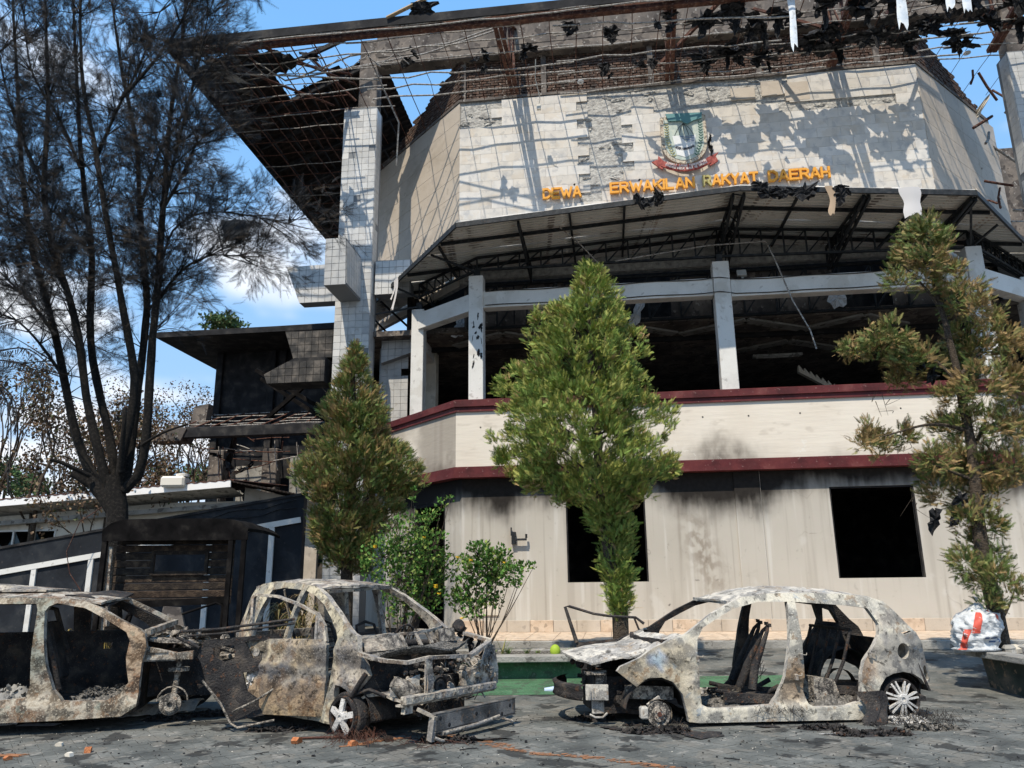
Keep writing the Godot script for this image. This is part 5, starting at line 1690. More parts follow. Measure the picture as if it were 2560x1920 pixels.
	strip(mb, Vector3(2.46, .34, .06), .34, .34, Vector3(1, 0, -.1), Vector3(0, 0, 1), .12)
	strip(mb, Vector3(2.4, .32, .04), .16, .3, Vector3(1, 0, .3), Vector3(0, 0, 1), .16)
	part(car, "melted_sill_trim", mb, M.scorch)
	# latch, hinges
	mb = MB.new()
	for q in [[1.72, .72], [.5, .72], [.52, .38], [2.55, .72], [1.64, .5]]:
		mb.cbox(Vector3(q[0], q[1], .01), Vector3(.035, .07, .05), .008); mb.tube(PackedVector3Array([Vector3(q[0] + .01, q[1] + .02, .03), Vector3(q[0] + .05, q[1] + .02, .045), Vector3(q[0] + .06, q[1] + .04, .03)]), .006, 5)
	part(car, "hinge", mb, M.car_b)
	# far door standing open ahead of the windscreen: only its window frame shows
	mb = MB.new()
	var dz := -1.75
	mb.tube(PackedVector3Array([Vector3(-.55, .78, dz - .1), Vector3(-.68, 1.245, dz - .2), Vector3(-.62, 1.25, dz - .19), Vector3(-.3, 1.15, dz - .12), Vector3(-.1, 1.12, dz - .05), Vector3(.24, 1.1, dz + .06), Vector3(.34, 1.02, dz + .1)]), PackedFloat32Array([.03, .022, .02, .018, .018, .018, .02]), 6)
	mb.bar(Vector3(-.55, .72, dz - .12), Vector3(.36, .8, dz + .1), .05, .12)
	mb.bar(Vector3(-.5, .45, dz - .12), Vector3(.36, .5, dz + .1), .05, .45)
	mb.tube(PackedVector3Array([Vector3(.22, 1.09, dz + .06), Vector3(.27, .95, dz + .07), Vector3(.34, .9, dz + .1)]), .015, 5)
	part(car, "far_door", mb, M.scorch)
	# running gear
	var fw := Node3D.new()
	fw.name = "front_brake"
	car.add_child(fw)
	mb = MB.new()
	disc(mb, Vector3(.01, .155, .02), Vector3(.1, 0, 1), [[-.012, .05], [-.012, .135], [.012, .135], [.012, .085], [.03, .075], [.03, .0]], 26)
	part(fw, "disc", mb, M.greasy)
	mb = MB.new()
	for k in 5: disc(mb, Vector3(.013 + cos(k * TAU / 5) * .05, .155 + sin(k * TAU / 5) * .05, .05), Vector3.BACK, [[-.02, .007], [.015, .007], [.015, 0]], 6)
	disc(mb, Vector3(.013, .155, .045), Vector3.BACK, [[0.0, .028], [.02, .026], [.02, .0]], 12)
	part(fw, "hub", mb, M.rust)
	mb = MB.new()
	mb.cbox(Vector3(-.15, .17, .0), Vector3(.09, .13, .1), .015); mb.bar(Vector3(-.1, .24, -.02), Vector3(.05, .32, -.06), .03, .03)
	part(fw, "caliper", mb, M.car_a)
	mb = MB.new()
	rows = []
	for i in 2:
		var row := PackedVector3Array()
		for k in 22:
			var a := lerpf(-.9, 2.3, k / 21.0)
			row.append(Vector3(.02 + cos(a) * (.15 + i * .0), .155 + sin(a) * .15, .0 - i * .06))
		rows.append(row)
	mb.surf(rows)
	part(fw, "dust_shield", mb, M.greasy)
	mb = MB.new()
	skin(mb, func(u, v): return Vector3(.02 + cos(lerpf(.1, 3.0, u)) * .36, .16 + sin(lerpf(.1, 3.0, u)) * .36, lerpf(-.06, -.45, v)), 14, 4, Vector3(0, -.015, 0))
	mb.bar(Vector3(-.2, .12, -.45), Vector3(.0, .15, -.08), .05, .05)
	part(car, "front_wheelhouse", mb, M.scorch)
	wheel(car, Vector3(2.885, .235, -.02), .215, 7, true, false)
	mb = MB.new()
	disc(mb, Vector3(2.9, .22, -1.45), Vector3.BACK, [[-.06, .2], [.06, .2]], 18); disc(mb, Vector3(.02, .2, -1.45), Vector3.BACK, [[-.06, .2], [.06, .2], [.06, 0.0]], 18)
	part(car, "far_wheels", mb, M.scorch)
	mb = MB.new()
	wires(mb, Vector3(-.05, 0, .1), .35, .09, 70); wires(mb, Vector3(3.0, 0, .12), .3, .16, 90); wires(mb, Vector3(1.4, .12, .0), .2, .1, 40); wires(mb, Vector3(2.5, 0, .12), .2, .08, 50)
	var wi := part(car, "tyre_wire", mb, M.scorch)
	wi.set_meta("kind", "stuff")
	hp = part(car, "ash_heap", heap(Vector3(2.88, 0, .06), .24, .12, .06, 513), M.alloy)
	hp.set_meta("kind", "stuff")

func car_mpv() -> void:
	var car := thing("burnt_minivan", "burnt brown and cream car shell with its engine bare and front door ajar", "car", Vector3(-1.72, 0, -8.81), deg_to_rad(-36.9))
	var W := 1.6
	var nz := noise(531, 2.0, 4)
	var zf := func(x: float, y: float) -> float:
		return -tum(y, .95, .22, 1.6) - .2 * pow(maxf(0.0, (-1.9 - x) / .6), 2.0) - .06 * smoothstep(-.2, .2, x) * smoothstep(.3, .9, y) + .03 * exp(-pow((y - .88) / .06, 2.0)) + .015 * nz.get_noise_2d(x, y) + .04 * exp(-pow((Vector2(x, y) - Vector2(-.1, .2)).length() - .34, 2.0) * 120.0)
	var outline := V2([-2.36, .3, -2.39, .6, -2.37, .965, -2.35, 1.12, -2.305, 1.45, -2.23, 1.545, -2.07, 1.598, -1.8, 1.628, -1.32, 1.6, -.98, 1.565, -.71, 1.446, -.37, 1.24, -.11, 1.06, -.04, 1.03, 0, .885, .145, .63, .06, .5, -.04, .405, -.12, .48, -.2, .515, -.29, .52, -.31, .4, -.31, .26, -.3, .11, -.46, .12, -1.9, .13, -2.0, .35, -2.15, .45, -2.28, .4])
	var front := V2([-.33, 1.0, -.38, 1.08, -.535, 1.225, -.71, 1.36, -.92, 1.455, -1.15, 1.52, -1.21, 1.24, -1.22, .98, -1.18, .6, -1.12, .3, -1.0, .22, -.6, .2, -.46, .3, -.4, .6])
	var rear := V2([-1.24, 1.525, -1.58, 1.548, -1.8, 1.525, -1.88, 1.3, -1.93, 1.0, -1.95, .75, -1.85, .5, -1.7, .28, -1.35, .22, -1.29, .4, -1.3, .7, -1.28, 1.0])
	var quarter := V2([-2.1, 1.42, -2.2, 1.35, -2.2, 1.15, -2.12, 1.1, -2.05, 1.25])
	var mb := MB.new()
	var paint := func(x: float, y: float) -> Color:
		var n := .12 * nz.get_noise_2d(x * 3.0 + 7.0, y * 3.0)
		var k := Color(1.08, 1.0, .9)
		k = k.lerp(Color(.72, .72, .74), smoothstep(-.4, -.15, x + n) * smoothstep(1.0, .9, y + n))
		k = k.lerp(Color(.85, .74, .62), smoothstep(-2.0, -2.2, x + n) * smoothstep(1.25, 1.0, y + n))
		return k
	shell(mb, outline, [front, rear, quarter], zf, .07, .07, paint)
	part(car, "side_panel", mb, M.car_b)
	mb = MB.new()
	var far := func(x, y): return -zf.call(x, y) - W
	shell(mb, outline, [front, rear, quarter], far, -.07, .11)
	part(car, "side_panel", mb, M.car_b)
	mb = MB.new()
	skin(mb, func(u, v):
		var x := lerpf(-2.2, -.93 + .12 * sin(v * PI), u)
		var y: float = 1.6 - .07 * pow(absf((x + 1.65) / .75), 2.2)
		var z0 := -tum(y, .95, .22, 1.6) - .02
		var z := lerpf(z0, -W - z0, v)
		return Vector3(x, y + .06 * (1.0 - pow(absf(v * 2 - 1), 2.4)) + .015 * nz.get_noise_2d(x * 2.0, z * 2.0) - .02 * exp(-pow((u - .5) / .2, 2.0) - pow((v - .6) / .25, 2.0)), z), 20, 16, Vector3(0, -.025, 0))
	part(car, "roof_panel", mb, M.car_b)
	mb = MB.new()
	for k in 2: mb.bar(Vector3(-.9 + .05, 1.5, -.28), Vector3(-.85, 1.54, -W + .28), .05, .04)
	part(car, "windscreen_header", mb, M.car_b)
	# cowl: upper rail, a slotted panel below it and the scuttle tray with ash
	mb = MB.new()
	skin(mb, func(u, v): return Vector3(-.14 + .22 * sin(v * PI) + .03 * u, 1.02 + .05 * v + .02 * nz.get_noise_2d(v * 6, 2), lerpf(-.12, -W + .1, v) - .0 * u), 2, 16, Vector3(0, -.03, 0))
	part(car, "cowl_rail", mb, M.car_b)
	mb = MB.new()
	for k in 7:
		var v := k / 6.0
		mb.bar(Vector3(-.12 + .2 * sin(v * PI), 1.02 + .05 * v, lerpf(-.16, -W + .16, v)), Vector3(-.02 + .22 * sin(v * PI), .86 + .06 * v, lerpf(-.16, -W + .16, v)), .05, .02)
	skin(mb, func(u, v): return Vector3(lerpf(-.1, .0, u) + .2 * sin(v * PI), lerpf(.99, .86, u) + .05 * v, lerpf(-.14, -.75, v)), 3, 8, Vector3(-.01, 0, 0))
	skin(mb, func(u, v): return Vector3(lerpf(-.02, .02, u) + .1, lerpf(1.05, .9, u), lerpf(-1.2, -W + .1, v)), 3, 6, Vector3(-.01, 0, 0))
	part(car, "cowl_panel", mb, M.greasy)
	mb = MB.new()
	skin(mb, func(u, v): return Vector3(lerpf(.0, .28, u) + .2 * sin(v * PI), .86 + .06 * v + .05 * u * sin(v * 7.0) - .06 * sin(u * PI) + .02 * nz.get_noise_2d(u * 8, v * 12), lerpf(-.08, -W + .02, v)), 8, 24, Vector3(0, -.02, 0))
	part(car, "scuttle_tray", mb, M.ash)
	mb = MB.new()
	skin(mb, func(u, v): return Vector3(.05 + .1 * sin(v * PI), lerpf(.2, .86, u), lerpf(-.08, -W + .08, v)), 5, 10, Vector3(-.03, 0, 0))
	part(car, "bulkhead", mb, M.scorch)
	# engine bay
	mb = MB.new()
	mb.box(Vector3(.3, .38, -.95), Vector3(.34, .4, .6))
	clutter(mb, Vector3(.15, .2, -1.3), Vector3(.62, .74, -.3), 120, .08)
	part(car, "engine", mb, M.scorch)
	mb = MB.new()
	clutter(mb, Vector3(.4, .3, -1.3), Vector3(.68, .76, -.2), 70, .06)
	part(car, "engine_ancillaries", mb, M.greasy)
	mb = MB.new()
	disc(mb, Vector3(.62, .5, -.62), Vector3(1, 0, .1), [[.0, 0.0], [.05, .03], [.05, .07], [.02, .085], [.05, .1], [.02, .11], [-.04, .11]], 22)
	part(car, "crank_pulley", mb, M.scorch)
	mb = MB.new()
	disc(mb, Vector3(.66, .6, -.47), Vector3(1, 0, .1), [[.03, .0], [.03, .02], [.0, .03], [.03, .045], [.0, .055], [-.05, .055]], 16)
	disc(mb, Vector3(.6, .45, -.86), Vector3(1, 0, .1), [[.03, .0], [.03, .04], [.0, .06], [-.05, .06]], 16)
	part(car, "idler_pulley", mb, M.car_b)
	mb = MB.new()
	mb.tube(PackedVector3Array([Vector3(.55, .6, -.02), Vector3(.6, .52, -.12), Vector3(.6, .44, -.25), Vector3(.62, .5, -.34)]), PackedFloat32Array([.06, .1, .11, .07]), 12)
	part(car, "air_box", mb, M.greasy)
	mb = MB.new()
	clutter(mb, Vector3(.4, .35, -1.45), Vector3(.7, .75, -1.05), 46, .1)
	mb.cbox(Vector3(.62, .5, -1.2), Vector3(.1, .3, .34), .02, Basis(Vector3.RIGHT, .15))
	part(car, "radiator_remains", mb, M.car_b)
	# front frame: upper tie bar, uprights, lower cross member
	mb = MB.new()
	var tie := PackedVector3Array([Vector3(.05, .86, .02), Vector3(.4, .8, -.02), Vector3(.62, .78, -.15), Vector3(.74, .82, -.35), Vector3(.76, .8, -.75), Vector3(.76, .79, -1.0), Vector3(.74, .9, -1.35), Vector3(.62, .92, -1.52), Vector3(.2, .98, -1.58)])
	for k in tie.size() - 1: mb.bar(tie[k], tie[k + 1] + (tie[k + 1] - tie[k]).normalized() * .01, .07, .035)
	part(car, "tie_bar", mb, M.car_b)
	mb = MB.new()
	for k in 5: mb.bar(Vector3(.76, .44 + k * .075, -.34 - .02 * sin(k)), Vector3(.76, .52 + k * .075, -.34 - .02 * sin(k + 1.0)), .09, .02, Vector3.RIGHT)
	mb.box(Vector3(.745, .62, -.34), Vector3(.02, .4, .1))
	part(car, "latch_post", mb, M.car_b)
	mb = MB.new()
	mb.prism(V2([-1.56, .44, -1.28, .44, -1.26, .66, -1.36, .86, -1.5, .88, -1.57, .6]), Transform3D(Basis(Vector3(0, 0, 1), Vector3.UP, Vector3(-1, 0, 0)), Vector3(.72, 0, 0)), .03)
	for k in 7: scrap(mb, Vector3(.735, R(.5, .82), R(-1.5, -1.3)), Vector3(.02, .0, .05), Vector3(.01, .06, 0), .02)
	part(car, "headlamp_panel", mb, M.car_b)
	mb = MB.new()
	skin(mb, func(u, v): return Vector3(.66 - .12 * u + .02 * nz.get_noise_2d(u * 8, v * 8), .45 + v * .2 * (1.0 - u * .5), lerpf(-.3, .0, u)), 8, 5, Vector3(-.02, 0, 0))
	part(car, "torn_wing_edge", mb, M.car_a)
	mb = MB.new()
	mb.cbox(Vector3(.74, .43, -.72), Vector3(.08, .085, 1.5), .012)
	mb.box(Vector3(.69, .38, -.72), Vector3(.1, .02, 1.5))
	for k in 9: mb.box(Vector3(.782, .43, -.1 - k * .16), Vector3(.006, .03, .06))
	part(car, "lower_cross_member", mb, M.car_b)
	mb = MB.new()
	mb.prism(V2([-.1, .3, .02, .3, .0, .44, -.1, .44]), Transform3D(Basis(Vector3(0, 0, 1), Vector3.UP, Vector3(-1, 0, 0)), Vector3(.74, 0, -.02)), .05)
	part(car, "crash_bracket", mb, M.car_b)
	# fallen bumper beam with holes, low in front
	mb = MB.new()
	mb.cbox(Vector3(.92, .2, -.93), Vector3(.04, .16, 1.36), .01)
	mb.box(Vector3(.9, .285, -.93), Vector3(.08, .012, 1.36)); mb.box(Vector3(.9, .115, -.93), Vector3(.08, .012, 1.36))
	var bumper := part(car, "bumper_beam", mb, M.beam_steel, "fallen grey steel bumper beam")
	mb = MB.new()
	for q in [[.24, -.32], [.16, -.46], [.22, -1.5], [.15, -1.35], [.21, -.9], [.17, -1.1]]: disc(mb, Vector3(.941, q[0], q[1]), Vector3.RIGHT, [[.0, .022], [.003, .0]], 12)
	part(bumper, "bolt_hole", mb, M.soot)
	mb = MB.new()
	mb.tube(PackedVector3Array([Vector3(.93, .09, -.36), Vector3(.93, .1, -.9), Vector3(.93, .13, -1.3)]), .025, 7)
	mb.tube(PackedVector3Array([Vector3(.93, .1, -1.36), Vector3(.98, .08, -1.42), Vector3(.99, .05, -1.48), Vector3(.95, .06, -1.52)]), .014, 6)
	part(car, "tow_bar", mb, M.car_b)
	mb = MB.new()
	mb.bar(Vector3(.91, .27, -.25), Vector3(.88, .03, -.24), .05, .07); mb.bar(Vector3(.78, .34, -.14), Vector3(.9, .26, -.26), .07, .03)
	mb.tube(PackedVector3Array([Vector3(.92, .06, -.26), Vector3(.97, .03, -.32), Vector3(.95, .02, -.4)]), .018, 6)
	part(car, "bumper_stay", mb, M.car_b)
	# fender apron edge and bent liner by the wheel
	mb = MB.new()
	skin(mb, func(u, v): return Vector3(lerpf(-.05, .72, v), .4 + .06 * sin(v * 3.0) + .04 * nz.get_noise_2d(u * 5, v * 9), lerpf(-.05, -.35, u)), 4, 12, Vector3(0, -.03, 0))
	part(car, "apron", mb, M.car_b)
	mb = MB.new()
	mb.tube(PackedVector3Array([Vector3(-.02, .42, .03), Vector3(.12, .58, .04), Vector3(.16, .66, .0)]), .028, 6)
	mb.tube(PackedVector3Array([Vector3(.0, .44, .02), Vector3(.2, .5, -.02), Vector3(.42, .44, -.05)]), .02, 6)
	part(car, "bent_liner", mb, M.scorch)
	mb = MB.new()
	skin(mb, func(u, v): return Vector3(-.12 + cos(lerpf(.0, PI, u)) * .34, .2 + sin(lerpf(.0, PI, u)) * .34, lerpf(-.03, -.4, v)), 14, 4, Vector3(0, -.015, 0))
	part(car, "wheelhouse", mb, M.scorch)
	# floor and interior
	mb = MB.new()
	skin(mb, func(u, v): return Vector3(lerpf(-2.3, .1, u), .2 + .03 * nz.get_noise_2d(u * 9, v * 4), lerpf(-.05, -W + .05, v)), 16, 8, Vector3(0, -.06, 0))
	part(car, "floor_pan", mb, M.scorch)
	for q in [[-.95, -.45], [-.95, -1.15], [-1.75, -.45], [-1.75, -1.1]]:
		mb = MB.new()
		var c := Vector3(q[0], .45, q[1])
		mb.tube(PackedVector3Array([c + Vector3(0, 0, -.2), c + Vector3(-.1, .35, -.2), c + Vector3(-.18, .62, -.15), c + Vector3(-.18, .66, 0), c + Vector3(-.18, .62, .15), c + Vector3(-.1, .35, .2), c + Vector3(0, 0, .2)]), .02, 6)
		for k in 4: mb.tube(PackedVector3Array([c + Vector3(-.04 - k * .035, .15 + k * .12, -.19), c + Vector3(-.04 - k * .035, .15 + k * .12, .19)]), .01, 4)
		mb.cbox(c + Vector3(.15, -.08, 0), Vector3(.5, .08, .44), .02)
		part(car, "seat_frame", mb, M.scorch)
	mb = MB.new()
	mb.tube(PackedVector3Array([Vector3(-.2, .85, -.15), Vector3(-.25, .9, -.8), Vector3(-.2, .86, -1.45)]), .045, 8)
	var ring := PackedVector3Array()
	for k in 17: ring.append(Vector3(-.45 + .06 * sin(TAU * k / 16), .92 + .17 * sin(TAU * k / 16), -1.15 + .18 * cos(TAU * k / 16)))
	mb.tube(ring, .014, 6)
	part(car, "steering_wheel", mb, M.scorch)
	# tailgate frame
	mb = MB.new()
	mb.bar(Vector3(-2.36, .95, -.1), Vector3(-2.36, .95, -W + .1), .06, .1); mb.bar(Vector3(-2.36, .6, -.1), Vector3(-2.36, .6, -W + .1), .05, .5)
	mb.tube(PackedVector3Array([Vector3(-2.3, 1.0, -.9), Vector3(-2.25, 1.52, -.7)]), .015, 5)
	part(car, "tailgate", mb, M.car_b)
	# near front door, swung out by twenty degrees
	var dn := Node3D.new()
	dn.name = "front_door"
	car.add_child(dn)
	dn.position = Vector3(-.5, 0, .02)
	dn.rotation.y = deg_to_rad(19.9)
	mb = MB.new()
	var dz := noise(541, 2.4, 4)
	var dzf := func(x: float, y: float) -> float: return .03 * sin((y - .17) / .82 * PI) + .02 * exp(-pow((y - .9) / .05, 2.0)) - .02 * exp(-pow((y - .58) / .05, 2.0)) + .012 * dz.get_noise_2d(x * 1.5, y * 1.5)
	var slot1 := V2([-.99, .845, -.92, .85, -.9, .83, -.92, .82, -.98, .822])
	shell(mb, V2([-1.03, .93, -1.02, .985, -.02, .985, .03, .93, .035, .6, .02, .19, -.06, .175, -.88, .175, -.93, .2, -.985, .6]), [slot1, V2([-.83, .86, -.78, .85, -.775, .83, -.83, .825])], dzf, .06, .045, func(x: float, y: float) -> Color:
		var n := .14 * dz.get_noise_2d(x * 2.0, y * 2.0)
		var k := Color(.68, .56, .45)
		k = k.lerp(Color(.56, .58, .63), smoothstep(.5, .62, y + n))
		k = k.lerp(Color(1.05, .95, .82), smoothstep(.66, .78, y + n * 1.3) * smoothstep(.3, .1, absf(x + .75 + n) - .1))
		k = k.lerp(Color(.9, .8, .66), smoothstep(.1, .0, absf(x + .25 + n) - .1) * smoothstep(.6, .75, y + n))
		k = k.lerp(Color(.9, .75, .55), smoothstep(.3, .22, y + n * .6))
		return k)
	part(dn, "door_skin", mb, M.car_b, "blotched brown and grey door skin")
	mb = MB.new()
	disc(mb, Vector3(-.875, .84, .035), Vector3.BACK, [[-.02, .05], [.0, .045], [-.008, .0]], 16)
	part(dn, "handle_cup", mb, M.car_b)
	mb = MB.new()
	var fp := PackedVector3Array([Vector3(-.985, .97, -.02), Vector3(-1.06, 1.44, -.12), Vector3(-1.03, 1.475, -.12), Vector3(-.73, 1.455, -.12), Vector3(-.43, 1.365, -.1), Vector3(-.16, 1.255, -.08), Vector3(-.05, 1.13, -.05), Vector3(-.0, .97, -.02)])
	for k in fp.size() - 1: mb.bar(fp[k], fp[k + 1] + (fp[k + 1] - fp[k]).normalized() * .012, .03, .05, Vector3.BACK)
	mb.bar(Vector3(-.16, 1.24, -.07), Vector3(-.14, .98, -.03), .03, .03); mb.prism(V2([-.13, .98, -.0, .98, -.05, 1.12, -.13, 1.2]), Transform3D(Basis.IDENTITY, Vector3(0, 0, -.06)), .02)
	part(dn, "window_frame", mb, M.car_b)
	# near front wheel, turned out
	wheel(car, Vector3(-.12, .215, .06), .2, 5, false, true)
	car.get_node("wheel").rotation.y = 0.0
	mb = MB.new()
	wires(mb, Vector3(.1, 0, .1), .25, .14, 90); wires(mb, Vector3(.8, 0, -.3), .4, .05, 40)
	var wi := part(car, "tyre_wire", mb, M.rust)
	wi.set_meta("kind", "stuff")
	mb = MB.new()
	disc(mb, Vector3(-.1, .22, -1.45), Vector3.BACK, [[-.08, .0], [-.08, .2], [.08, .2], [.08, 0.0]], 18)
	part(car, "far_wheel", mb, M.scorch)
	# far wing: mirror and crumpled edge
	mb = MB.new()
	for k in 6: scrap(mb, Vector3(.1 + k * .08, .98 - k * .06, -1.6 - R(0, .06)), Vector3(.08, R(-.05, .05), .03), Vector3(.02, .07, R(-.03, .03)), .03)
	disc(mb, Vector3(.05, 1.06, -1.62), Vector3(.5, .2, .2), [[-.04, .0], [-.04, .07], [.03, .08], [.05, .05], [.05, 0]], 12)
	part(car, "far_wing", mb, M.scorch)
	# rear door swung wide open, its bare inner panel towards the camera
	var rd := Node3D.new()
	rd.name = "rear_door"
	car.add_child(rd)
	var T := Transform3D(Basis(Vector3.UP, deg_to_rad(40.0)), Vector3(-1.02, 0, .12))
	rd.transform = T
	mb = MB.new()
	shell(mb, V2([-1.02, .8, -.96, .98, -.1, 1.04, -.05, .9, -.06, .2, -.5, .12, -.6, .1, -.68, .28, -.9, .5, -.93, .66]), [V2([-.85, .9, -.8, .92, -.62, .92, -.6, .78, -.72, .74, -.84, .8]), V2([-.5, .62, -.14, .68, -.12, .4, -.3, .34, -.44, .42]), V2([-.5, .96, -.3, .97, -.25, .84, -.4, .78])], func(x, y): return .012 * nz.get_noise_2d(x * 3, y * 3), .035, .1)
	part(rd, "inner_panel", mb, M.scorch)
	mb = MB.new()
	mb.tube(PackedVector3Array([Vector3(-1.0, .9, .02), Vector3(-1.28, 1.02, .0), Vector3(-1.24, 1.08, .0), Vector3(-.8, 1.1, .0), Vector3(.05, 1.2, .0)]), .018, 6)
	mb.tube(PackedVector3Array([Vector3(-1.15, 1.03, .0), Vector3(-.8, 1.05, .0), Vector3(.05, 1.15, .0)]), .014, 6)
	part(rd, "window_frame", mb, M.scorch)
	mb = MB.new()
	mb.tube(PackedVector3Array([Vector3(-.93, .55, .04), Vector3(-.7, .3, .06), Vector3(-.58, .1, .06), Vector3(-.5, .05, .06), Vector3(-.1, .12, .05)]), .014, 6)
	mb.tube(PackedVector3Array([Vector3(-.56, .22, .07), Vector3(-.3, .34, .07), Vector3(-.05, .5, .05)]), .014, 6)
	part(rd, "regulator_rail", mb, M.greasy)
	for q in [Vector3(-.3, .5, -.05), Vector3(-.2, .6, -.06), Vector3(-.42, .52, -.05), Vector3(-.15, .42, -.05)]:
		mb = MB.new()
		scrap(mb, q, Vector3(.06, .02, 0), Vector3(0, .07, .02), .03)
		part(rd, "insulation_scrap", mb, M.alloy)

func car_van() -> void:
	var car := thing("burnt_van", "rusty burnt van shell with open doorways on the far left", "van", Vector3(-4.6, 0, -9.43), deg_to_rad(11.6))
	var W := 1.62
	var nz := noise(561, 2.0, 4)
	var zf := func(x: float, y: float) -> float:
		return -tum(y, .95, .22, 1.6) + .05 * smoothstep(.4, .3, y) - .03 * smoothstep(.12, .0, y) + .012 * nz.get_noise_2d(x, y) + .012 * sin(y * 55.0) * smoothstep(.34, .3, y)
	var outline := V2([-4.2, .15, -4.2, 1.47, -1.4, 1.478, -.82, 1.462, -.47, 1.425, -.28, 1.345, -.03, 1.205, .19, 1.1, .25, 1.05, .285, .91, .25, .72, .245, .5, .25, .26, .1, .16, -.54, .142])
	var front := V2([-.854, 1.373, -.777, 1.408, -.455, 1.345, -.2, 1.215, .045, 1.07, .095, .97, .075, .79, .09, .68, .13, .515, .065, .41, -.086, .327, -.543, .34, -.66, .457, -.765, .71, -.833, 1.04, -.883, 1.317])
	var rear := V2([-2.4, 1.42, -1.0, 1.404, -.967, 1.34, -.94, 1.04, -.93, .77, -.905, .52, -.935, .39, -1.2, .365, -2.2, .37, -2.35, .6, -2.42, 1.0])
	var back := V2([-4.0, 1.4, -2.6, 1.41, -2.6, .95, -4.0, .95])
	var mb := MB.new()
	shell(mb, outline, [front, rear, back], zf, .09, .06, func(x: float, y: float) -> Color:
		var n := .12 * nz.get_noise_2d(x * 3.0 + 7.0, y * 3.0)
		var k := Color(1.0, .97, .9)
		k = k.lerp(Color(.72, .8, .78), smoothstep(-.75, -.85, x + n) * smoothstep(-1.1, -1.0, x + n) * smoothstep(.5, .7, y))
		k = k.lerp(Color(1.0, .82, .66), smoothstep(-.4, -.05, x + n) * smoothstep(.35, .5, y + n))
		return k)
	part(car, "side_panel", mb, M.car_c)
	mb = MB.new()
	shell(mb, outline, [V2([-.8, 1.35, -.455, 1.32, -.1, 1.1, -.02, 1.02, -.8, 1.02]), V2([-2.3, 1.38, -1.0, 1.36, -1.0, 1.02, -2.3, 1.02]), V2([-.62, .86, -.5, .86, -.5, .78, -.62, .78]), V2([-1.2, .84, -1.1, .84, -1.1, .74, -1.2, .74])], func(x, y): return -zf.call(x, y) - W, -.06, .12)
	part(car, "side_panel", mb, M.scorch, "scorched far side with window openings")
	mb = MB.new()
	skin(mb, func(u, v):
		var x := lerpf(-4.2, -.3 + .1 * sin(v * PI), u)
		var y := 1.475 - .09 * pow(maxf(0, (x + 1.0) / .8), 2.0)
		var z0 := -tum(y, .95, .22, 1.6) - .02
		return Vector3(x, y + .06 * (1.0 - pow(absf(v * 2 - 1), 2.6)) + .015 * nz.get_noise_2d(x * 2, v * 4), lerpf(z0, -W - z0, v)), 30, 12, Vector3(0, -.025, 0))
	part(car, "roof_panel", mb, M.car_c)
	mb = MB.new()
	skin(mb, func(u, v): return Vector3(lerpf(-3.0, -1.02, u) + .1 * v, 1.56 + .09 * sin(u * PI * .9 + .25) * (1.0 - pow(absf(v * 2 - 1), 2.0)) , lerpf(-.45, -1.2, v)), 14, 8, Vector3(0, -.02, 0))
	part(car, "roof_cover", mb, M.car_b, "buckled cream panel lying on the roof")
	mb = MB.new()
	skin(mb, func(u, v): return Vector3(lerpf(-.75, -.25 + .06 * v, u), 1.5 + .04 * sin(u * PI) - .13 * u * (1.0 - v) , lerpf(-.28, -1.1, v)), 8, 6, Vector3(0, -.02, 0))
	part(car, "peeled_roof_edge", mb, M.scorch, "dark peeled sheet at the front of the roof")
	# far windscreen pillar and the dash rail
	mb = MB.new()
	mb.bar(Vector3(-.35, 1.45, -1.25), Vector3(.32, 1.12, -1.3), .06, .05); mb.bar(Vector3(.32, 1.12, -1.3), Vector3(.26, 1.06, -.1), .07, .06)
	part(car, "windscreen_frame", mb, M.car_c)
	mb = MB.new()
	skin(mb, func(u, v): return Vector3(lerpf(.22, .75, u) , 1.0 - .1 * u + .05 * nz.get_noise_2d(u * 4, v * 6), lerpf(-.15, -W + .1, v)), 6, 12, Vector3(0, -.03, 0))
	for k in 8: scrap(mb, Vector3(R(.3, .8), R(.92, 1.02), R(-1.4, -.2)), Vector3(R(.1, .2), R(-.05, .05), R(-.1, .1)), Vector3(R(-.05, .05), R(0, .05), R(.08, .16)), .04)
	part(car, "scuttle", mb, M.greasy)
	mb = MB.new()
	skin(mb, func(u, v): return Vector3(.2, lerpf(.2, 1.0, u), lerpf(-.1, -W + .1, v)), 4, 8, Vector3(-.03, 0, 0))
	part(car, "bulkhead", mb, M.scorch)
	# stamped inner wing rail
	mb = MB.new()
	mb.prism(V2([.16, .73, .6, .73, .6, .82, .24, .9, .16, .9]), Transform3D(Basis.IDENTITY, Vector3(0, 0, -.18)), .1)
	mb.prism(V2([.6, .745, .79, .74, .79, .835, .6, .815]), Transform3D(Basis.IDENTITY, Vector3(0, 0, -.17)), .08)
	mb.box(Vector3(.4, .76, -.075), Vector3(.42, .025, .02)); mb.box(Vector3(.36, .84, -.075), Vector3(.3, .02, .02))
	part(car, "inner_wing_rail", mb, M.car_c)
	mb = MB.new()
	skin(mb, func(u, v): return Vector3(lerpf(.25, 1.05, u), lerpf(.3, .85, v), -.42 - .04 * sin(u * 5.0) + .03 * nz.get_noise_2d(u * 6, v * 6)), 8, 6, Vector3(0, 0, -.02))
	part(car, "inner_wing", mb, M.scorch)
	mb = MB.new()
	clutter(mb, Vector3(.3, .25, -1.3), Vector3(1.15, .95, -.5), 70, .12)
	part(car, "engine", mb, M.greasy)
	# front hub on its strut
	mb = MB.new()
	disc(mb, Vector3(.59, .25, -.08), Vector3(.1, 0, 1), [[-.05, .0], [-.05, .12], [0, .125], [.02, .12], [.02, .07], [.05, .07], [.05, .03], [.02, .03], [.02, 0.0]], 20)
	part(car, "front_hub", mb, M.greasy)
	mb = MB.new()
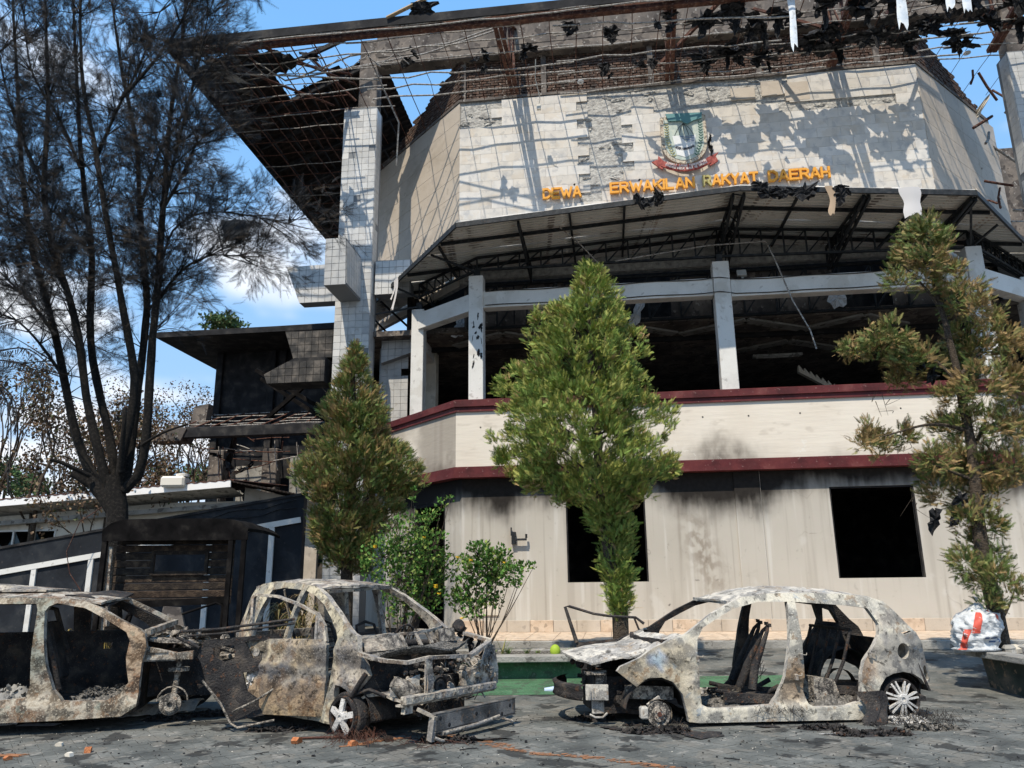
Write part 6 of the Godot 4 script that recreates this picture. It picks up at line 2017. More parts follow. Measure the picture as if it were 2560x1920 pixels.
	mb.tube(PackedVector3Array([Vector3(.6, .33, -.2), Vector3(.62, .75, -.26)]), .035, 8); disc(mb, Vector3(.62, .62, -.25), Vector3.UP, [[-.02, .0], [-.02, .12], [.02, .12], [.03, 0]], 14)
	var arc := PackedVector3Array()
	for k in 9: arc.append(Vector3(.6 + cos(PI * k / 8) * .17, .28 + sin(PI * k / 8) * .16, -.12))
	mb.tube(arc, .01, 5)
	part(car, "strut", mb, M.greasy)
	mb = MB.new()
	skin(mb, func(u, v): return Vector3(lerpf(-4.1, .2, u), .24 + .03 * nz.get_noise_2d(u * 12, v * 4), lerpf(-.08, -W + .05, v)), 20, 8, Vector3(0, -.06, 0))
	part(car, "floor_pan", mb, M.scorch)
	var hp := part(car, "ash_heap", heap(Vector3(-.2, .26, -.4), .36, .3, .2, 571), M.ash)
	hp.set_meta("kind", "stuff")
	hp = part(car, "ash_heap", heap(Vector3(-1.25, .26, -.35), .34, .3, .28, 572), M.concrete)
	hp.set_meta("kind", "stuff")
	for q in [[-.75, -.5], [-1.9, -.5]]:
		mb = MB.new()
		var c := Vector3(q[0], .4, q[1])
		mb.tube(PackedVector3Array([c, c + Vector3(-.15, .5, .0), c + Vector3(-.28, .92, .06), c + Vector3(-.33, .95, -.2), c + Vector3(-.28, .92, -.4), c + Vector3(-.1, .4, -.45)]), .03, 6)
		mb.cbox(c + Vector3(-.14, .45, -.22), Vector3(.05, .7, .3), .02, Basis(Vector3.BACK, .3))
		part(car, "seat_frame", mb, M.scorch)
	mb = MB.new()
	disc(mb, Vector3(-3.2, .28, -.05), Vector3.BACK, [[-.15, .0], [-.15, .26], [.02, .26], [.02, 0]], 20); disc(mb, Vector3(.6, .28, -1.45), Vector3.BACK, [[-.1, .0], [-.1, .25], [.1, .25], [.1, 0]], 20)
	part(car, "far_wheels", mb, M.scorch)

func truck() -> void:
	# the truck stands behind the cars, square to the camera; frame: x right, y up, z towards the camera
	var t := thing("burnt_truck", "blackened truck body with a boarded back wall and small window", "truck", Vector3(-5.35, 0, -12.4), deg_to_rad(4.0))
	var mb := MB.new()
	skin(mb, func(u, v):
		var x := lerpf(-1.12, 1.12, u)
		var rr := pow(absf(u * 2 - 1), 8.0)
		return Vector3(x, 2.62 - .16 * rr + .03 * sin(v * 3.0), lerpf(.05, -2.2, v)), 18, 4, Vector3(0, -.05, 0))
	skin(mb, func(u, v): return Vector3(lerpf(-1.12, 1.12, u), lerpf(2.6 - .16 * pow(absf(u * 2 - 1), 8.0), 2.28, v), .06 - .02 * v), 14, 2, Vector3(0, 0, -.03))
	part(t, "roof", mb, M.jet)
	for x in [-1.08, 1.06, .86]:
		mb = MB.new()
		mb.bar(Vector3(x, .5, .0), Vector3(x, 2.4, .0), .07, .07)
		part(t, "post", mb, M.jet)
	mb = MB.new()
	mb.bar(Vector3(-1.0, .5, -.1), Vector3(-1.0, 2.2, -.05), .04, .05); mb.bar(Vector3(-.9, 1.0, .02), Vector3(-.95, 1.9, .02), .09, .03)
	part(t, "bent_upright", mb, M.car_c)
	for k in 9:
		var y := 1.34 + k * .118
		var spans := [[-1.02, .84]]
		if y > 1.78 and y < 2.12: spans = [[-1.02, -.42], [.42, .84]]
		for s in spans:
			mb = MB.new()
			mb.cbox(Vector3((s[0] + s[1]) * .5, y, -.3 + R(-.008, .008)), Vector3(s[1] - s[0], .108, .03), .008, Basis(Vector3.BACK, R(-.006, .006)))
			part(t, "plank", mb, M.plank if k % 2 else M.plank2)
	mb = MB.new()
	for q in [[Vector3(-.42, 1.78, -.27), Vector3(.42, 1.78, -.27)], [Vector3(-.42, 2.1, -.27), Vector3(.42, 2.1, -.27)]]: mb.bar(q[0], q[1], .05, .06)
	for x in [-.42, .42]: mb.bar(Vector3(x, 1.75, -.27), Vector3(x, 2.13, -.27), .06, .05)
	part(t, "window_frame", mb, M.plank2)
	mb = MB.new()
	mb.bar(Vector3(-.75, 1.3, -.2), Vector3(.8, 1.36, -.2), .06, .1); mb.bar(Vector3(-.8, .75, -.2), Vector3(.82, .8, -.2), .06, .25)
	mb.bar(Vector3(-.78, .7, -.2), Vector3(-.62, 1.3, -.2), .08, .06); mb.bar(Vector3(.84, .7, -.2), Vector3(.78, 1.36, -.2), .08, .06)
	mb.tube(PackedVector3Array([Vector3(-.7, .95, .0), Vector3(-.62, 1.15, .0), Vector3(-.5, 1.2, .0), Vector3(-.05, 1.14, .0)]), .02, 6)
	mb.tube(PackedVector3Array([Vector3(.2, 1.16, .0), Vector3(.7, 1.32, .0), Vector3(.8, 1.28, .0), Vector3(.8, .95, .0)]), .02, 6)
	part(t, "cab_frame", mb, M.jet)
	mb = MB.new()
	mb.prism(V2([-.14, 1.28, .12, 1.26, .2, .98, .1, .8, -.1, .78, -.2, .95]), Transform3D(Basis.IDENTITY, Vector3(.05, 0, -.05)), .06)
	part(t, "seat_back", mb, M.concrete_burnt)
	mb = MB.new()
	mb.cbox(Vector3(.05, .45, -.1), Vector3(1.75, .65, .2), .03); mb.cbox(Vector3(.0, .5, -1.2), Vector3(2.1, .2, 2.0), .03)
	part(t, "cab_front", mb, M.scorch)
	mb = MB.new()
	for x in [-.8, .85]: disc(mb, Vector3(x, .32, -.4), Vector3.RIGHT, [[-.12, .0], [-.12, .32], [.12, .32], [.12, 0]], 18)
	part(t, "wheels", mb, M.scorch)

func cars() -> void:
	for k in ["car_a", "car_b", "car_c"]: tinted(M[k])
	M.plank = relief(tri(blotch(256, 581, .02, [[0, L(.012, .01, .009)], [.5, L(.045, .03, .021)], [1, L(.12, .085, .055)]], []), 1.0, .9), M.b2, 1.0)
	M.plank2 = relief(tri(blotch(256, 583, .02, [[0, L(.01, .009, .008)], [.5, L(.028, .021, .017)], [1, L(.08, .06, .04)]], []), 1.0, .9), M.b2, 1.0)
	M.beam_steel = relief(tri(blotch(384, 585, .006, [[0, L(.035, .034, .033)], [.45, L(.085, .083, .08)], [.7, L(.17, .16, .15)], [1, L(.3, .27, .23)]], [[586, .02, .72, .08, L(.2, .13, .08), .6]], .2), .9, .55, false), M.b2, .3)
	car_hatch()
	car_mpv()
	car_van()
	truck()

# ------------------------------------------------------------------ vegetation
func spray_mesh(length: float, pairs: int, leaf: float, width: float, lift: float) -> ArrayMesh:
	# a flat feathery sprig along +y: a stalk with narrow leaflets on both sides
	var mb := MB.new()
	mb.tri(Vector3(-width * .4, 0, 0), Vector3(width * .4, 0, 0), Vector3(0, length, lift))
	for k in pairs:
		var t := (k + .6) / (pairs + .3)
		var p := Vector3(0, length * t, lift * t * t)
		var l := leaf * (1.05 - t * .75)
		for s in [-1, 1]:
			var d := Vector3(s * .72, .8, lift * .8 * (1 if k % 2 else -1)).normalized() * l
			mb.tri(p - Vector3(0, width * .5, 0), p + Vector3(0, width * .5, 0), p + d)
	return mb.mesh()

func leaf_mesh(l: float, w: float) -> ArrayMesh:
	var mb := MB.new()
	var a := Vector3.ZERO; var b := Vector3(-w, l * .45, w * .35); var c := Vector3(w, l * .45, w * .35); var d := Vector3(0, l, -w * .3); var m := Vector3(0, l * .5, 0)
	mb.tri(a, m, b); mb.tri(a, c, m); mb.tri(b, m, d); mb.tri(m, c, d)
	return mb.mesh()

func facing(y: Vector3, spin: float) -> Basis:
	y = y.normalized()
	var x := y.cross(Vector3(.3, .2, .9)).normalized()
	var z := x.cross(y)
	return Basis(x * cos(spin) + z * sin(spin), y, z * cos(spin) - x * sin(spin))

func limb(mb: MB, pts: Array, r0: float, r1: float, sides := 7) -> void:
	# smooth tapered limb through the given points
	var curve := Curve3D.new()
	for i in pts.size():
		var a: Vector3 = pts[maxi(i - 1, 0)]; var b: Vector3 = pts[mini(i + 1, pts.size() - 1)]
		curve.add_point(pts[i], -(b - a) / 6.0, (b - a) / 6.0)
	var n := pts.size() * 3
	var path := PackedVector3Array()
	var rad := PackedFloat32Array()
	for i in n + 1:
		var t := float(i) / n
		path.append(curve.sample_baked(curve.get_baked_length() * t) + jit(r0 * .06))
		rad.append(lerpf(r0, r1, t) * R(.93, 1.07))
	mb.tube(path, rad, sides)

# tufts: [[centre, direction, radius, tone] ...]; sprigs point along the tuft's direction, fanned out
func sprigs(tree: Node3D, called: String, mesh: Mesh, tufts: Array, each: int, m: Material, pick: Callable) -> void:
	var xs := []
	var cols := PackedColorArray()
	for t in tufts:
		for k in each:
			var d: Vector3 = (t[1] + jit(.75)).normalized()
			var p: Vector3 = t[0] + jit(1.0) * t[2] + d * t[2] * .3
			xs.append(Transform3D(facing(d, R(0, TAU)).scaled(Vector3.ONE * R(.65, 1.35)), p - tree.position))
			cols.append(pick.call(t[3]))
	multi(tree, called, mesh, m, xs, cols).set_meta("kind", "stuff")

# a crown whose outline follows rows of [pixel y, left x, right x] at a given distance, round about its axis
func outline_tufts(rows: Array, depth: float, count: int, seed_: int) -> Array:
	var nz := noise(seed_, 1.0, 3)
	var areas := []
	var total := 0.0
	for i in rows.size() - 1:
		var w: float = (rows[i][2] - rows[i][1] + rows[i + 1][2] - rows[i + 1][1]) * .5
		total += (rows[i + 1][0] - rows[i][0]) * (w + 20.0)
		areas.append(total)
	var out := []
	for k in count:
		var pickn := R(0, total)
		var i := 0
		while areas[i] < pickn: i += 1
		var f := R(0, 1)
		var y: float = lerpf(rows[i][0], rows[i + 1][0], f)
		var l: float = lerpf(rows[i][1], rows[i + 1][1], f)
		var r: float = lerpf(rows[i][2], rows[i + 1][2], f)
		var a := at(l, y, depth)
		var b := at(r, y, depth)
		var c := (a + b) * .5
		var rad := (b - a).length() * .5
		var th := R(0, TAU)
		var dir := Vector3(cos(th), 0, sin(th))
		var rr := rad * (R(.5, 1.0) if k % 3 else R(.86, 1.02)) * (.9 + .55 * nz.get_noise_3d(dir.x * 1.9, c.y * 2.1, dir.z * 1.9))
		out.append([c + dir * maxf(0.0, rr - .09), (dir * .85 + Vector3.UP * 1.0).normalized(), R(.08, .13), nz.get_noise_3d(dir.x * 3.0 + 9.0, c.y * 1.1, dir.z * 3.0)])
	return out

func lobe_tufts(lobes: Array, depth: float, per: float, scatter: float) -> Array:
	var out := []
	for l in lobes:
		var c := at(l[0], l[1], depth + R(-scatter, scatter))
		var r: float = l[2] / FOCAL * depth
		for k in maxi(2, int(per * l[2])):
			var d := jit(1.0).normalized()
			out.append([c + d * r * R(.4, .95), (d * .9 + Vector3.UP * .7).normalized(), R(.07, .14), R(-.6, .6) + (l[3] if l.size() > 3 else 0.0)])
	return out

func conifers() -> void:
	var sprig := spray_mesh(.105, 6, .05, .014, .02)
	var green := func(t: float) -> Color:
		var r := rng.randf() + t * .35
		if r > 1.0: return L(.42, .29, .13) * R(.7, 1.1)
		if r > .5: return L(.33, .34, .085) * R(.7, 1.15)
		return L(.19, .27, .06) * R(.6, 1.35)
	var olive := func(t: float) -> Color:
		var r := rng.randf() + t * .55
		if r > .78: return L(.33, .22, .095) * R(.6, 1.1)
		if r > .4: return L(.26, .24, .08) * R(.6, 1.15)
		return L(.13, .19, .05) * R(.6, 1.3)
	var dry := func(t: float) -> Color:
		var r := rng.randf() + t * .5
		if r > .72: return L(.34, .23, .1) * R(.6, 1.1)
		if r > .4: return L(.25, .235, .08) * R(.6, 1.1)
		return L(.12, .165, .045) * R(.6, 1.3)
	# bright green one between the cars
	var base := at(1550, 1560, 13.4)
	base.y = .45
	var t := thing("conifer_tree", "full bright green conifer tree between the two nearest cars", "tree", base)
	var mb := MB.new()
	limb(mb, [Vector3(0, -.1, 0), at(1548, 1500, 13.4) - base, at(1525, 1380, 13.4) - base, at(1505, 1250, 13.4) - base, at(1490, 1050, 13.4) - base, at(1475, 850, 13.4) - base, at(1470, 720, 13.4) - base], .15, .02, 9)
	for k in 46:
		var y := R(800, 1230)
		var p := at(1490 + (y - 1000) * .06, y, 13.4) - base
		var a := R(0, TAU)
		var l := R(.5, 1.25) * (y - 600) / 560.0
		var d := Vector3(cos(a), .55, sin(a) * .9)
		limb(mb, [p, p + d * l * .5 + jit(.06), p + d * l + Vector3(0, l * .25, 0)], .022, .005, 5)
	part(t, "trunk", mb, M.bark)
	var rows := [[668, 1462, 1478], [684, 1448, 1512], [727, 1412, 1530], [769, 1399, 1566], [794, 1352, 1585], [853, 1322, 1588], [895, 1302, 1602], [920, 1268, 1627], [980, 1258, 1640], [1022, 1248, 1660], [1064, 1247, 1676], [1127, 1246, 1692], [1180, 1280, 1690], [1233, 1380, 1590]]
	var tufts := outline_tufts(rows, 13.4, 620, 601)
	tufts.append_array(outline_tufts([[1233, 1400, 1590], [1275, 1452, 1588], [1330, 1492, 1584], [1420, 1500, 1586], [1490, 1512, 1584], [1540, 1532, 1572]], 13.4, 110, 602))
	tufts.append_array(lobe_tufts([[1265, 1150, 24], [1290, 1190, 22, .6], [1660, 1170, 22, .4], [1600, 1240, 20, .6], [1345, 1210, 20, .7], [1400, 1250, 18, .7], [1262, 960, 16], [1350, 800, 18], [1580, 840, 18]], 13.4, .3, .4))
	sprigs(t, "crown", sprig, tufts, 52, M.leaf, green)
	# brownish one in front of the left pillar
	base = at(870, 1440, 15.5)
	base.y = .2
	t = thing("conifer_tree", "dull brownish-green conifer tree in front of the white tiled pillar", "tree", base)
	mb = MB.new()
	limb(mb, [Vector3(0, -.1, 0), at(868, 1380, 15.5) - base, at(880, 1200, 15.5) - base, at(884, 1000, 15.5) - base, at(884, 890, 15.5) - base], .16, .02, 9)
	for k in 40:
		var y := R(960, 1330)
		var p := at(880, y, 15.5) - base
		var a := R(0, TAU)
		var l := R(.5, 1.2) * (y - 760) / 500.0
		limb(mb, [p, p + Vector3(cos(a), .5, sin(a)) * l * .5, p + Vector3(cos(a), .75, sin(a)) * l], .022, .005, 5)
	part(t, "trunk", mb, M.bark)
	rows = [[874, 878, 892], [905, 856, 920], [950, 840, 940], [1000, 815, 958], [1050, 795, 980], [1100, 778, 995], [1115, 756, 1030], [1150, 745, 1046], [1200, 742, 1048], [1240, 748, 1035], [1290, 755, 1000], [1350, 772, 955], [1400, 800, 930], [1435, 835, 915]]
	tufts = outline_tufts(rows, 15.5, 560, 611)
	sprigs(t, "crown", spray_mesh(.12, 6, .055, .016, .02), tufts, 50, M.leaf, olive)
	# gaunt one in the right-hand planter
	base = at(2498, 1600, 11.9)
	base.y = .5
	t = thing("conifer_tree", "gaunt half-scorched conifer tree growing in the concrete planter", "tree", base)
	mb = MB.new()
	limb(mb, [Vector3(0, -.1, 0), at(2490, 1540, 11.9) - base, at(2470, 1450, 11.9) - base, at(2445, 1300, 11.9) - base, at(2425, 1100, 11.9) - base, at(2385, 900, 11.9) - base, at(2335, 700, 11.9) - base, at(2312, 560, 11.9) - base], .13, .015, 9)
	for q in [[2425, 1080, 2330, 1060, 2180, 1100], [2400, 960, 2300, 880, 2140, 880], [2400, 940, 2460, 880, 2545, 900], [2430, 1120, 2480, 1060, 2570, 1060], [2435, 1200, 2380, 1180, 2330, 1160], [2440, 1250, 2500, 1190, 2580, 1180], [2370, 820, 2330, 740, 2255, 660], [2350, 760, 2390, 720, 2420, 690], [2460, 1400, 2430, 1380, 2415, 1400], [2495, 1560, 2520, 1520, 2535, 1480]]:
		var o := R(-.5, .5)
		limb(mb, [at(q[0], q[1], 11.9) - base, at(q[2], q[3], 11.9 + o * .6) - base, at(q[4], q[5], 11.9 + o) - base], .035, .008, 6)
	part(t, "trunk", mb, M.bark)
	mb = MB.new()
	for k in 46:
		var q = [[2230, 1000], [2300, 1080], [2420, 1000], [2500, 1000], [2340, 1220], [2530, 1150], [2400, 800], [2320, 680]][k % 8]
		var p := at(q[0] + R(-60, 60), q[1] + R(-50, 50), 11.9 + R(-.4, .4)) - base
		limb(mb, [p, p + jit(.14) + Vector3(0, -.03, 0), p + jit(.25) + Vector3(0, -.1, 0)], .006, .002, 4)
	part(t, "dead_twigs", mb, M.bark)
	var lobes := [[2310, 575, 40], [2280, 600, 34], [2340, 610, 38], [2262, 655, 36], [2320, 650, 46], [2372, 690, 34, .6], [2250, 700, 26], [2312, 700, 40], [2386, 745, 38], [2440, 770, 32, .5], [2420, 720, 26, .7], [2470, 800, 30], [2225, 842, 40], [2180, 838, 34], [2140, 872, 26, .3], [2120, 870, 14], [2255, 880, 40], [2200, 880, 32], [2262, 930, 34, .5], [2300, 900, 26], [2238, 960, 18, .5],
		[2400, 850, 52], [2445, 870, 44], [2500, 842, 34, .8], [2545, 870, 34, .8], [2400, 930, 54], [2450, 960, 56, .4], [2520, 940, 44, .7], [2380, 1000, 40, .3], [2555, 990, 34, .6], [2170, 1080, 22, .7], [2205, 1100, 26, .4], [2155, 1105, 16, .7], [2255, 1090, 24, .4], [2200, 1130, 16, .6], [2370, 1070, 44, .3], [2430, 1070, 58], [2490, 1050, 50, .3], [2545, 1080, 40, .5],
		[2330, 1140, 36], [2395, 1150, 52], [2460, 1160, 56], [2530, 1160, 40, .6], [2320, 1190, 26, .5], [2350, 1230, 36, .7], [2420, 1240, 50], [2480, 1230, 40], [2420, 1300, 36], [2470, 1300, 30, -.3], [2440, 1360, 34, -.3], [2410, 1400, 26, -.2], [2480, 1390, 28, -.4], [2450, 1440, 28, -.4], [2490, 1450, 26, -.4], [2480, 1510, 18, -.4], [2535, 1480, 16, .2]]
	sprigs(t, "crown", sprig, lobe_tufts(lobes, 11.9, .3, .5), 34, M.leaf, dry)
	mb = MB.new()
	for q in [[2400, 1250], [2395, 1290], [2335, 1300], [2300, 910], [2330, 940]]: scrap(mb, at(q[0], q[1], 11.7) - base, Vector3(.1, .04, 0), Vector3(.02, .14, .05), .06)
	part(t, "caught_rag", mb, M.char, "burnt plastic rag caught in the branches")

func big_tree() -> void:
	var D := 14.0
	var base := at(296, 1330, D)
	base.y = .25
	var t := thing("burnt_tree", "tall scorched multi-stemmed tree with feathery black foliage behind the truck", "tree", base)
	var stems := [
		[[275, 1240], [236, 1200], [200, 1120], [177, 1030], [160, 945], [139, 840], [105, 713], [80, 620], [60, 480], [45, 250], [30, -60]],
		[[280, 1235], [262, 1190], [249, 1135], [219, 1009], [202, 882], [177, 755], [140, 640], [110, 480], [120, 250], [110, -80]],
		[[292, 1225], [285, 1160], [270, 1072], [236, 924], [225, 800], [230, 640], [205, 420], [190, 150], [180, -80]],
		[[305, 1230], [318, 1180], [333, 1072], [346, 966], [367, 777], [359, 650], [350, 520], [340, 350], [300, 150], [270, -90]],
		[[312, 1225], [345, 1190], [367, 1072], [377, 903], [390, 755], [399, 650], [408, 520], [425, 300], [455, 100], [470, -80]],
		[[300, 1225], [304, 1150], [337, 966], [312, 798], [285, 650], [262, 520], [240, 380], [205, 180], [200, -90]],
		[[375, 900], [392, 760], [420, 600], [480, 540], [560, 530], [650, 545], [720, 560]],
		[[405, 540], [430, 420], [460, 300], [490, 180], [520, 40]],
		[[180, 760], [120, 640], [60, 560], [-20, 520]], [[160, 945], [100, 860], [40, 800], [-30, 780]], [[350, 520], [400, 380], [470, 260], [500, 120]], [[390, 760], [450, 680], [520, 640], [600, 640]], [[120, 480], [60, 360], [10, 200], [-10, 60]], [[240, 400], [290, 280], [350, 160], [400, 30]], [[300, 250], [380, 160], [450, 60], [500, -40]], [[200, 420], [150, 300], [80, 180], [60, 40]], [[230, 640], [170, 560], [100, 500], [40, 420]], [[408, 520], [450, 450], [480, 380], [510, 340]], [[139, 840], [80, 760], [20, 700], [-30, 650]]]
	var mb := MB.new()
	limb(mb, [Vector3(.02, -.2, 0), at(292, 1300, D) - base, at(285, 1240, D) - base, at(290, 1190, D) - base], .24, .17, 12)
	limb(mb, [at(285, 1270, D) - base, at(240, 1215, D) - base, at(205, 1190, D) - base, at(185, 1180, D) - base], .16, .1, 9)
	var tips := []
	for i in stems.size():
		var pts := []
		var off := R(-1.0, 1.0) if i > 0 else .5
		for k in stems[i].size():
			var f := clampf(k / 5.0, 0, 1) if i < 6 else 1.0
			pts.append(at(stems[i][k][0], stems[i][k][1], D + off * f) - base)
		limb(mb, pts, .088 if i < 6 else .036, .018 if i < 6 else .01, 8)
		for k in range(1 if i > 5 else 4, pts.size()):
			tips.append([pts[k], (pts[k] - pts[k - 1]).normalized()])
			tips.append([pts[k].lerp(pts[k - 1], .5), (pts[k] - pts[k - 1]).normalized()])
	# sawn stubs
	limb(mb, [at(225, 1190, D - .2) - base, at(150, 1155, D - .6) - base, at(125, 1148, D - .7) - base], .05, .03, 6)
	limb(mb, [at(300, 1180, D - .2) - base, at(310, 1060, D - .5) - base, at(312, 1020, D - .5) - base], .06, .03, 6)
	limb(mb, [at(345, 1120, D - .1) - base, at(400, 1085, D - .5) - base, at(470, 1060, D - .8) - base], .03, .015, 6)
	part(t, "trunk", mb, M.bark_burnt)
	mb = MB.new()
	var tufts := []
	for tp in tips:
		var high: float = tp[0].y + base.y
		for k in 6 if high > 6.5 else 3:
			var d: Vector3 = (tp[1] * .7 + jit(.95) + Vector3(0, .15, 0)).normalized()
			var l := R(.5, 1.25)
			var p: Vector3 = tp[0]
			var mid := p + d * l * .55 + jit(.08)
			var end := p + d * l + Vector3(0, -.06, 0)
			limb(mb, [p, mid, end], .013, .003, 4)
			for q in 3:
				var s := mid.lerp(end, q * .5)
				tufts.append([base + s + jit(.06), (d + Vector3(0, -.15, 0) + jit(.4)).normalized(), .12, 0.0])
				if q > 0:
					var e2 := s + (d + jit(.8)).normalized() * R(.2, .45)
					limb(mb, [s, (s + e2) * .5 + jit(.03), e2], .005, .002, 3)
					tufts.append([base + e2, (e2 - s).normalized(), .1, 0.0])
	part(t, "twigs", mb, M.bark_burnt)
	var pick := func(_t: float) -> Color:
		var r := rng.randf()
		return (L(.03, .032, .036) if r < .75 else L(.065, .048, .034)) * R(.5, 1.3)
	sprigs(t, "crown", spray_mesh(.26, 9, .085, .009, .03), tufts, 8, M.char_leaf, pick)
	mb = MB.new()
	mb.quad(at(552, 552, D) - base, at(598, 548, D) - base, at(602, 600, D) - base, at(562, 602, D) - base); mb.quad(at(598, 548, D) - base, at(628, 562, D - .1) - base, at(620, 592, D - .2) - base, at(602, 600, D) - base)
	scrap(mb, at(598, 598, D) - base, Vector3(.1, 0, 0), Vector3(0, .08, .03), .03)
	part(t, "caught_board", mb, M.concrete_burnt, "scorched board caught among the twigs")

func bare_branch(mb: MB, leaves: Array, p: Vector3, d: Vector3, l: float, r: float, lev: int) -> void:
	var mid := p + d * l * .5 + jit(l * .05)
	var end := p + (d + jit(.12)).normalized() * l
	limb(mb, [p, mid, end], r, r * .6, 6 if lev < 2 else 4)
	if lev >= 4 or r < .006:
		for k in 4: leaves.append(end + jit(.25))
		return
	var n := 2 if lev == 0 else 3
	for k in n:
		var f := R(.45, 1.0) if k > 0 else 1.0
		bare_branch(mb, leaves, p.lerp(end, f), (d + jit(.5) + Vector3(0, .22, 0)).normalized(), l * R(.5, .78), r * R(.48, .62), lev + 1)

func background_trees() -> void:
	var leaf := leaf_mesh(.13, .04)
	var spots := [[40, 26.0, 8.6, .13], [95, 30.0, 8.0, .12], [150, 27.0, 9.0, .13], [215, 32.0, 9.0, .12], [330, 29.0, 8.4, .13], [380, 38.0, 10.0, .13], [425, 39.0, 10.5, .11], [470, 40.0, 11.5, .13], [-20, 29.0, 9.0, .13], [265, 26.0, 6.5, .09]]
	for i in spots.size():
		var q: Array = spots[i]
		var base := at(q[0], 1460, q[1])
		base.y = .2
		var t := thing("bare_tree", ("scorched twin-stemmed bare tree with a few brown leaves behind the low white building" if i % 2 else "scorched single-stemmed bare tree with a few brown leaves behind the low white building"), "tree", base, 0.0, "scorched trees behind the low building")
		var mb := MB.new()
		var leaves := []
		bare_branch(mb, leaves, Vector3.ZERO, Vector3(R(-.12, .12), 1, R(-.1, .1)).normalized(), q[2] * .42, q[3], 0)
		if i % 2: bare_branch(mb, leaves, Vector3(.15, 0, 0), Vector3(R(.1, .25), 1, R(-.1, .1)).normalized(), q[2] * .36, q[3] * .7, 0)
		part(t, "trunk", mb, M.bark)
		var xs := []
		var cols := PackedColorArray()
		for p in leaves:
			for k in 5:
				xs.append(Transform3D(facing(jit(1.0) + Vector3(0, -.3, 0), R(0, TAU)).scaled(Vector3.ONE * R(.7, 1.3)), p + jit(.3)))
				cols.append((L(.1, .06, .035) if rng.randf() < .6 else (L(.2, .14, .08) if rng.randf() < .7 else L(.06, .075, .03))) * R(.6, 1.2))
		multi(t, "crown", leaf, M.leaf, xs, cols).set_meta("kind", "stuff")
	# living trees further off, low on the left and one behind the wing
	for q in [[15, 1195, 46.0, 90, 60], [75, 1215, 50.0, 60, 40], [-60, 1170, 44.0, 90, 80], [560, 806, 46.0, 70, 24], [260, 1200, 52.0, 60, 34], [500, 1190, 55.0, 80, 30]]:
		var c := at(q[0], q[1], q[2])
		var b := c
		b.y = 0
		var t := thing("leafy_tree", "green leafy tree far off between the bare trees" if q[1] > 1000 else "leafy tree top showing over the flat black roof", "tree", b, 0.0, "far green trees" if q[1] > 1000 else "tree tops over the roof")
		var mb := MB.new()
		limb(mb, [Vector3.ZERO, Vector3(.1, c.y * .5, 0), c - b], .2, .06, 7)
		part(t, "trunk", mb, M.bark)
		var xs := []
		var cols := PackedColorArray()
		var k = q[2] / FOCAL
		for n in 1500:
			var d := jit(1.0).normalized()
			var p := c - b + Vector3(d.x * q[3] * k, d.y * q[4] * k, d.z * q[3] * k) * (.7 + .3 * sin(d.x * 9.0 + d.y * 7.0)) * R(.6, 1.0)
			xs.append(Transform3D(facing(jit(1.0), R(0, TAU)).scaled(Vector3.ONE * R(1.2, 2.2)), p))
			cols.append((L(.06, .11, .035) if rng.randf() < .8 else L(.13, .13, .05)) * R(.6, 1.3))
		multi(t, "crown", leaf, M.leaf, xs, cols).set_meta("kind", "stuff")
	# burnt palm whose fronds reach in from the left
	var pb := at(-90, 1460, 13.5)
	pb.y = .1
	var palm := thing("burnt_palm", "blackened palm whose drooping fronds reach in beside the scorched tree", "palm", pb)
	var top := at(-80, 900, 13.5) - pb
	var mb := MB.new()
	limb(mb, [Vector3.ZERO, top * .5 + Vector3(.1, 0, 0), top], .14, .1, 9)
	part(palm, "trunk", mb, M.bark_burnt)
	for q in [[60, 870, 145, 935], [40, 905, 130, 950], [30, 990, 40, 1080], [-20, 980, -10, 1060], [-20, 820, 60, 800], [20, 1010, 20, 1230]]:
		mb = MB.new()
		var p0 := top
		var p1 := at(q[0], q[1], 13.3) - pb
		var p2 := at(q[2], q[3], 13.1 + R(-.3, .3)) - pb
		limb(mb, [p0, p1, p2], .02, .006, 5)
		for k in 34:
			var f := .25 + k / 34.0 * .75
			var s := p0.lerp(p1, f * 2.0) if f < .5 else p1.lerp(p2, f * 2.0 - 1.0)
			for sd in [-1, 1]:
				var d := Vector3(R(.1, .5), -.5, sd * .5).normalized() * R(.3, .5) * (1.2 - f * .7)
				mb.tri(s + Vector3(-.012, .01, 0), s + Vector3(.012, -.01, 0), s + d)
		part(palm, "frond", mb, M.char)

